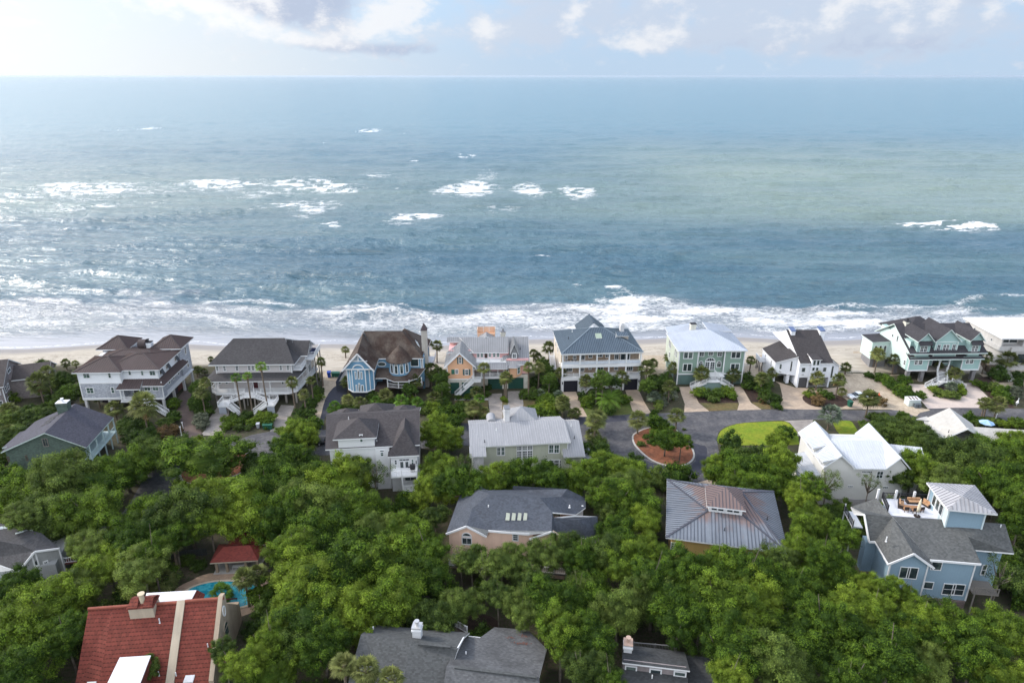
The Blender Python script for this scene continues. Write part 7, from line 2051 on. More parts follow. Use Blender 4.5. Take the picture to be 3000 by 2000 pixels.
def clerestory_house():
    h = House('house', 'taupe house with three small clerestory windows and pale chimney at the bottom edge', 'house', 'E2', (300, 1500), -9, nick='clerestory house')
    W = mat('taupe stucco', (0.24, 0.21, 0.21), .85, 'stucco')
    R = mat('dark speckled shingles', (0.0422, 0.0449, 0.0476), .9, 'shingle', step=.2, var=.2)
    RM = [R, WHITE]
    P = h.P
    ze = 6.6
    a, b = P(283, 650, z=ze), P(1578, 808, z=ze)
    pxroof(h, [[a, b, P(1480, 450, z=ze - 1.3), P(290, 300, z=ze - 1.3)]], RM)
    yw = (a.y + b.y) / 2 + .35
    w = MB(); w.box(a.x + .15, b.x - .35, yw + .4, yw + 3.5, 0, ze - 1.7); w.box(a.x + .15, b.x - .35, yw, yw + .4, 0, ze - .2); w.box(b.x - .4, b.x + 4, yw + .8, yw + 4, 0, 4.6); h.add('wall', w, W); h.foot(a.x, b.x + 4, yw - 6, yw + 4)
    F = Wall(h, (a.x + .15, yw), (b.x - .35, yw))
    for c in ((335, 695, 560, 835), (803, 752, 1032, 890), (1268, 800, 1502, 935)): F.win(*c, 1, 1, fw=.16)
    pxroof(h, [[(a.x - .1, yw - .02, 5.3), (b.x - .1, yw - .02, 5.3), (b.x + .1, yw - 6, 3.4), (a.x - .1, yw - 6, 3.4)]], RM, label='lower front roof')
    pxroof(h, [[(b.x - .3, yw + 3.6, 5.0), (b.x + 4, yw + 3.6, 5.0), (b.x + 4.4, yw - 3, 4.2), (b.x - .2, yw - 3, 4.2)]], RM, label='lower east roof')
    q = P(305, 480, z=ze - .9); q1 = P(460, 480, z=ze - .9); t = P(385, 330, y=q.y)
    chimney(h, q.x, q1.x, q.y, q.y + 1.1, ze - 2, t.z, WHITE, mat('rusty cap', (0.42, 0.3, 0.24), .7))
    v = P(850, 950, z=5.1); vents(h, [(v.x, v.y, v.z - .2)], WHITE, .07, .7)
    rail(h, [(a.x + 1.5, yw + 5.0), (b.x - 1, yw + 5.2)], 3.6, 1.0, m=mat('grey rail', (0.18, 0.18, 0.18), .8), sp=.18)


for fn in (green_house, dark_hip_house, pale_metal_house, peach_house, rusty_house, white_metal_house, grey_gable_house, roof_deck_house, arch_window_house, red_tile_house, pool_pavilion, dark_low_house, clerestory_house):
    fn()

# ------------------------------------------------------------------ road, drives, lawns, beds
CR['M'] = (1750, 1150, 3.92)
CR['O'] = (0, 0, .784)
ROADS = []


def smooth_pts(pts, n=4):
    """rounds a closed outline (Catmull-Rom)"""
    out = []
    N = len(pts)
    for i in range(N):
        p0, p1, p2, p3 = pts[i - 1], pts[i], pts[(i + 1) % N], pts[(i + 2) % N]
        for k in range(n):
            t = k / n
            out.append(.5 * ((2 * p1) + (p2 - p0) * t + (2 * p0 - 5 * p1 + 4 * p2 - p3) * t * t + (3 * p1 - p0 - 3 * p2 + p3) * t ** 3))
    return out


def outline(crop, pts, rnd=0, z=0.0):
    c = CR[crop]
    v = [G(c[0] + x / c[2], c[1] + y / c[2], z) for x, y in pts]
    return smooth_pts(v, rnd) if rnd else v


def sheet(name, crop, pts, m, z, rnd=0, block=True, kind='structure', **kw):
    v = outline(crop, pts, rnd)
    mb = MB()
    import mathutils.geometry as mg
    tri = mg.tessellate_polygon([[Vector((p.x, p.y, 0)) for p in v]])
    for t in tri:
        q = [v[i] for i in t]
        if (q[1] - q[0]).cross(q[2] - q[0]).z < 0: q = q[::-1]
        mb.face([(p.x, p.y, z) for p in q])
    o = mb.build(name, m)
    tag(o, kind=kind, **kw)
    if block: ROADS.append([(p.x, p.y) for p in v])
    return v


ASPH = mat('asphalt', (.062, .062, .070), .85, 'speckle', c2=(.105, .102, .105), amt=1.0, var=.2)
ASPHD = mat('dark fresh asphalt', (.038, .040, .055), .85, 'speckle', var=.12)
PAVE = mat('weathered paver drive', (.27, .245, .225), .85, 'paver', c2=(.20, .18, .165), amt=.8, var=.12)
PAVB = mat('brown brick drive', (.115, .085, .075), .85, 'paver', var=.14)
PAVT = mat('tan paver drive', (.36, .285, .215), .85, 'paver', c2=(.29, .23, .18), amt=.6, var=.08)
PAVP = mat('pinkish concrete drive', (.46, .39, .35), .85, 'speckle', var=.06)
LAWN = mat('lawn', (.065, .095, .018), .95, 'speckle', c2=(.10, .10, .03), amt=.7, var=.2)
LAWNB = mat('bright lawn', (.125, .185, .010), .95, 'speckle', c2=(.20, .215, .016), amt=.8, var=.15)
LAWND = mat('dry lawn', (.115, .085, .035), .95, 'speckle', c2=(.08, .08, .03), amt=.8, var=.2)
MULCH = mat('dark mulch', (.045, .026, .020), .95, 'speckle', var=.3)
MULCHR = mat('red pine straw', (.19, .070, .035), .95, 'speckle', c2=(.13, .06, .035), amt=.7, var=.25)
SANDM = mat('sandy track', (.42, .35, .265), .9, 'speckle', c2=(.33, .27, .20), amt=.8, var=.14)

road = sheet('road', 'Z', [(-200, 1640), (60, 1590), (250, 1555), (360, 1500), (405, 1430), (450, 1375), (560, 1345), (690, 1290), (800, 1262), (1000, 1258), (1347, 1240), (1700, 1221), (2006, 1207), (2300, 1198), (2560, 1202), (2800, 1194), (3000, 1197), (3500, 1205),
                    (3500, 1250), (3000, 1236), (2800, 1240), (2500, 1232), (2350, 1229), (2200, 1236), (2133, 1247), (2104, 1268), (2102, 1300), (2110, 1350), (2095, 1400), (2030, 1412), (1940, 1405), (1860, 1385), (1800, 1350), (1760, 1315), (1600, 1300), (1347, 1306), (1000, 1330), (800, 1345), (740, 1380), (640, 1440), (540, 1450), (470, 1500), (380, 1560), (200, 1600), (-200, 1700)], ASPH, .02, rnd=2)
sheet('road_patch', 'Z', [(1347, 1242), (1700, 1223), (1830, 1217), (1838, 1232), (1700, 1243), (1347, 1262)], ASPHD, .024, block=False)
sheet('road_patch', 'M', [(1000, 560), (1180, 600), (1260, 640), (1230, 900), (1050, 960), (560, 880), (480, 760), (620, 800), (900, 870), (1080, 830), (1140, 720)], ASPHD, .024, rnd=2, block=False)

# street island with a raised kerb
isl = outline('M', [(398, 500), (450, 455), (560, 410), (720, 392), (900, 420), (1010, 545), (1105, 660), (1112, 760), (1030, 830), (900, 852), (770, 838), (620, 780), (500, 690), (415, 590)], 3)
def island(name, pts, top, kerbmat):
    c = sum(pts, Vector()) / len(pts)
    mb = MB()
    n = len(pts)
    inn = [p + (c - p).normalized() * .35 for p in pts]
    for k in range(n):
        l = (k + 1) % n
        a, b, d, e = pts[k], pts[l], inn[l], inn[k]
        mb.prism([(a.x, a.y), (b.x, b.y), (d.x, d.y), (e.x, e.y)], 0.0, .15)
    o = mb.build(name, kerbmat); tag(o, kind='structure')
    mb = MB()
    for k in range(n):
        mb.face([(inn[k].x, inn[k].y, .12), (inn[(k + 1) % n].x, inn[(k + 1) % n].y, .12), (c.x, c.y, .3)])
    o = mb.build('planting_bed', top); tag(o, kind='structure')
island('kerb', isl, MULCHR, CONC)
isl2 = outline('O', [(412, 1092), (425, 1062), (480, 1045), (560, 1040), (578, 1052), (572, 1075), (530, 1098), (470, 1112), (425, 1110)], 3)
island('kerb', isl2, MULCHR, CONC)

sheet('driveway', 'C1', [(2110, 800), (2200, 800), (2180, 930), (2230, 1080), (2320, 1290), (2400, 1400), (2180, 1420), (2120, 1290), (2040, 1050), (1990, 950)], PAVB, .014)
sheet('driveway', 'C2', [(420, 1235), (590, 1235), (570, 1345), (500, 1568), (470, 1640), (180, 1640), (240, 1560), (310, 1390)], PAVE, .014)
sheet('driveway', 'C2', [(1300, 1215), (1490, 1225), (1430, 1370), (1340, 1568), (1300, 1640), (1120, 1640), (1150, 1568), (1220, 1370)], PAVE, .014)
sheet('driveway', 'C3', [(290, 930), (410, 1020), (360, 1130), (170, 1320), (100, 1400), (60, 1600), (-60, 1600), (40, 1400), (80, 1230), (150, 1060)], ASPHD, .016, rnd=2)
sheet('sand_path', 'C2', [(1890, 740), (2110, 790), (2090, 960), (1960, 1100), (1890, 1250), (1850, 1440), (1720, 1440), (1780, 1250), (1850, 1080), (1880, 950)], SANDM, .010, rnd=2)
sheet('driveway', 'C4', [(710, 1060), (905, 1055), (915, 1400), (920, 1500), (740, 1500), (740, 1390)], PAVE, .014)
sheet('driveway', 'C4', [(985, 1025), (1180, 1020), (1205, 1200), (1190, 1400), (1190, 1500), (1000, 1500), (990, 1390)], PAVE, .014)
sheet('path', 'C4', [(245, 1122), (715, 1122), (715, 1150), (245, 1150)], CONC, .012)
sheet('lawn', 'C4', [(240, 1155), (707, 1155), (720, 1420), (300, 1260)], LAWND, .008)
sheet('lawn', 'C4', [(908, 1130), (985, 1130), (990, 1400), (916, 1400)], LAWND, .008)
sheet('lawn', 'C4', [(1200, 1150), (1480, 1140), (1400, 1260), (1210, 1260)], LAWND, .008)
sheet('driveway', 'C5', [(215, 1065), (392, 1060), (460, 1240), (540, 1385), (540, 1420), (400, 1420), (330, 1290)], PAVT, .014, rnd=0)
sheet('driveway', 'C5', [(1035, 1040), (1212, 1035), (1290, 1200), (1380, 1345), (1380, 1365), (1150, 1365), (1080, 1150)], PAVT, .014)
sheet('lawn', 'C5', [(440, 1200), (1085, 1180), (1150, 1350), (900, 1375), (545, 1392)], LAWN, .008)
sheet('driveway', 'C6', [(435, 1045), (612, 1040), (720, 1270), (870, 1392), (870, 1408), (510, 1412), (520, 1290)], PAVT, .014)
sheet('driveway', 'C6', [(1210, 1040), (1335, 1035), (1470, 1270), (1620, 1366), (1620, 1380), (1270, 1390), (1300, 1290), (1250, 1150)], PAVT, .014)
sheet('lawn', 'C6', [(735, 1275), (1295, 1275), (1275, 1370), (860, 1392)], LAWND, .008)
sheet('lawn', 'C6', [(1480, 1265), (1715, 1262), (1760, 1360), (1615, 1362)], LAWND, .008)
sheet('planting_bed', 'C6', [(612, 1050), (1210, 1050), (1295, 1270), (730, 1270)], MULCH, .006, block=False)
sheet('planting_bed', 'C6', [(1340, 1040), (1500, 1040), (1730, 1260), (1480, 1262)], MULCH, .006, block=False)
sheet('driveway', 'C7', [(400, 1285), (440, 1090), (400, 930), (330, 880), (620, 975), (1090, 985), (1320, 950), (1450, 1040), (1560, 1110), (1560, 1270)], PAVT, .010)
sheet('planting_bed', 'C7', [(715, 1110), (800, 1075), (1150, 1065), (1340, 1150), (1330, 1225), (1180, 1255), (900, 1240), (760, 1180)], MULCH, .016, rnd=2, block=False)
sheet('sand_lot', 'Z', [(2470, 1040), (2470, 1085), (2520, 1100), (2640, 1100), (2640, 1040)], SANDM, .004, block=False)
sheet('sand_lot', 'Z', [(2190, 1040), (2180, 1095), (2235, 1110), (2235, 1040)], SANDM, .004, block=False)
sheet('sand_lot', 'Z', [(1885, 1040), (1890, 1110), (1945, 1110), (1950, 1040)], SANDM, .004, block=False)
sheet('sand_lot', 'C7', [(1180, 700), (1711, 640), (2000, 900), (2320, 1280), (1560, 1275), (1560, 1100), (1420, 1020), (1300, 940)], SANDM, .006)
sheet('sand_lot', 'C8', [(0, 560), (150, 560), (300, 860), (640, 1190), (960, 1310), (870, 1350), (700, 1310), (300, 1290), (0, 1262)], SANDM, .008)
sheet('sand_spill', 'C8', [(300, 1262), (960, 1300), (850, 1345), (790, 1390), (640, 1330), (450, 1300)], SANDM, .027, rnd=3, block=False)
sheet('driveway', 'C8', [(700, 975), (900, 985), (960, 1030), (1100, 1130), (1250, 1163), (1400, 1135), (1455, 1060), (1400, 965), (1540, 965), (1755, 1180), (1600, 1290), (950, 1290), (780, 1090)], PAVP, .014)
sheet('planting_bed', 'C8', [(945, 1035), (1010, 985), (1380, 960), (1452, 1060), (1400, 1138), (1250, 1162), (1090, 1125)], MULCH, .010, block=False)
sheet('planting_bed', 'C8', [(1550, 900), (1720, 880), (1900, 1060), (2060, 1285), (1990, 1285), (1760, 1175)], MULCH, .008, block=False)
sheet('path', 'C8', [(1910, 810), (1990, 800), (2070, 930), (1980, 950)], CONC, .012)
sheet('sand_path', 'C8', [(1600, 840), (1720, 860), (1850, 960), (2178, 950), (2178, 1010), (1850, 1010), (1740, 950)], SANDM, .006, block=False)
sheet('lawn', 'M', [(1385, 560), (1385, 500), (1440, 420), (1600, 360), (1800, 340), (2100, 328), (2200, 350), (2290, 450), (2310, 560), (2250, 600), (1500, 600)], LAWNB, .030, rnd=3)
sheet('lawn', 'D8', [(790, 345), (1010, 345), (1100, 430), (1130, 530), (900, 560), (800, 420)], LAWNB, .010, rnd=2)
sheet('lawn', 'D8', [(440, 345), (540, 345), (500, 420), (450, 420)], LAWN, .010)
sheet('driveway', 'M', [(2140, 322), (2480, 310), (2420, 470), (2300, 500), (2290, 440), (2210, 345)], PAVE, .032)
sheet('driveway', 'M', [(1150, 1030), (1310, 990), (1370, 1040), (1500, 1200), (1200, 1200)], PAVT, .026)
sheet('planting_bed', 'M', [(1320, 985), (1360, 930), (1700, 930), (1800, 1040), (1450, 1060)], MULCHR, .010, block=False)
sheet('lawn', 'D1', [(330, 1060), (420, 960), (800, 900), (960, 880), (860, 980), (600, 1040), (400, 1100)], LAWN, .010, block=False)
sheet('planting_bed', 'C8', [(1380, 1360), (1600, 1400), (1900, 1430), (2178, 1450), (2178, 1530), (1900, 1520), (1500, 1440)], MULCHR, .012, block=False)
# rear yards, mostly shaded leaf litter with red tints
sheet('leaf_litter_bed', 'E1', [(1340, 280), (1300, 120), (1500, 60), (1700, 150), (1640, 330)], MULCH, .010, rnd=2, block=False)
# pool: tan deck, raised coping, opaque teal water sheet with painted caustics
sheet('pool_deck', 'D2', [(1130, 760), (1160, 690), (1300, 620), (1450, 560), (1800, 560), (2000, 620), (2010, 780), (1900, 880), (1740, 960), (1450, 960), (1200, 880)], mat('tan pool deck', (.33, .235, .165), .8, 'speckle', var=.12), .020, rnd=2)
pool = outline('D2', [(1230, 760), (1240, 715), (1340, 668), (1500, 632), (1700, 625), (1860, 650), (1945, 700), (1930, 780), (1850, 850), (1780, 878), (1700, 890), (1500, 880), (1330, 840)], 3)
pc = sum(pool, Vector()) / len(pool)
mb = MB(); inn = [p + (pc - p).normalized() * .4 for p in pool]; n = len(pool)
for k in range(n):
    l = (k + 1) % n
    mb.prism([(pool[k].x, pool[k].y), (pool[l].x, pool[l].y), (inn[l].x, inn[l].y), (inn[k].x, inn[k].y)], 0, .16)
pr = bpy.data.objects.new('swimming_pool', None); col.objects.link(pr)
tag(pr, 'kidney shaped turquoise swimming pool with pale coping behind the red tiled house', 'pool')
mb.build('coping', mat('pale coping', (.50, .42, .31), .7, 'speckle', var=.05), pr)
mb = MB()
for k in range(n): mb.face([(inn[k].x, inn[k].y, .11), (inn[(k + 1) % n].x, inn[(k + 1) % n].y, .11), (pc.x, pc.y, .11)])
pw = bpy.data.materials.new('pool water'); pw.use_nodes = True
nt = pw.node_tree; bs = nt.nodes['Principled BSDF']
geo = nt.nodes.new('ShaderNodeNewGeometry')
v1 = nn(nt, 'ShaderNodeTexNoise', ins={'Vector': geo.outputs['Position'], 'Scale': .8, 'Detail': 5.0, 'Distortion': 1.2})
nt.links.new(mixc(nt, ramp(nt, v1.outputs['Fac'], .35, .65), (.012, .22, .29), (.07, .40, .46)), bs.inputs['Base Color'])  # caustic light put into the colour as lighter mottling
bs.inputs['Roughness'].default_value = .06
bp = nn(nt, 'ShaderNodeBump', ins={'Height': nn(nt, 'ShaderNodeTexNoise', ins={'Vector': geo.outputs['Position'], 'Scale': 3.0, 'Detail': 3.0}).outputs['Fac'], 'Strength': .25, 'Distance': .2})
nt.links.new(bp.outputs[0], bs.inputs['Normal'])
mb.build('water', pw, pr)

# ------------------------------------------------------------------ vegetation
def leafmat(name, a, b, c, tr=.25):
    m = bpy.data.materials.new(name); m.use_nodes = True
    nt = m.node_tree; bs = nt.nodes['Principled BSDF']; out = nt.nodes['Material Output']
    at = nn(nt, 'ShaderNodeAttribute', attribute_name='tint').outputs['Fac']
    oi = nt.nodes.new('ShaderNodeObjectInfo')
    geo = nt.nodes.new('ShaderNodeNewGeometry')
    n = nn(nt, 'ShaderNodeTexNoise', ins={'Vector': geo.outputs['Position'], 'Scale': .45, 'Detail': 3.0}).outputs['Fac']
    c1 = mixc(nt, at, a, b)
    f = ramp(nt, mth(nt, 'ADD', mth(nt, 'MULTIPLY', oi.outputs['Random'], .45), mth(nt, 'MULTIPLY', n, .6)), .38, .95)
    c2 = mixc(nt, mth(nt, 'MULTIPLY', f, .75), c1, c)
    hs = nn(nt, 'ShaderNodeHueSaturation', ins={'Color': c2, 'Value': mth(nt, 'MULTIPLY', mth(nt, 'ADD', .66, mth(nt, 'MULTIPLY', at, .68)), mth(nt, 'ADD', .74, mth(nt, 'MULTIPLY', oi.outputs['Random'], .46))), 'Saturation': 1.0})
    nt.links.new(hs.outputs[0], bs.inputs['Base Color'])
    bs.inputs['Roughness'].default_value = .7
    bs.inputs['Specular IOR Level'].default_value = .12
    t = nn(nt, 'ShaderNodeBsdfTranslucent', ins={'Color': hs.outputs[0]})
    mx = nn(nt, 'ShaderNodeMixShader', ins={0: tr, 1: bs.outputs[0], 2: t.outputs[0]})
    nt.links.new(mx.outputs[0], out.inputs['Surface'])
    return m


OAKL = leafmat('oak leaves', (.030, .070, .009), (.100, .170, .016), (.165, .215, .022))
OAKD = leafmat('dark leaves', (.028, .056, .010), (.058, .105, .014), (.075, .115, .018), .15)
OAKO = leafmat('olive leaves', (.040, .074, .016), (.105, .155, .030), (.14, .18, .036))
PALML = leafmat('palm leaves', (.050, .066, .018), (.125, .150, .042), (.17, .175, .06))
PALMB = leafmat('blue green palm leaves', (.075, .105, .070), (.16, .20, .135), (.15, .18, .11))
PALMW = leafmat('bright palm leaves', (.045, .10, .015), (.10, .19, .025), (.13, .21, .03))
DEADL = leafmat('dead fronds', (.12, .075, .03), (.24, .16, .07), (.26, .16, .07), .1)
SHRG = leafmat('grey green leaves', (.10, .12, .08), (.19, .21, .15), (.17, .18, .12))
SHRY = leafmat('rust leaves shrub', (.10, .06, .03), (.20, .13, .06), (.16, .12, .05))
BARK = mat('grey bark', (.13, .11, .09), .95, 'speckle', var=.25)
PTRUNK = mat('palm trunk', (.16, .125, .095), .95, 'shingle', step=.22, var=.25)


def mesh_np(name, V, F, mats, mi=None, tint=None):
    me = bpy.data.meshes.new(name)
    V = np.asarray(V, np.float32); F = np.asarray(F, np.int32)
    me.vertices.add(len(V)); me.vertices.foreach_set('co', V.ravel())
    me.loops.add(F.size); me.loops.foreach_set('vertex_index', F.ravel())
    me.polygons.add(len(F)); k = F.shape[1]
    me.polygons.foreach_set('loop_start', np.arange(0, F.size, k, dtype=np.int32))
    me.polygons.foreach_set('loop_total', np.full(len(F), k, dtype=np.int32))
    for m in mats: me.materials.append(m)
    if mi is not None: me.polygons.foreach_set('material_index', np.asarray(mi, np.int32))
    me.update(calc_edges=True)
    if tint is not None:
        at = me.attributes.new('tint', 'FLOAT', 'FACE'); at.data.foreach_set('value', np.asarray(tint, np.float32))
    return me


def leaf_quads(P, N, size, rs):
    """a leaf spray (one quad) at every point, its plane facing N roughly"""
    n = len(P)
    N = N / np.linalg.norm(N, axis=1)[:, None]
    r = rs.normal(size=(n, 3)); t = np.cross(N, r); t /= np.linalg.norm(t, axis=1)[:, None] + 1e-9
    b = np.cross(N, t)
    s = (size * rs.uniform(.6, 1.3, n))[:, None]
    w = s * rs.uniform(.45, .8, n)[:, None]
    V = np.stack([P - t * s * .5, P + b * w * .5, P + t * s * .5 + N * s * .12, P - b * w * .5], 1).reshape(-1, 3)
    F = np.arange(4 * n).reshape(n, 4)
    return V, F


ICO_V = None
def ico():
    global ICO_V
    if ICO_V is None:
        import bmesh
        bm = bmesh.new(); bmesh.ops.create_icosphere(bm, subdivisions=1, radius=1)
        bm.verts.ensure_lookup_table()
        ICO_V = (np.array([v.co[:] for v in bm.verts]), np.array([[v.index for v in f.verts] for f in bm.faces])); bm.free()
    return ICO_V


def crown_mesh(name, seed, m, nclump=66, leaves=250, flat=.68, rc=.20, size=.050, sparse=0.0, core=True):
    """crown of unit radius centred on its own middle: clumps over an uneven dome"""
    rs = np.random.RandomState(seed)
    cs = []
    lob = [(rs.uniform(0, 2 * np.pi), rs.uniform(.75, 1.12)) for _ in range(5)]
    tries = 0
    while len(cs) < nclump and tries < 9000:
        tries += 1
        a = rs.uniform(0, 2 * np.pi); u = rs.uniform(-.55, 1.0)
        s = math.sqrt(max(0, 1 - u * u)) if u > 0 else math.sqrt(max(0, 1 - u * u)) * .93
        R = 1.0 + .16 * math.sin(a * 2 + lob[0][0]) + .12 * math.sin(a * 3 + lob[1][0]) + .10 * math.sin(a * 5 + lob[2][0] + u * 3)
        R *= rs.uniform(.72, 1.04) if rs.rand() < .8 else rs.uniform(.45, .75)
        p = np.array([s * R * math.cos(a), s * R * math.sin(a), u * flat * R])
        r = rc * rs.uniform(.7, 1.35)
        if all(np.linalg.norm(p - q[0]) > .66 * (r + q[1]) for q in cs):
            cs.append((p, r))
    Vs, Fs, Ts = [], [], []; off = 0
    iv, if_ = ico()
    for p, r in cs:
        n = int(leaves * (r / rc) ** 2 * (1 - sparse))
        d = rs.normal(size=(n, 3)); d[:, 2] += .35; d /= np.linalg.norm(d, axis=1)[:, None]
        rr = r * rs.uniform(.66, 1.22, n) * (1 + .25 * np.sin(d[:, 0] * 5 + p[0] * 9) * np.sin(d[:, 1] * 5))
        P = p + d * rr[:, None] * np.array([1, 1, .85])
        N = d + rs.normal(scale=.55, size=(n, 3)); N[:, 2] += .3
        V, F = leaf_quads(P, N, size, rs)
        Vs.append(V); Fs.append(F + off); off += len(V)
        ct = rs.uniform(.0, .95)
        Ts.append(np.clip(ct + rs.normal(scale=.2, size=n), 0, 1))
    V = np.concatenate(Vs); F = np.concatenate(Fs); T = np.concatenate(Ts)
    if core:
        Vc, Fc = [], []
        o2 = 0
        for p, r in cs:
            q = iv * r * .74 * (1 + rs.uniform(-.12, .12, (len(iv), 1))) * np.array([1, 1, .85]) + p
            Vc.append(q); f = if_ + o2; Fc.append(np.concatenate([f, f[:, 2:3]], 1)); o2 += len(iv)
        # body of inner foliage
        q = iv * np.array([.72, .72, .72 * flat]) ; Vc.append(q); f = if_ + o2; Fc.append(np.concatenate([f, f[:, 2:3]], 1))
        Vc = np.concatenate(Vc); Fc = np.concatenate(Fc)
        me = bpy.data.meshes.new(name)
        nv = len(V)
        faces = F.tolist() + [[a + nv, b + nv, c + nv] for a, b, c, _ in Fc]
        me.from_pydata(np.concatenate([V, Vc]).tolist(), [], faces)
        me.materials.append(m)
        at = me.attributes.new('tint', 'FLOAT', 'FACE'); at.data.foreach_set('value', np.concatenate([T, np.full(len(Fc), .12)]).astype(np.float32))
        me.update()
    else:
        me = mesh_np(name, V, F, [m], tint=T)
    return me, cs


def trunk_mesh(name, seed, cs, flat, nlimb=7, zc=1.25):
    """tapering trunk with limbs, for a crown of unit radius whose middle is zc above the ground"""
    rs = random.Random(seed); mb = MB()
    top = zc - flat * .55
    lean = (rs.uniform(-.12, .12), rs.uniform(-.12, .12))
    mb.tube([(0, 0, -.02), (lean[0] * .4, lean[1] * .4, top * .5), (lean[0], lean[1], top)], [.075, .058, .05], 8)
    for k in range(nlimb):
        p = rs.choice(cs)[0]
        e = (p[0] * .85, p[1] * .85, zc + p[2] * .8)
        m_ = (lean[0] + (e[0] - lean[0]) * .45 + rs.uniform(-.06, .06), lean[1] + (e[1] - lean[1]) * .45 + rs.uniform(-.06, .06), top + (e[2] - top) * .35)
        mb.tube([(lean[0], lean[1], top - .03), m_, e], [.042, .028, .008], 6)
    me = bpy.data.meshes.new(name); me.from_pydata(mb.v, [], mb.f); me.materials.append(BARK); uvmap(me)
    me.polygons.foreach_set('use_smooth', np.ones(len(mb.f), dtype=bool))
    return me


KINDS = {}
def make_kind(key, m, n, **kw):
    zc = kw.pop('zc', 1.25); nl = kw.pop('nlimb', 7)
    KINDS[key] = []
    for i in range(n):
        cm, cs = crown_mesh('crown', 100 + i * 7 + sum(map(ord, key)), m, **kw)
        tm = trunk_mesh('trunk', i, cs, kw.get('flat', .62), nl, zc)
        KINDS[key].append((cm, tm, zc))


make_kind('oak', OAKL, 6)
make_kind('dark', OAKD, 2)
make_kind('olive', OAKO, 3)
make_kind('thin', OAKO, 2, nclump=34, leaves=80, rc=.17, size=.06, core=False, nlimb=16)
SH = {}
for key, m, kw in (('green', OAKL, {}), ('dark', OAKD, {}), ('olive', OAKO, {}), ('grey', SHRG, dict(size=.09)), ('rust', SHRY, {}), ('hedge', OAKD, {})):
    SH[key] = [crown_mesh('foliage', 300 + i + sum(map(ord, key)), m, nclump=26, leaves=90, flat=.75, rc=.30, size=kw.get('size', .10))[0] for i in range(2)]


def fan_palm(name, seed, leafm, nf=34, dead=5, up=.15, droop=.5):
    """crown of a fan palm, radius about 1, centre at the bud"""
    rs = np.random.RandomState(seed)
    V, F, T, M = [], [], [], []
    def frond(az, el, L, mi):
        d = np.array([math.cos(az) * math.cos(el), math.sin(az) * math.cos(el), math.sin(el)])
        side = np.array([-math.sin(az), math.cos(az), 0]); upv = np.cross(d, side) * -1
        base = d * .05; hub = d * L * .52; hub[2] -= .05 * L
        tn = rs.uniform(.1, .9)
        def quad(a, b, c, e):
            i = len(V); V.extend([a, b, c, e]); F.append((i, i + 1, i + 2, i + 3)); T.append(np.clip(tn + rs.normal() * .15, 0, 1)); M.append(mi)
        w = side * .012
        quad(base - w, base + w, hub + w, hub - w)
        nb = 11
        for j in range(nb):
            t = (j / (nb - 1) - .5) * 2
            ang = t * 1.35
            dirn = d * math.cos(ang) + side * math.sin(ang)
            ln = L * .58 * (1 - .25 * abs(t)) * rs.uniform(.88, 1.1)
            p1 = hub + dirn * ln * .55 + upv * .02; p1[2] -= ln * droop * .12
            p2 = hub + dirn * ln; p2[2] -= ln * droop * rs.uniform(.45, .85)
            ws = np.cross(dirn, upv); ws /= np.linalg.norm(ws) + 1e-9; wv = ws * .045 * L
            quad(hub - wv * .2, hub + wv * .2, p1 + wv, p1 - wv)
            quad(p1 - wv, p1 + wv, p2 + wv * .1, p2 - wv * .1)
    for k in range(nf):
        u = (k + .5) / nf
        frond(k * 2.399 + rs.uniform(-.3, .3), math.radians(85 - 118 * u ** .9), rs.uniform(.85, 1.1), 0)
    for k in range(dead):
        frond(rs.uniform(0, 6.28), math.radians(rs.uniform(-62, -42)), rs.uniform(.6, .85), 1)
    return mesh_np(name, V, F, [leafm, DEADL], M, T)


def date_palm(name, seed, leafm, nf=38):
    rs = np.random.RandomState(seed); V, F, T, M = [], [], [], []
    for k in range(nf):
        u = (k + .5) / nf; az = k * 2.399; el = math.radians(80 - 85 * u)
        d = np.array([math.cos(az), math.sin(az), 0]); side = np.array([-math.sin(az), math.cos(az), 0])
        pts = []
        for t in np.linspace(0, 1, 9):
            e = el - t * 1.15
            prev = pts[-1] if pts else np.zeros(3)
            pts.append(prev + (d * math.cos(e) + np.array([0, 0, math.sin(e)])) * .135 if pts else np.zeros(3))
        tn = rs.uniform(.2, .9)
        for i in range(8):
            a, b = pts[i], pts[i + 1]
            for s in (-1, 1):
                for q in (0, .5):
                    p = a + (b - a) * q
                    l = .19 * math.sin(math.pi * min(1, (i + 1.2) / 9)) + .03
                    tip = p + side * s * l + (b - a) * .9; tip[2] -= l * .25
                    w = (b - a) * .18
                    j = len(V); V.extend([p - w, p + w, tip + w * .2, tip - w * .2]); F.append((j, j + 1, j + 2, j + 3)); T.append(np.clip(tn + rs.normal() * .1, 0, 1)); M.append(0)
    return mesh_np(name, V, F, [leafm, DEADL], M, T)


PAL = {'sabal': [fan_palm('crown', s, PALML, nf=36 + s % 3 * 3, dead=3 + s % 5 * 2, droop=.45 + .12 * (s % 3)) for s in range(5)],
       'yellow': [fan_palm('crown', 40 + s, PALMW, nf=30, dead=12, droop=.7) for s in range(2)],
       'blue': [fan_palm('crown', 50 + s, PALMB, nf=34, dead=2, droop=.5) for s in range(2)],
       'tall': [fan_palm('crown', 60 + s, PALMW, nf=26, dead=7, droop=.55) for s in range(2)],
       'date': [date_palm('crown', 1, PALMW)]}


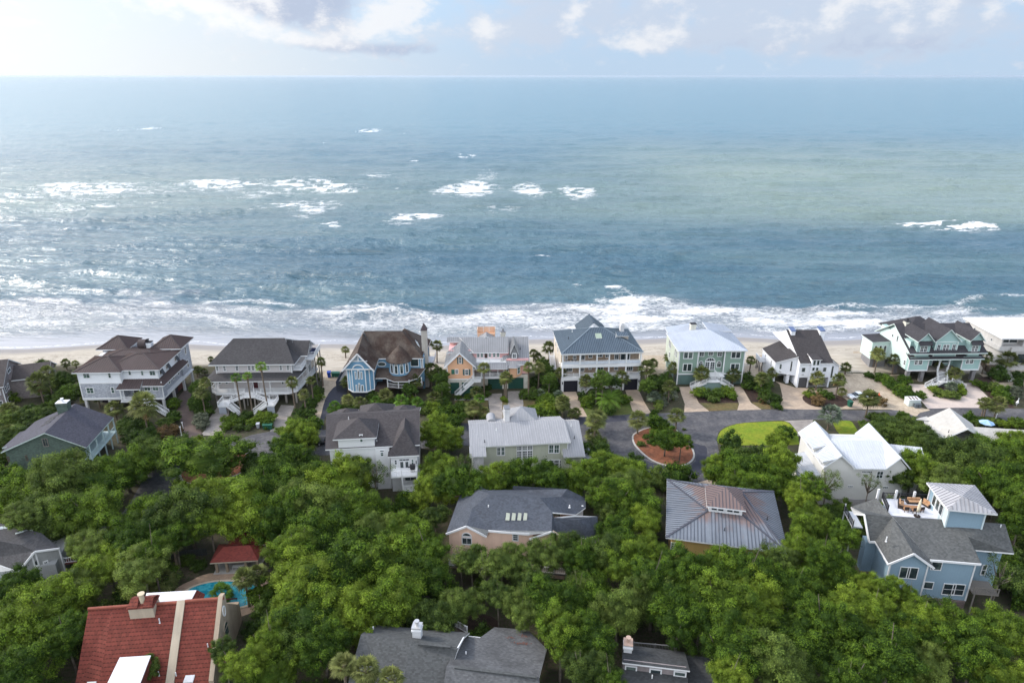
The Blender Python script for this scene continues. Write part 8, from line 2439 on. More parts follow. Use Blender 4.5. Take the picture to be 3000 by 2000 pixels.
def palm_trunk(h, r, seed, lean=0.0):
    rs = random.Random(seed); mb = MB(); n = 9
    a = rs.uniform(0, 6.28); amp = h * (lean or rs.uniform(.0, .035))
    pts = [(amp * math.cos(a) * math.sin(math.pi * .5 * k / n), amp * math.sin(a) * math.sin(math.pi * .5 * k / n), h * k / n) for k in range(n + 1)]
    rad = [r * (1.15 if k == 0 else 1.0 - .18 * k / n + (.05 if k % 2 else 0)) for k in range(n + 1)]
    rad[-1] = r * 1.35; rad[-2] = r * 1.2
    mb.tube(pts, rad, 9)
    me = bpy.data.meshes.new('trunk'); me.from_pydata(mb.v, [], mb.f); me.materials.append(PTRUNK); uvmap(me)
    return me, pts[-1]


PLANTS = []   # (object, type, x, y, look)


def link(o, parent=None):
    col.objects.link(o)
    if parent: o.parent = parent
    return o


def put_tree(x, y, r, kind, htop, z0=0.0, name='oak_tree', rs=random):
    var = KINDS[kind][rs.randrange(len(KINDS[kind]))]
    cm, tm, zc = var; r *= 1.05
    root = bpy.data.objects.new(name, None); link(root)
    root.location = (x, y, z0); root.rotation_euler.z = rs.uniform(0, 6.28)
    sz = (htop) / (zc + .62)          # total height of the unit tree is zc + flat
    sx = r * rs.uniform(.95, 1.05)
    c = link(bpy.data.objects.new('crown', cm), root); t = link(bpy.data.objects.new('trunk', tm), root)
    cz = max(.62 * min(sx, htop * .62), .62 * sx * .9)
    c.scale = (sx, sx * rs.uniform(.9, 1.1), min(sx * 1.0, htop * .62) * rs.uniform(.9, 1.15)); c.location.z = htop - .62 * c.scale[2]
    t.scale = (sx * .9, sx * .9, c.location.z / zc)
    PLANTS.append((root, 'tree', x, y, kind, r, htop))
    return root


def place_tree(px, py, rpx, kind='oak', h=None, jit=True):
    """crown centre seen at (px, py) of the photograph; crown radius rpx pixels; height in metres"""
    h = h or 8.5
    zc = h - .5 * min(5, rpx * .045)
    p = G(px, py, zc)
    dep = (p - CP).dot(FW)
    r = rpx * dep / FPX
    h = max(h, r * 1.15) if h > 5 else h
    return put_tree(p.x, p.y, r, kind, h, rs=RS)


def put_shrub(x, y, r, kind, hh=None, z0=0.0, rs=random, name='shrub'):
    me = SH[kind][rs.randrange(2)]
    o = link(bpy.data.objects.new(name, me))
    hh = hh or r * 1.3
    o.scale = (r, r * rs.uniform(.85, 1.15), hh / 1.45)
    o.location = (x, y, z0 + hh * .42); o.rotation_euler.z = rs.uniform(0, 6.28)
    PLANTS.append((o, 'shrub', x, y, kind, r, hh))
    return o


def place_palm(crop, bx, by, cx, cy, rc, kind='sabal'):
    c = CR[crop]
    b = G(c[0] + bx / c[2], c[1] + by / c[2])
    # crown height from the sight line at the trunk's distance
    d = ray(c[0] + cx / c[2], c[1] + cy / c[2]); t = (b.y - CP.y) / d.y; q = CP + d * t
    h = max(1.0, q.z); r = rc / c[2] * (b - CP).dot(FW) / FPX
    z0 = float(zground(b.x, b.y)) if b.y > 157 else 0.0
    name = {'sabal': 'cabbage_palm', 'yellow': 'fan_palm', 'blue': 'fan_palm', 'tall': 'fan_palm', 'date': 'date_palm'}[kind]
    root = bpy.data.objects.new(name, None); link(root); root.location = (b.x, b.y, z0)
    me, top = palm_trunk(h - z0, {'tall': .17, 'date': .3}.get(kind, .17), RS.randrange(999))
    link(bpy.data.objects.new('trunk', me), root)
    o = link(bpy.data.objects.new('crown', PAL[kind][RS.randrange(len(PAL[kind]))]), root)
    o.location = top; s = r * 1.12; o.scale = (s, s, s * RS.uniform(.85, 1.05)); o.rotation_euler.z = RS.uniform(0, 6.28)
    PLANTS.append((root, 'palm', b.x, b.y, kind, r, h))


RS = random.Random(11)
# palms: crop, trunk foot, crown middle, crown radius (crop pixels)
for a in [('C1', 1700, 1280, 1665, 965, 165), ('C1', 520, 1000, 440, 700, 125), ('C1', 620, 920, 620, 590, 90), ('C1', 1150, 990, 1130, 870, 70), ('C1', 1350, 1150, 1330, 1000, 100), ('C1', 770, 560, 765, 480, 55),
          ('C1', 885, 560, 880, 485, 45), ('C1', 150, 1210, 130, 1030, 110), ('C1', 130, 1400, 120, 1280, 100), ('C1', 2340, 1010, 2300, 820, 90), ('C1', 2270, 640, 2270, 560, 50), ('C1', 890, 1600, 870, 1480, 70), ('C1', 985, 980, 975, 900, 50),
          ('C2', 1130, 1330, 1050, 680, 80, 'tall'), ('C2', 750, 1340, 665, 830, 72, 'tall'), ('C2', 905, 1350, 850, 800, 66, 'tall'), ('C2', 1500, 1290, 1465, 890, 88), ('C2', 1885, 950, 1860, 610, 70), ('C2', 255, 1400, 220, 1040, 95),
          ('C2', 310, 1260, 280, 900, 85), ('C2', 1752, 1190, 1740, 870, 75), ('C2', 1655, 1350, 1640, 1060, 80), ('C2', 330, 640, 320, 580, 45), ('C2', 160, 800, 160, 715, 60), ('C2', 240, 800, 240, 745, 50),
          ('C3', 430, 1040, 400, 890, 100), ('C3', 390, 530, 390, 445, 60), ('C3', 440, 1260, 440, 1140, 95), ('C3', 600, 1300, 600, 1170, 90), ('C3', 245, 1330, 240, 1220, 85, 'yellow'), ('C3', 960, 1200, 960, 1080, 110),
          ('C3', 1180, 1020, 1160, 870, 100), ('C3', 1370, 1090, 1390, 880, 105), ('C3', 1175, 1300, 1170, 1150, 105, 'yellow'), ('C3', 1400, 1310, 1390, 1180, 90, 'yellow'), ('C3', 1560, 610, 1535, 350, 66), ('C3', 1665, 610, 1655, 385, 85),
          ('C3', 1480, 580, 1475, 440, 55), ('C3', 1585, 990, 1590, 720, 120), ('C3', 1640, 1260, 1640, 1110, 110), ('C3', 200, 1400, 210, 1270, 60, 'yellow'), ('C3', 820, 1240, 840, 1150, 80, 'yellow'),
          ('C4', 660, 1110, 655, 700, 95), ('C4', 960, 1160, 985, 820, 95), ('C4', 940, 1080, 930, 860, 75), ('C4', 1275, 1130, 1275, 690, 85), ('C4', 1410, 980, 1390, 690, 90), ('C4', 560, 1140, 560, 1030, 95), ('C4', 590, 1230, 590, 1120, 80, 'yellow'),
          ('C4', 520, 1410, 510, 1250, 125), ('C4', 650, 1400, 650, 1310, 90), ('C4', 1560, 600, 1540, 415, 100), ('C4', 1345, 610, 1320, 500, 70), ('C4', 1410, 620, 1415, 550, 70), ('C4', 1715, 990, 1700, 770, 100), ('C4', 1745, 1400, 1735, 1150, 105),
          ('C4', 1690, 1180, 1690, 1080, 80, 'blue'), ('C4', 1880, 1430, 1880, 1330, 70), ('C4', 1430, 1120, 1430, 1050, 75, 'blue'),
          ('C5', 520, 1090, 505, 920, 95), ('C5', 980, 1120, 1010, 865, 98), ('C5', 1300, 1060, 1315, 745, 115), ('C5', 1410, 1030, 1405, 900, 90), ('C5', 815, 1300, 830, 1170, 165, 'date'), ('C5', 215, 1410, 205, 1220, 100), ('C5', 385, 1410, 380, 1330, 75),
          ('C5', 655, 1600, 650, 1420, 130), ('C5', 1200, 1620, 1200, 1420, 130), ('C5', 1698, 1600, 1695, 1370, 112), ('C5', 1420, 1200, 1415, 1120, 85, 'blue'), ('C5', 1600, 1200, 1600, 980, 90),
          ('C6', 310, 760, 280, 605, 100), ('C6', 360, 970, 390, 770, 105), ('C6', 745, 1050, 770, 840, 120), ('C6', 1195, 1010, 1200, 855, 108), ('C6', 1440, 900, 1470, 660, 72), ('C6', 1600, 1140, 1610, 910, 105), ('C6', 60, 1280, 65, 1180, 95, 'blue'),
          ('C6', 300, 1200, 300, 1110, 80, 'blue'), ('C6', 50, 830, 40, 700, 85),
          ('C7', 280, 880, 270, 760, 80), ('C7', 130, 1010, 120, 830, 90), ('C7', 900, 1010, 920, 835, 108), ('C7', 1170, 1125, 1210, 855, 100), ('C7', 1310, 790, 1360, 690, 80), ('C7', 1255, 1105, 1340, 1030, 68), ('C7', 825, 1090, 820, 1020, 55),
          ('C7', 1065, 1560, 1040, 1330, 155, 'blue'), ('C7', 1595, 1400, 1620, 1110, 122), ('C7', 1700, 700, 1665, 520, 70),
          ('C8', 270, 830, 245, 590, 92), ('C8', 490, 855, 505, 665, 88), ('C8', 155, 1395, 190, 1150, 125), ('C8', 1640, 850, 1715, 630, 85), ('C8', 1625, 1425, 1650, 1215, 92), ('C8', 1665, 1400, 1700, 1220, 80), ('C8', 1790, 1435, 1840, 1230, 115),
          ('C8', 1930, 820, 1960, 660, 130), ('C8', 2150, 780, 2150, 660, 90), ('C8', 1050, 900, 1050, 760, 75), ('C8', 1260, 1000, 1275, 840, 95), ('C8', 1240, 1080, 1240, 1000, 70, 'blue'),
          ('D1', 360, 1090, 345, 900, 95), ('D1', 815, 940, 820, 820, 100), ('D1', 50, 1060, 45, 960, 75), ('D1', 640, 1180, 640, 1110, 80), ('D1', 440, 1180, 430, 1120, 62), ('D1', 90, 430, 80, 330, 80), ('D1', 20, 560, 10, 520, 50),
          ('D2', 1165, 540, 1125, 275, 95), ('D2', 1820, 865, 1800, 600, 108), ('D2', 1925, 770, 1930, 560, 100), ('D2', 1590, 860, 1590, 740, 110, 'yellow'), ('D2', 1050, 740, 1050, 625, 120), ('D2', 960, 420, 960, 320, 70),
          ('D4', 2030, 700, 2050, 340, 130), ('D4', 2010, 640, 2010, 520, 110), ('E1', 90, 1330, 90, 620, 140), ('E1', 320, 1360, 320, 660, 150), ('E1', 590, 1420, 590, 770, 135), ('Z', 2700, 2010, 2691, 1913, 48), ('Z', 2995, 1950, 2995, 1870, 40, 'yellow')]:
    place_palm(*a)

OV = 1 / .784
# broadleaf trees: crown middle and radius in overview pixels, kind, height
T8 = '''60 1120 60,140 1085 66,230 1100 72,120 1180 60,200 1165 66,285 1065 55,335 1030 42,50 1180 40,470 1044 84,300 1230 60,350 1185 60,430 1165 66,520 1135 66,600 1105 62,650 1050 44,700 1105 66,780 1085 62,690 992 42,650 1015 28,565 1172 54,640 1175 66,720 1160 66,800 1160 66,846 1165 44,
250 1290 56,200 1250 42,320 1300 56,395 1215 46,478 1192 38,345 1262 40,100 1390 74,30 1405 60,180 1350 56,60 1480 76,150 1450 46,20 1545 60,30 1340 46,672 1245 48,720 1240 74,800 1230 74,700 1320 74,780 1310 80,880 1290 80,672 1392 50,700 1420 74,800 1400 76,618 1462 40,668 1495 62,740 1475 56,620 1535 56,560 1525 46,900 1370 66,960 1320 66,980 1260 46,940 1215 54,870 1215 56,
1012 1062 40,1000 975 38,1025 1000 36,1005 1110 46,1060 1100 46,1130 1092 42,1200 1080 46,1260 1088 40,1330 1085 46,1400 1065 46,1440 1075 40,1410 1125 46,1480 1190 40,1420 1220 46,1395 1165 30,1340 1270 46,1430 1290 56,1260 1375 62,1350 1375 66,1420 1400 56,1290 1445 54,1352 1462 58,
1480 1258 42,1500 1318 46,1575 1300 48,1655 1300 50,1722 1302 46,1785 1285 40,1500 1365 66,1580 1365 66,1660 1375 66,1740 1355 62,1820 1340 56,1880 1330 56,1560 1412 62,1668 1462 54,1610 1400 50,1730 1435 66,1800 1430 66,1700 1505 66,1780 1515 66,1860 1490 74,1900 1420 56,1950 1395 56,1680 1550 46,1830 1555 50,
1960 1465 66,2030 1425 46,2040 1505 66,2120 1455 56,2200 1440 56,2130 1530 56,2240 1500 66,2310 1440 56,2300 1550 56,1950 1555 50,1835 1250 42,1860 1190 44,1840 1140 36,1865 1115 36,1895 1270 42,1925 1310 42,1985 1340 36,1938 1222 32,2046 1350 34,2092 1378 28,2000 1400 44,2110 1420 40,
1680 1074 52,1740 1074 52,1795 1050 40,1700 1105 44,1770 1100 52,1642 1068 32,1530 1000 30,1565 1008 24,2170 1035 44,2235 1045 54,2300 1035 54,2345 1010 44,2105 1062 44,2160 1095 44,2240 1100 44,2300 1100 52,2335 1150 46,2345 1200 40,2230 1170 20,510 1490 26,1400 1560 30,1380 1535 44,1340 1530 40'''
for s in T8.replace('\n', '').split(','):
    x, y, r = map(float, s.split())
    k = RS.random()
    place_tree(x * OV, y * OV, r * OV, 'oak' if k < .8 else 'olive', {88.0: 6.5}.get(r, 8.6 + RS.uniform(-1.7, 1.5)) if y > 1040 else 5.6)
for s in '860 1075 34,800 1062 32,1060 1058 28,1060 1275 36,1115 1300 30,2300 1310 44,1905 1095 30,1330 1330 30,2000 1100 24,1760 1250 20'.split(','):
    x, y, r = map(float, s.split()); place_tree(x * OV, y * OV, r * OV, 'thin', 8.2)
for s in '1155 1285 42 9,1245 1268 40 9,1085 1280 32 8,820 1072 32 7.5,1300 1258 44 8.5,1385 1262 46 9,1215 1330 44 8,1200 1390 44 8,1145 1360 34 8,1060 1385 44 7,1000 1410 46 7,1000 1180 28 7,2035 985 42 5,2085 985 44 5,2130 1005 40 5,2010 1000 28 4,2060 1085 34 7,1790 1003 24 5,340 1530 26 6,30 1000 36 4,80 955 34 4,110 880 34 4,150 905 30 4,10 955 34 4,200 975 20 3,1450 1150 56 9,1440 1105 36 9'.split(','):
    x, y, r, h = map(float, s.split()); place_tree(x * OV, y * OV, r * OV, 'olive' if x < 1450 or x > 1900 else 'oak', h)
for a in (('C5', 750, 850, 130, 9), ('C5', 870, 900, 110, 7.5), ('C5', 670, 930, 100, 6.5), ('C4', 1500, 700, 100, 5), ('C4', 60, 800, 90, 6), ('C4', 60, 950, 90, 5), ('C3', 1680, 760, 120, 5), ('C3', 1740, 920, 100, 4), ('C3', 1280, 970, 100, 4.5), ('C2', 110, 950, 110, 5), ('C2', 120, 1150, 110, 4.5),
          ('C4', 1560, 820, 100, 6), ('C5', 1340, 950, 110, 5), ('C6', 130, 930, 120, 5), ('C1', 720, 640, 120, 5), ('C1', 780, 780, 110, 5), ('C1', 2280, 880, 100, 5), ('C1', 2280, 720, 80, 4)):
    c = CR[a[0]]; place_tree(c[0] + a[1] / c[2], c[1] + a[2] / c[2], a[3] / c[2], 'dark', a[4])

# shrubs: crop, middle, radius; g green d dark o olive y grey r rust
SHRUBS = {'C1': '1450 1170 80 d,1560 1170 75 d,1680 1180 60 g,1900 1170 85 o,1985 1110 75 g,1500 1330 75 d,1720 1330 75 d,1985 950 70 g,2300 1130 80 y,2330 1180 60 y,640 900 90 d,560 1000 80 d,300 1100 100 g,80 900 95 g,350 1080 90 d,1880 1290 90 r,2000 1240 70 r,500 560 90 o,900 620 60 o,250 1180 90 g,700 1000 60 g,400 1200 70 g',
          'C2': '130 1230 100 d,230 1310 100 d,170 1420 75 y,540 1390 60 g,540 1490 70 g,680 1430 80 g,820 1350 80 d,640 1330 45 d,1020 1320 50 g,980 1400 70 g,1100 1400 95 g,1115 1465 70 g,700 1505 60 o,840 1500 50 o,1560 1320 75 d,1700 1200 75 d,1790 1110 70 g,1850 1000 50 o,1700 1330 80 d,1480 1420 80 o,1560 1500 110 g,1760 1480 100 g,1300 1550 60 g,1740 820 70 o,900 1440 65 g,1800 1000 60 d,1420 1560 80 g',
          'C3': '1740 1060 90 g,1560 1220 100 o,1660 1260 90 g,540 1260 75 g,1000 1180 85 g,860 1170 80 g,1300 1160 85 g,1500 1280 80 o,700 1240 80 o,440 1210 80 o,330 1240 60 g,780 1100 80 d,700 1050 60 d',
          'C4': '130 1085 60 o,60 1210 100 d,190 1260 80 g,330 1260 90 g,300 1080 40 g,420 1080 50 g,700 950 55 d,690 1040 50 d,940 1110 45 g,660 1360 60 o,1240 900 60 d,1240 1060 75 d,1340 900 90 d,1350 1060 85 d,1480 640 80 d,1590 930 90 d,1520 1150 105 g,1600 1250 90 g,1290 1270 75 g,1420 1290 100 g,1600 1340 90 g,250 1450 110 g,470 1330 60 o,1500 1330 80 g,100 1350 90 g,1480 1060 70 o,80 1120 60 d',
          'C5': '540 1190 80 g,480 1115 60 d,1020 1170 70 g,820 1300 85 d,700 1180 50 d,1490 960 100 d,1570 1100 80 o,60 900 110 d,100 780 90 g,60 1010 90 d,50 1200 100 g,1420 1310 40 g,20 1300 100 g,640 1100 80 d,900 1080 80 d,1540 1180 60 y,1480 1240 50 o,100 1120 70 d,1430 1470 115 g,1540 1500 70 g',
          'C6': '220 980 110 d,60 1000 90 d,390 1060 50 d,720 1120 85 g,830 1140 85 d,1000 1130 85 d,1130 1110 85 g,1200 1160 65 g,930 1200 60 o,1400 900 80 d,1430 1010 75 d,300 1170 85 y,160 1260 70 o,640 900 50 d,1650 1200 60 o',
          'C7': '180 1010 100 d,320 1130 80 d,370 1210 60 g,1000 1040 60 d,1090 1065 60 d,935 1150 80 r,820 1050 60 g,1600 1470 60 g,180 1130 50 r,240 1130 50 y,1430 1060 18 o,900 1080 50 d,200 920 110 d,40 920 90 d',
          'C8': '190 840 45 d,235 855 35 d,340 880 60 o,400 905 70 g,450 955 75 g,520 1000 78 g,585 1045 78 g,645 1085 78 g,700 1125 78 g,655 925 62 g,840 1115 66 g,1050 1040 60 g,1110 1080 58 o,1200 1110 58 o,1300 1110 58 o,1385 1060 58 g,1365 1000 48 g,1230 1050 60 y,1850 870 95 d,1600 960 60 g,1700 1000 60 d,1800 1020 70 o,1880 1085 80 g,1935 1155 80 g,2050 1090 85 y,2110 960 60 d,345 1190 75 r,640 1375 60 g,300 1410 90 o,420 1420 80 o,1500 1410 70 g,1600 1450 60 o,2050 1475 80 g,2150 1480 60 g,1780 1450 60 o,1900 1470 60 g,2110 860 60 d',
          'D1': '250 1060 80 o,330 1040 60 g,520 990 60 d,600 1000 60 d,700 960 60 d,450 1040 60 d,880 1000 40 d,60 430 90 g,30 300 80 g,200 260 60 o,420 130 50 g,1000 320 60 d,1060 340 50 d,1150 350 50 d,960 300 60 d',
          'D2': '1250 430 70 d,1350 470 60 d,700 700 90 g,850 560 80 o', 'M': '640 540 60 d,560 480 40 o,500 560 40 o,800 600 60 d,900 520 50 d,2150 480 110 g,2060 520 70 g,1000 380 20 o', 'E8': '60 730 90 g,220 590 70 g,400 720 110 o,180 860 120 g,420 880 110 o,600 860 90 g'}
KM = dict(g='green', d='dark', o='olive', y='grey', r='rust')
for cn, l in SHRUBS.items():
    c = CR[cn]
    for s in l.split(','):
        x, y, r, k = s.split(); x, y, r = float(x), float(y), float(r)
        p = G(c[0] + x / c[2], c[1] + y / c[2], 1.0); rr = r / c[2] * (p - CP).dot(FW) / FPX * (1.18 if cn[0] == 'C' else 1)
        put_shrub(p.x, p.y, rr, KM[k], rr * RS.uniform(1.15, 1.5), rs=RS)
# clipped hedges
def hedge(crop, a, b, w, hh, lab):
    c = CR[crop]; p = G(c[0] + a[0] / c[2], c[1] + a[1] / c[2]); q = G(c[0] + b[0] / c[2], c[1] + b[1] / c[2])
    L = (q - p).length; rs = np.random.RandomState(int(L * 10)); n = int(L * w * 90)
    P_ = rs.uniform([-L / 2, -w / 2, 0], [L / 2, w / 2, hh], (n, 3)); f = rs.randint(0, 3, n); s = rs.choice([-1, 1], n)
    N = np.zeros((n, 3)); P_[f == 0, 1] = s[f == 0] * w / 2; N[f == 0, 1] = s[f == 0]; P_[f > 0, 2] = hh; N[f > 0, 2] = 1
    P_ += rs.normal(scale=.07, size=(n, 3)); N += rs.normal(scale=.4, size=(n, 3))
    V, F = leaf_quads(P_, N, .3, rs)
    i = len(V); X, Y, Z = L / 2 - .08, w / 2 - .08, hh - .08
    bx = [(-X, -Y, 0), (X, -Y, 0), (X, Y, 0), (-X, Y, 0), (-X, -Y, Z), (X, -Y, Z), (X, Y, Z), (-X, Y, Z)]
    V = np.concatenate([V, bx]); F = np.concatenate([F, np.array([(0, 1, 5, 4), (1, 2, 6, 5), (2, 3, 7, 6), (3, 0, 4, 7), (4, 5, 6, 7)]) + i])
    me = mesh_np('hedge', V, F, [OAKD], tint=rs.uniform(.1, .9, len(F)))
    o = link(bpy.data.objects.new('hedge', me)); o.location = ((p + q) / 2).to_tuple(); o.rotation_euler.z = math.atan2(q.y - p.y, q.x - p.x)
    tag(o, lab, 'hedge')
hedge('D1', (420, 1085), (860, 985), 1.6, 1.6, 'long dark clipped hedge beside the shaded drive on the left')
hedge('C8', (1400, 1430), (1900, 1475), 1.5, .8, 'low clipped hedge along the road behind the pale grey roof')

# undergrowth that closes the gaps of the wood
def inside(poly, x, y):
    r = False; n = len(poly)
    for i in range(n):
        (x0, y0), (x1, y1) = poly[i], poly[i - 1]
        if (y0 > y) != (y1 > y) and x < (x1 - x0) * (y - y0) / (y1 - y0) + x0: r = not r
    return r


def free(x, y, m=0.0):
    for (I, x0, x1, y0, y1) in FOOT:
        q = I @ Vector((x, y, 0))
        if x0 - m < q.x < x1 + m and y0 - m < q.y < y1 + m: return False
    return not any(inside(p, x, y) for p in ROADS)


pts = [(p[2], p[3], p[5] * (.75 if p[1] == 'tree' else .8)) for p in PLANTS if p[1] != 'palm']
cnt = 0; tries = 0
while cnt < 190 and tries < 9000:
    tries += 1
    y = RS.uniform(52, 122); w = y * .80 + 14; x = RS.uniform(-w, w)
    r = RS.uniform(1.5, 2.8)
    if not free(x, y, r * .6): continue
    if any((x - a) ** 2 + (y - b) ** 2 < (c * .85 + r * .4) ** 2 for a, b, c in pts): continue
    put_shrub(x, y, r, RS.choice(['green', 'dark', 'dark', 'olive']), r * RS.uniform(1.2, 1.9), rs=RS, name='understory_bush')
    pts.append((x, y, r)); cnt += 1

# ---- labels that single each plant out: its look, the nearest landmark, the side it stands on and its rank there
LOOK = {'oak': 'leafy green live oak', 'dark': 'dark green broadleaf tree', 'olive': 'olive green oak', 'thin': 'sparse bare limbed tree',
        'sabal': 'round cabbage palm', 'yellow': 'yellow green fan palm', 'blue': 'blue green fan palm', 'tall': 'tall slender fan palm', 'date': 'feathery date palm'}
SHL = {'green': 'bright green shrub', 'dark': 'dark green shrub', 'olive': 'olive shrub', 'grey': 'grey green shrub', 'rust': 'rust brown shrub', 'hedge': 'dark shrub'}
ORD = ['nearest', 'second nearest', 'third nearest', 'fourth nearest', 'fifth nearest', 'sixth nearest', 'seventh nearest', 'eighth nearest', 'ninth nearest', 'tenth nearest', 'eleventh nearest', 'twelfth nearest', 'thirteenth nearest', 'fourteenth nearest', 'fifteenth nearest']
LAND += [(((isl[0] + isl[20]) / 2).x, ((isl[0] + isl[20]) / 2).y, 'kerbed street island', 4), (pc.x, pc.y, 'swimming pool', 4)]
grp = {}
for (o, typ, x, y, k, r, h) in PLANTS:
    best = min(LAND, key=lambda l: math.hypot(x - l[0], y - l[1]) - l[3])
    dx, dy = x - best[0], y - best[1]
    side = ('in front of' if dy < 0 else 'behind') if abs(dy) > abs(dx) * .9 else ('left of' if dx < 0 else 'right of')
    look = SHL[k] if typ == 'shrub' else LOOK[k]
    if typ == 'shrub' and o.name.startswith('understory'): look = 'undergrowth bush'
    grp.setdefault((look, side, best[2]), []).append((math.hypot(dx, dy), o, typ))
for (look, side, nm), l in grp.items():
    l.sort(key=lambda t: t[0])
    for i, (d, o, typ) in enumerate(l):
        lab = f"{look} {side} the {nm}" if len(l) == 1 else f"{look} {side} the {nm}, {ORD[min(i, 14)]}"
        cat = {'tree': 'tree', 'palm': 'palm', 'shrub': 'shrub'}[typ]
        g = {'tree': 'trees of the wood', 'palm': 'palms around the houses', 'shrub': 'shrubs in gardens and woods'}[typ]
        tag(o, lab, cat, g)

# ------------------------------------------------------------------ vehicles, bins and small things
def root_at(name, px, py, rz, lab, cat, grp=None, z=0.02):
    r = bpy.data.objects.new(name, None); col.objects.link(r); r.location = G(px, py, z); r.rotation_euler.z = math.radians(rz)
    tag(r, lab, cat, grp); return r


def loft(secs, mats, name, parent, smooth=False):
    mb = MB(); n = len(secs[0])
    for s in secs: mb.v += [tuple(p) for p in s]
    for k in range(len(secs) - 1):
        for j in range(n):
            l = (j + 1) % n; mb.f.append((k * n + j, k * n + l, (k + 1) * n + l, (k + 1) * n + j)); mb.m.append(0)
    mb.f.append(tuple(range(n - 1, -1, -1))); mb.m.append(0); b = (len(secs) - 1) * n; mb.f.append(tuple(range(b, b + n))); mb.m.append(0)
    return mb.build(name, mats, parent, smooth)


def vehicle(name, px, py, rz, paint, lab, pickup=False):
    r = root_at(name, px, py, rz, lab, 'pickup truck' if pickup else 'car')
    W = 1.0 if pickup else .9
    def sec(x, z0, z1, w): return [(x, -w, z0), (x, w, z0), (x, w * 1.02, (z0 + z1) / 2), (x, w * .92, z1), (x, -w * .92, z1), (x, -w * 1.02, (z0 + z1) / 2)]
    if pickup: prof = [(-2.9, .5, .98, W * .92), (-2.75, .38, 1.15, W), (-1.9, .35, 1.2, W), (2.2, .35, 1.15, W), (2.75, .38, 1.05, W), (2.9, .45, .9, W * .92)]
    else: prof = [(-2.3, .4, .75, W * .88), (-2.15, .3, .9, W), (-.9, .25, .95, W), (1.4, .25, .98, W), (2.15, .3, .92, W), (2.3, .4, .8, W * .9)]
    loft([sec(*p) for p in prof], paint, 'body', r, True)
    cab = [(-1.15, 1.1, 1.2, .85), (-.6, 1.1, 1.78, .78), (.9, 1.1, 1.8, .78), (1.15, 1.1, 1.2, .85)] if pickup else [(-1.25, .9, .98, .8), (-.5, .9, 1.42, .68), (.8, .9, 1.44, .68), (1.7, .9, 1.0, .78)]
    loft([sec(*p) for p in cab], glassmat('car glass', (.02, .025, .03)), 'windows', r)
    zt = cab[1][2]; mb = MB(); mb.slab([(cab[1][0] + .05, -.66, zt + .02), (cab[2][0] - .05, -.66, zt + .02), (cab[2][0] - .05, .66, zt + .02), (cab[1][0] + .05, .66, zt + .02)], .05, 0, 0); mb.build('roof_panel', paint, r)
    if pickup: mb = MB(); mb.box(1.25, 2.8, -.88, .88, 1.14, 1.2); mb.build('bed_cover', DARK, r)
    for x in (prof[1][0] * .66, prof[-2][0] * .66):
        for s in (-1, 1):
            mb = MB(); mb.tube([(x, s * (W - .12), .36), (x, s * (W + .03), .36)], .36, 16); wl = mb.build('wheel', DARK, r)
            mb = MB(); mb.tube([(x, s * (W + .031), .36), (x, s * (W + .05), .36)], .2, 12); mb.build('rim', GREYM, wl)
    for s in (-1, 1):
        mb = MB(); x = prof[0][0]; mb.box(x - .02, x + .1, s * W * .62 - .14, s * W * .62 + .14, prof[0][2] - .18, prof[0][2] - .03); mb.build('headlight', mat('lamp glass', (.7, .7, .7), .2), r)
        mb = MB(); x = prof[-1][0]; mb.box(x - .1, x + .02, s * W * .68 - .1, s * W * .68 + .1, prof[-1][2] - .2, prof[-1][2] - .02); mb.build('tail_light', mat('red lamp', (.35, .01, .01), .3), r)


vehicle('parked_car', 2512, 1166, 8, mat('white car paint', (.62, .66, .70), .3, 'plain', var=.02), 'white car parked on the sand beside the palm right of the angular white house')
vehicle('pickup_truck', 912, 1300, 4, mat('black car paint', (.015, .018, .022), .25, 'plain', var=.02), 'black pickup truck half hidden at the left end of the white house with charcoal peaks', True)


def bin_(px, py, m, lab, grp=None, s=1.0):
    r = root_at('wheeled_bin', px, py, 10, lab, 'bin', grp)
    loft([[(-.26 * s, -.3 * s, .05), (.26 * s, -.3 * s, .05), (.26 * s, .3 * s, .05), (-.26 * s, .3 * s, .05)], [(-.34 * s, -.4 * s, 1.02 * s), (.34 * s, -.4 * s, 1.02 * s), (.34 * s, .4 * s, 1.02 * s), (-.34 * s, .4 * s, 1.02 * s)]], m, 'body', r)
    mb = MB(); mb.slab([(-.37 * s, -.44 * s, 1.08 * s), (.37 * s, -.44 * s, 1.08 * s), (.37 * s, .44 * s, 1.14 * s), (-.37 * s, .44 * s, 1.14 * s)], .06, 0, 0); mb.build('lid', m, r)
    for x in (-.28, .28):
        mb = MB(); mb.tube([(x * s - .04, .36 * s, .12), (x * s + .04, .36 * s, .12)], .12, 10); mb.build('wheel', DARK, r)
BG, BB = mat('green plastic', (.015, .09, .06), .5), mat('blue plastic', (.015, .05, .30), .5)
bin_(2489, 1190, BG, 'green wheeled bin at the kerb in front of the angular white house', s=1.25)
bin_(965, 1104, BB, 'blue wheeled bin on the sand left of the blue Victorian house', s=1.3)
for i, x in enumerate((976, 984, 992)): bin_(x, 1103, BG, ('dark green bin touching the blue wheeled bin', 'dark green bin in the middle of the row beside the blue bin', 'dark green bin by the navy fence of the blue Victorian house')[i], 'green bins beside the blue bin', 1.1)
for i, x in enumerate((776, 785, 794)): bin_(x, 1256, BG, ('green bin at the left of three by the road, in front of the double-stair house', 'green bin in the middle of three by the road, in front of the double-stair house', 'green bin at the right of three by the road, in front of the double-stair house')[i], 'roadside green bins')
bin_(757, 1253, mat('grey plastic', (.35, .37, .40), .5), 'pale grey bin by the road in front of the double-stair house')

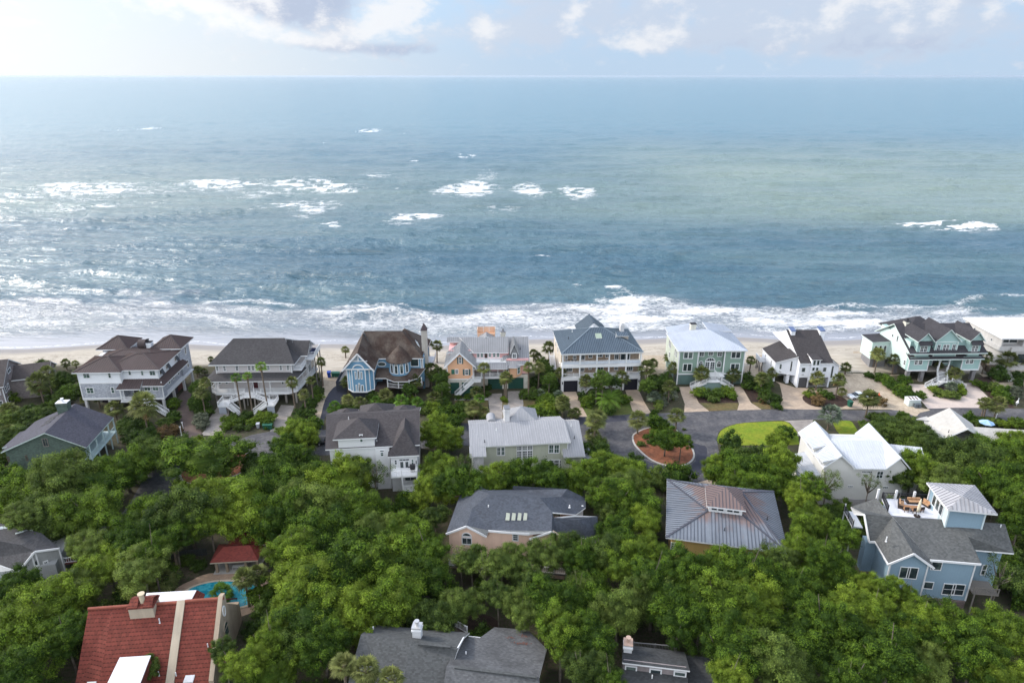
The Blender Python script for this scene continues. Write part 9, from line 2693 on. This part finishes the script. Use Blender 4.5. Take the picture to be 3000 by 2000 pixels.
# pale site container with three roof hatches and two grey units in front
r = root_at('utility_shed', 2678, 1190, 2, 'pale grey utility shed with slotted roof beside the mint green house drive', 'shed')
mb = MB(); mb.box(-1.35, 1.35, 0, 1.9, 0, 1.5); mb.build('wall', mat('pale mint steel', (.50, .56, .54), .6, 'board', step=.3), r)
mb = MB(); mb.box(-1.42, 1.42, -.06, 1.96, 1.5, 1.6); rf = mb.build('roof', WHITE, r)
for k in range(3): mb = MB(); mb.slab([(-1.0 + k * .75, .2, 1.64), (-.65 + k * .75, .2, 1.64), (-.45 + k * .75, 1.7, 1.64), (-.8 + k * .75, 1.7, 1.64)], .05, 0, 0); mb.build('roof_hatch', mat('brown hatch', (.14, .10, .08), .7), rf)
for k in range(2): mb = MB(); mb.box(-.3 + k * .75, .3 + k * .75, -.9, -.15, 0, .85); mb.box(-.34 + k * .75, .34 + k * .75, -.94, -.11, .85, .9); mb.build('meter_box', mat('slate steel', (.10, .12, .14), .5), r)

# crumpled blue tarp, stood in for by a canvas canopy on a pole
r = root_at('blue_tarp', 2886, 1256, 0, 'light blue garden umbrella behind the pale grey roof on the right', 'tarp')
c = MB(); n = 8
for k in range(n):
    a0, a1 = 2 * math.pi * k / n, 2 * math.pi * (k + 1) / n
    c.slab([(1.5 * math.cos(a0), 1.5 * math.sin(a0), 1.5), (1.5 * math.cos(a1), 1.5 * math.sin(a1), 1.5), (0, 0, 2.2)], .03, k % 2, k % 2)
c.build('canopy', [mat('light blue canvas', (.22, .36, .55), .8), mat('paler blue canvas', (.33, .46, .62), .8)], r)
c = MB(); c.cyl(0, 0, 0, 2.15, .04, 8); c.cyl(0, 0, 0, .12, .35, 12); c.build('pole', GREYM, r)

for (px, py, lab) in ((2106, 1388, 'white post mailbox, modelled as a post lamp, beside the tan drive behind the rusty roof'), (538, 1262, 'white post lamp at the right of the brown brick drive gate'), (532, 1275, 'short white post lamp left of the brown brick drive'), (2914, 1236, 'post lamp between the two palms by the road on the right')):  # the first lamp form stands in for a post mailbox
    r = root_at('post_lamp', px, py, 0, lab, 'lamp post')
    c = MB(); c.cyl(0, 0, 0, 1.9, .07, 8); c.cyl(0, 0, 0, .15, .14, 8); c.build('post', WHITE, r)
    c = MB(); c.box(-.14, .14, -.14, .14, 1.9, 2.25); c.build('lantern', WHITE, r)
    c = MB(); c.tube([(0, 0, 2.25), (0, 0, 2.42)], [.2, .03], 8); c.build('lantern_cap', DARK, r)
r = root_at('garden_statue', 2978, 1188, 0, 'white heron-like garden statue on the dark bed at the right edge', 'statue')
c = MB(); c.tube([(0, 0, 0), (0, 0, .5)], .04, 8); c.tube([(-.1, 0, .45), (0, 0, .75), (.05, 0, 1.1), (.02, 0, 1.35)], [.25, .33, .2, .1], 10); c.tube([(.02, 0, 1.3), (.14, 0, 1.6), (.02, 0, 1.85)], [.1, .07, .08], 8); c.bar((.02, 0, 1.85), (.3, 0, 1.8), .04); c.build('body', WHITE, r)
r = root_at('traffic_cone', 2575, 1158, 0, 'orange traffic cone on the sandy lot', 'cone')
c = MB(); c.tube([(0, 0, .04), (0, 0, .75)], [.2, .04], 12); c.build('cone', mat('orange plastic', (.75, .10, .03), .5), r)
c = MB(); c.box(-.26, .26, -.26, .26, 0, .04); c.build('base', mat('orange plastic', (.75, .10, .03), .5), r)

# walls and fences behind the beds
def fence(px0, py0, px1, py1, hh, m, lab, sp=2.2):
    a, b = G(px0, py0), G(px1, py1); L = (b - a).length
    r = bpy.data.objects.new('fence', None); col.objects.link(r); r.location = a; r.rotation_euler.z = math.atan2(b.y - a.y, b.x - a.x); tag(r, lab, 'fence')
    c = MB(); n = int(L / .2)
    for k in range(n): c.box(k * .2, k * .2 + .16, -.02, .02, .05, hh)
    c.box(0, L, -.06, -.02, .3, .4); c.box(0, L, -.06, -.02, hh - .3, hh - .2); c.build('panel', m, r)
    for k in range(int(L / sp) + 1): c = MB(); c.box(k * sp - .06, k * sp + .06, -.16, -.06, 0, hh + .1); c.build('fence_post', m, r)
fence(2905, 1112, 2868, 1062, 1.6, mat('brown fence boards', (.10, .07, .05), .85), 'brown board fence between the mint house and the flat-roofed house')
fence(505, 1635, 610, 1625, 1.3, mat('dark iron', (.04, .045, .045), .6), 'dark garden fence left of the pool pavilion')

# ------------------------------------------------------------------ sea air
hz = MB(); hz.box(-205000, 205000, -6500, 128000, -9, 71.5)
hm = bpy.data.materials.new('sea haze'); hm.use_nodes = True
nt = hm.node_tree; nt.nodes.clear()
o_ = nt.nodes.new('ShaderNodeOutputMaterial')
pv = nn(nt, 'ShaderNodeVolumePrincipled', ins={'Color': (.72, .82, .93, 1), 'Density': 2.2e-5, 'Anisotropy': .3})
nt.links.new(pv.outputs[0], o_.inputs['Volume'])
hob = hz.build('haze', hm); tag(hob, kind='stuff')
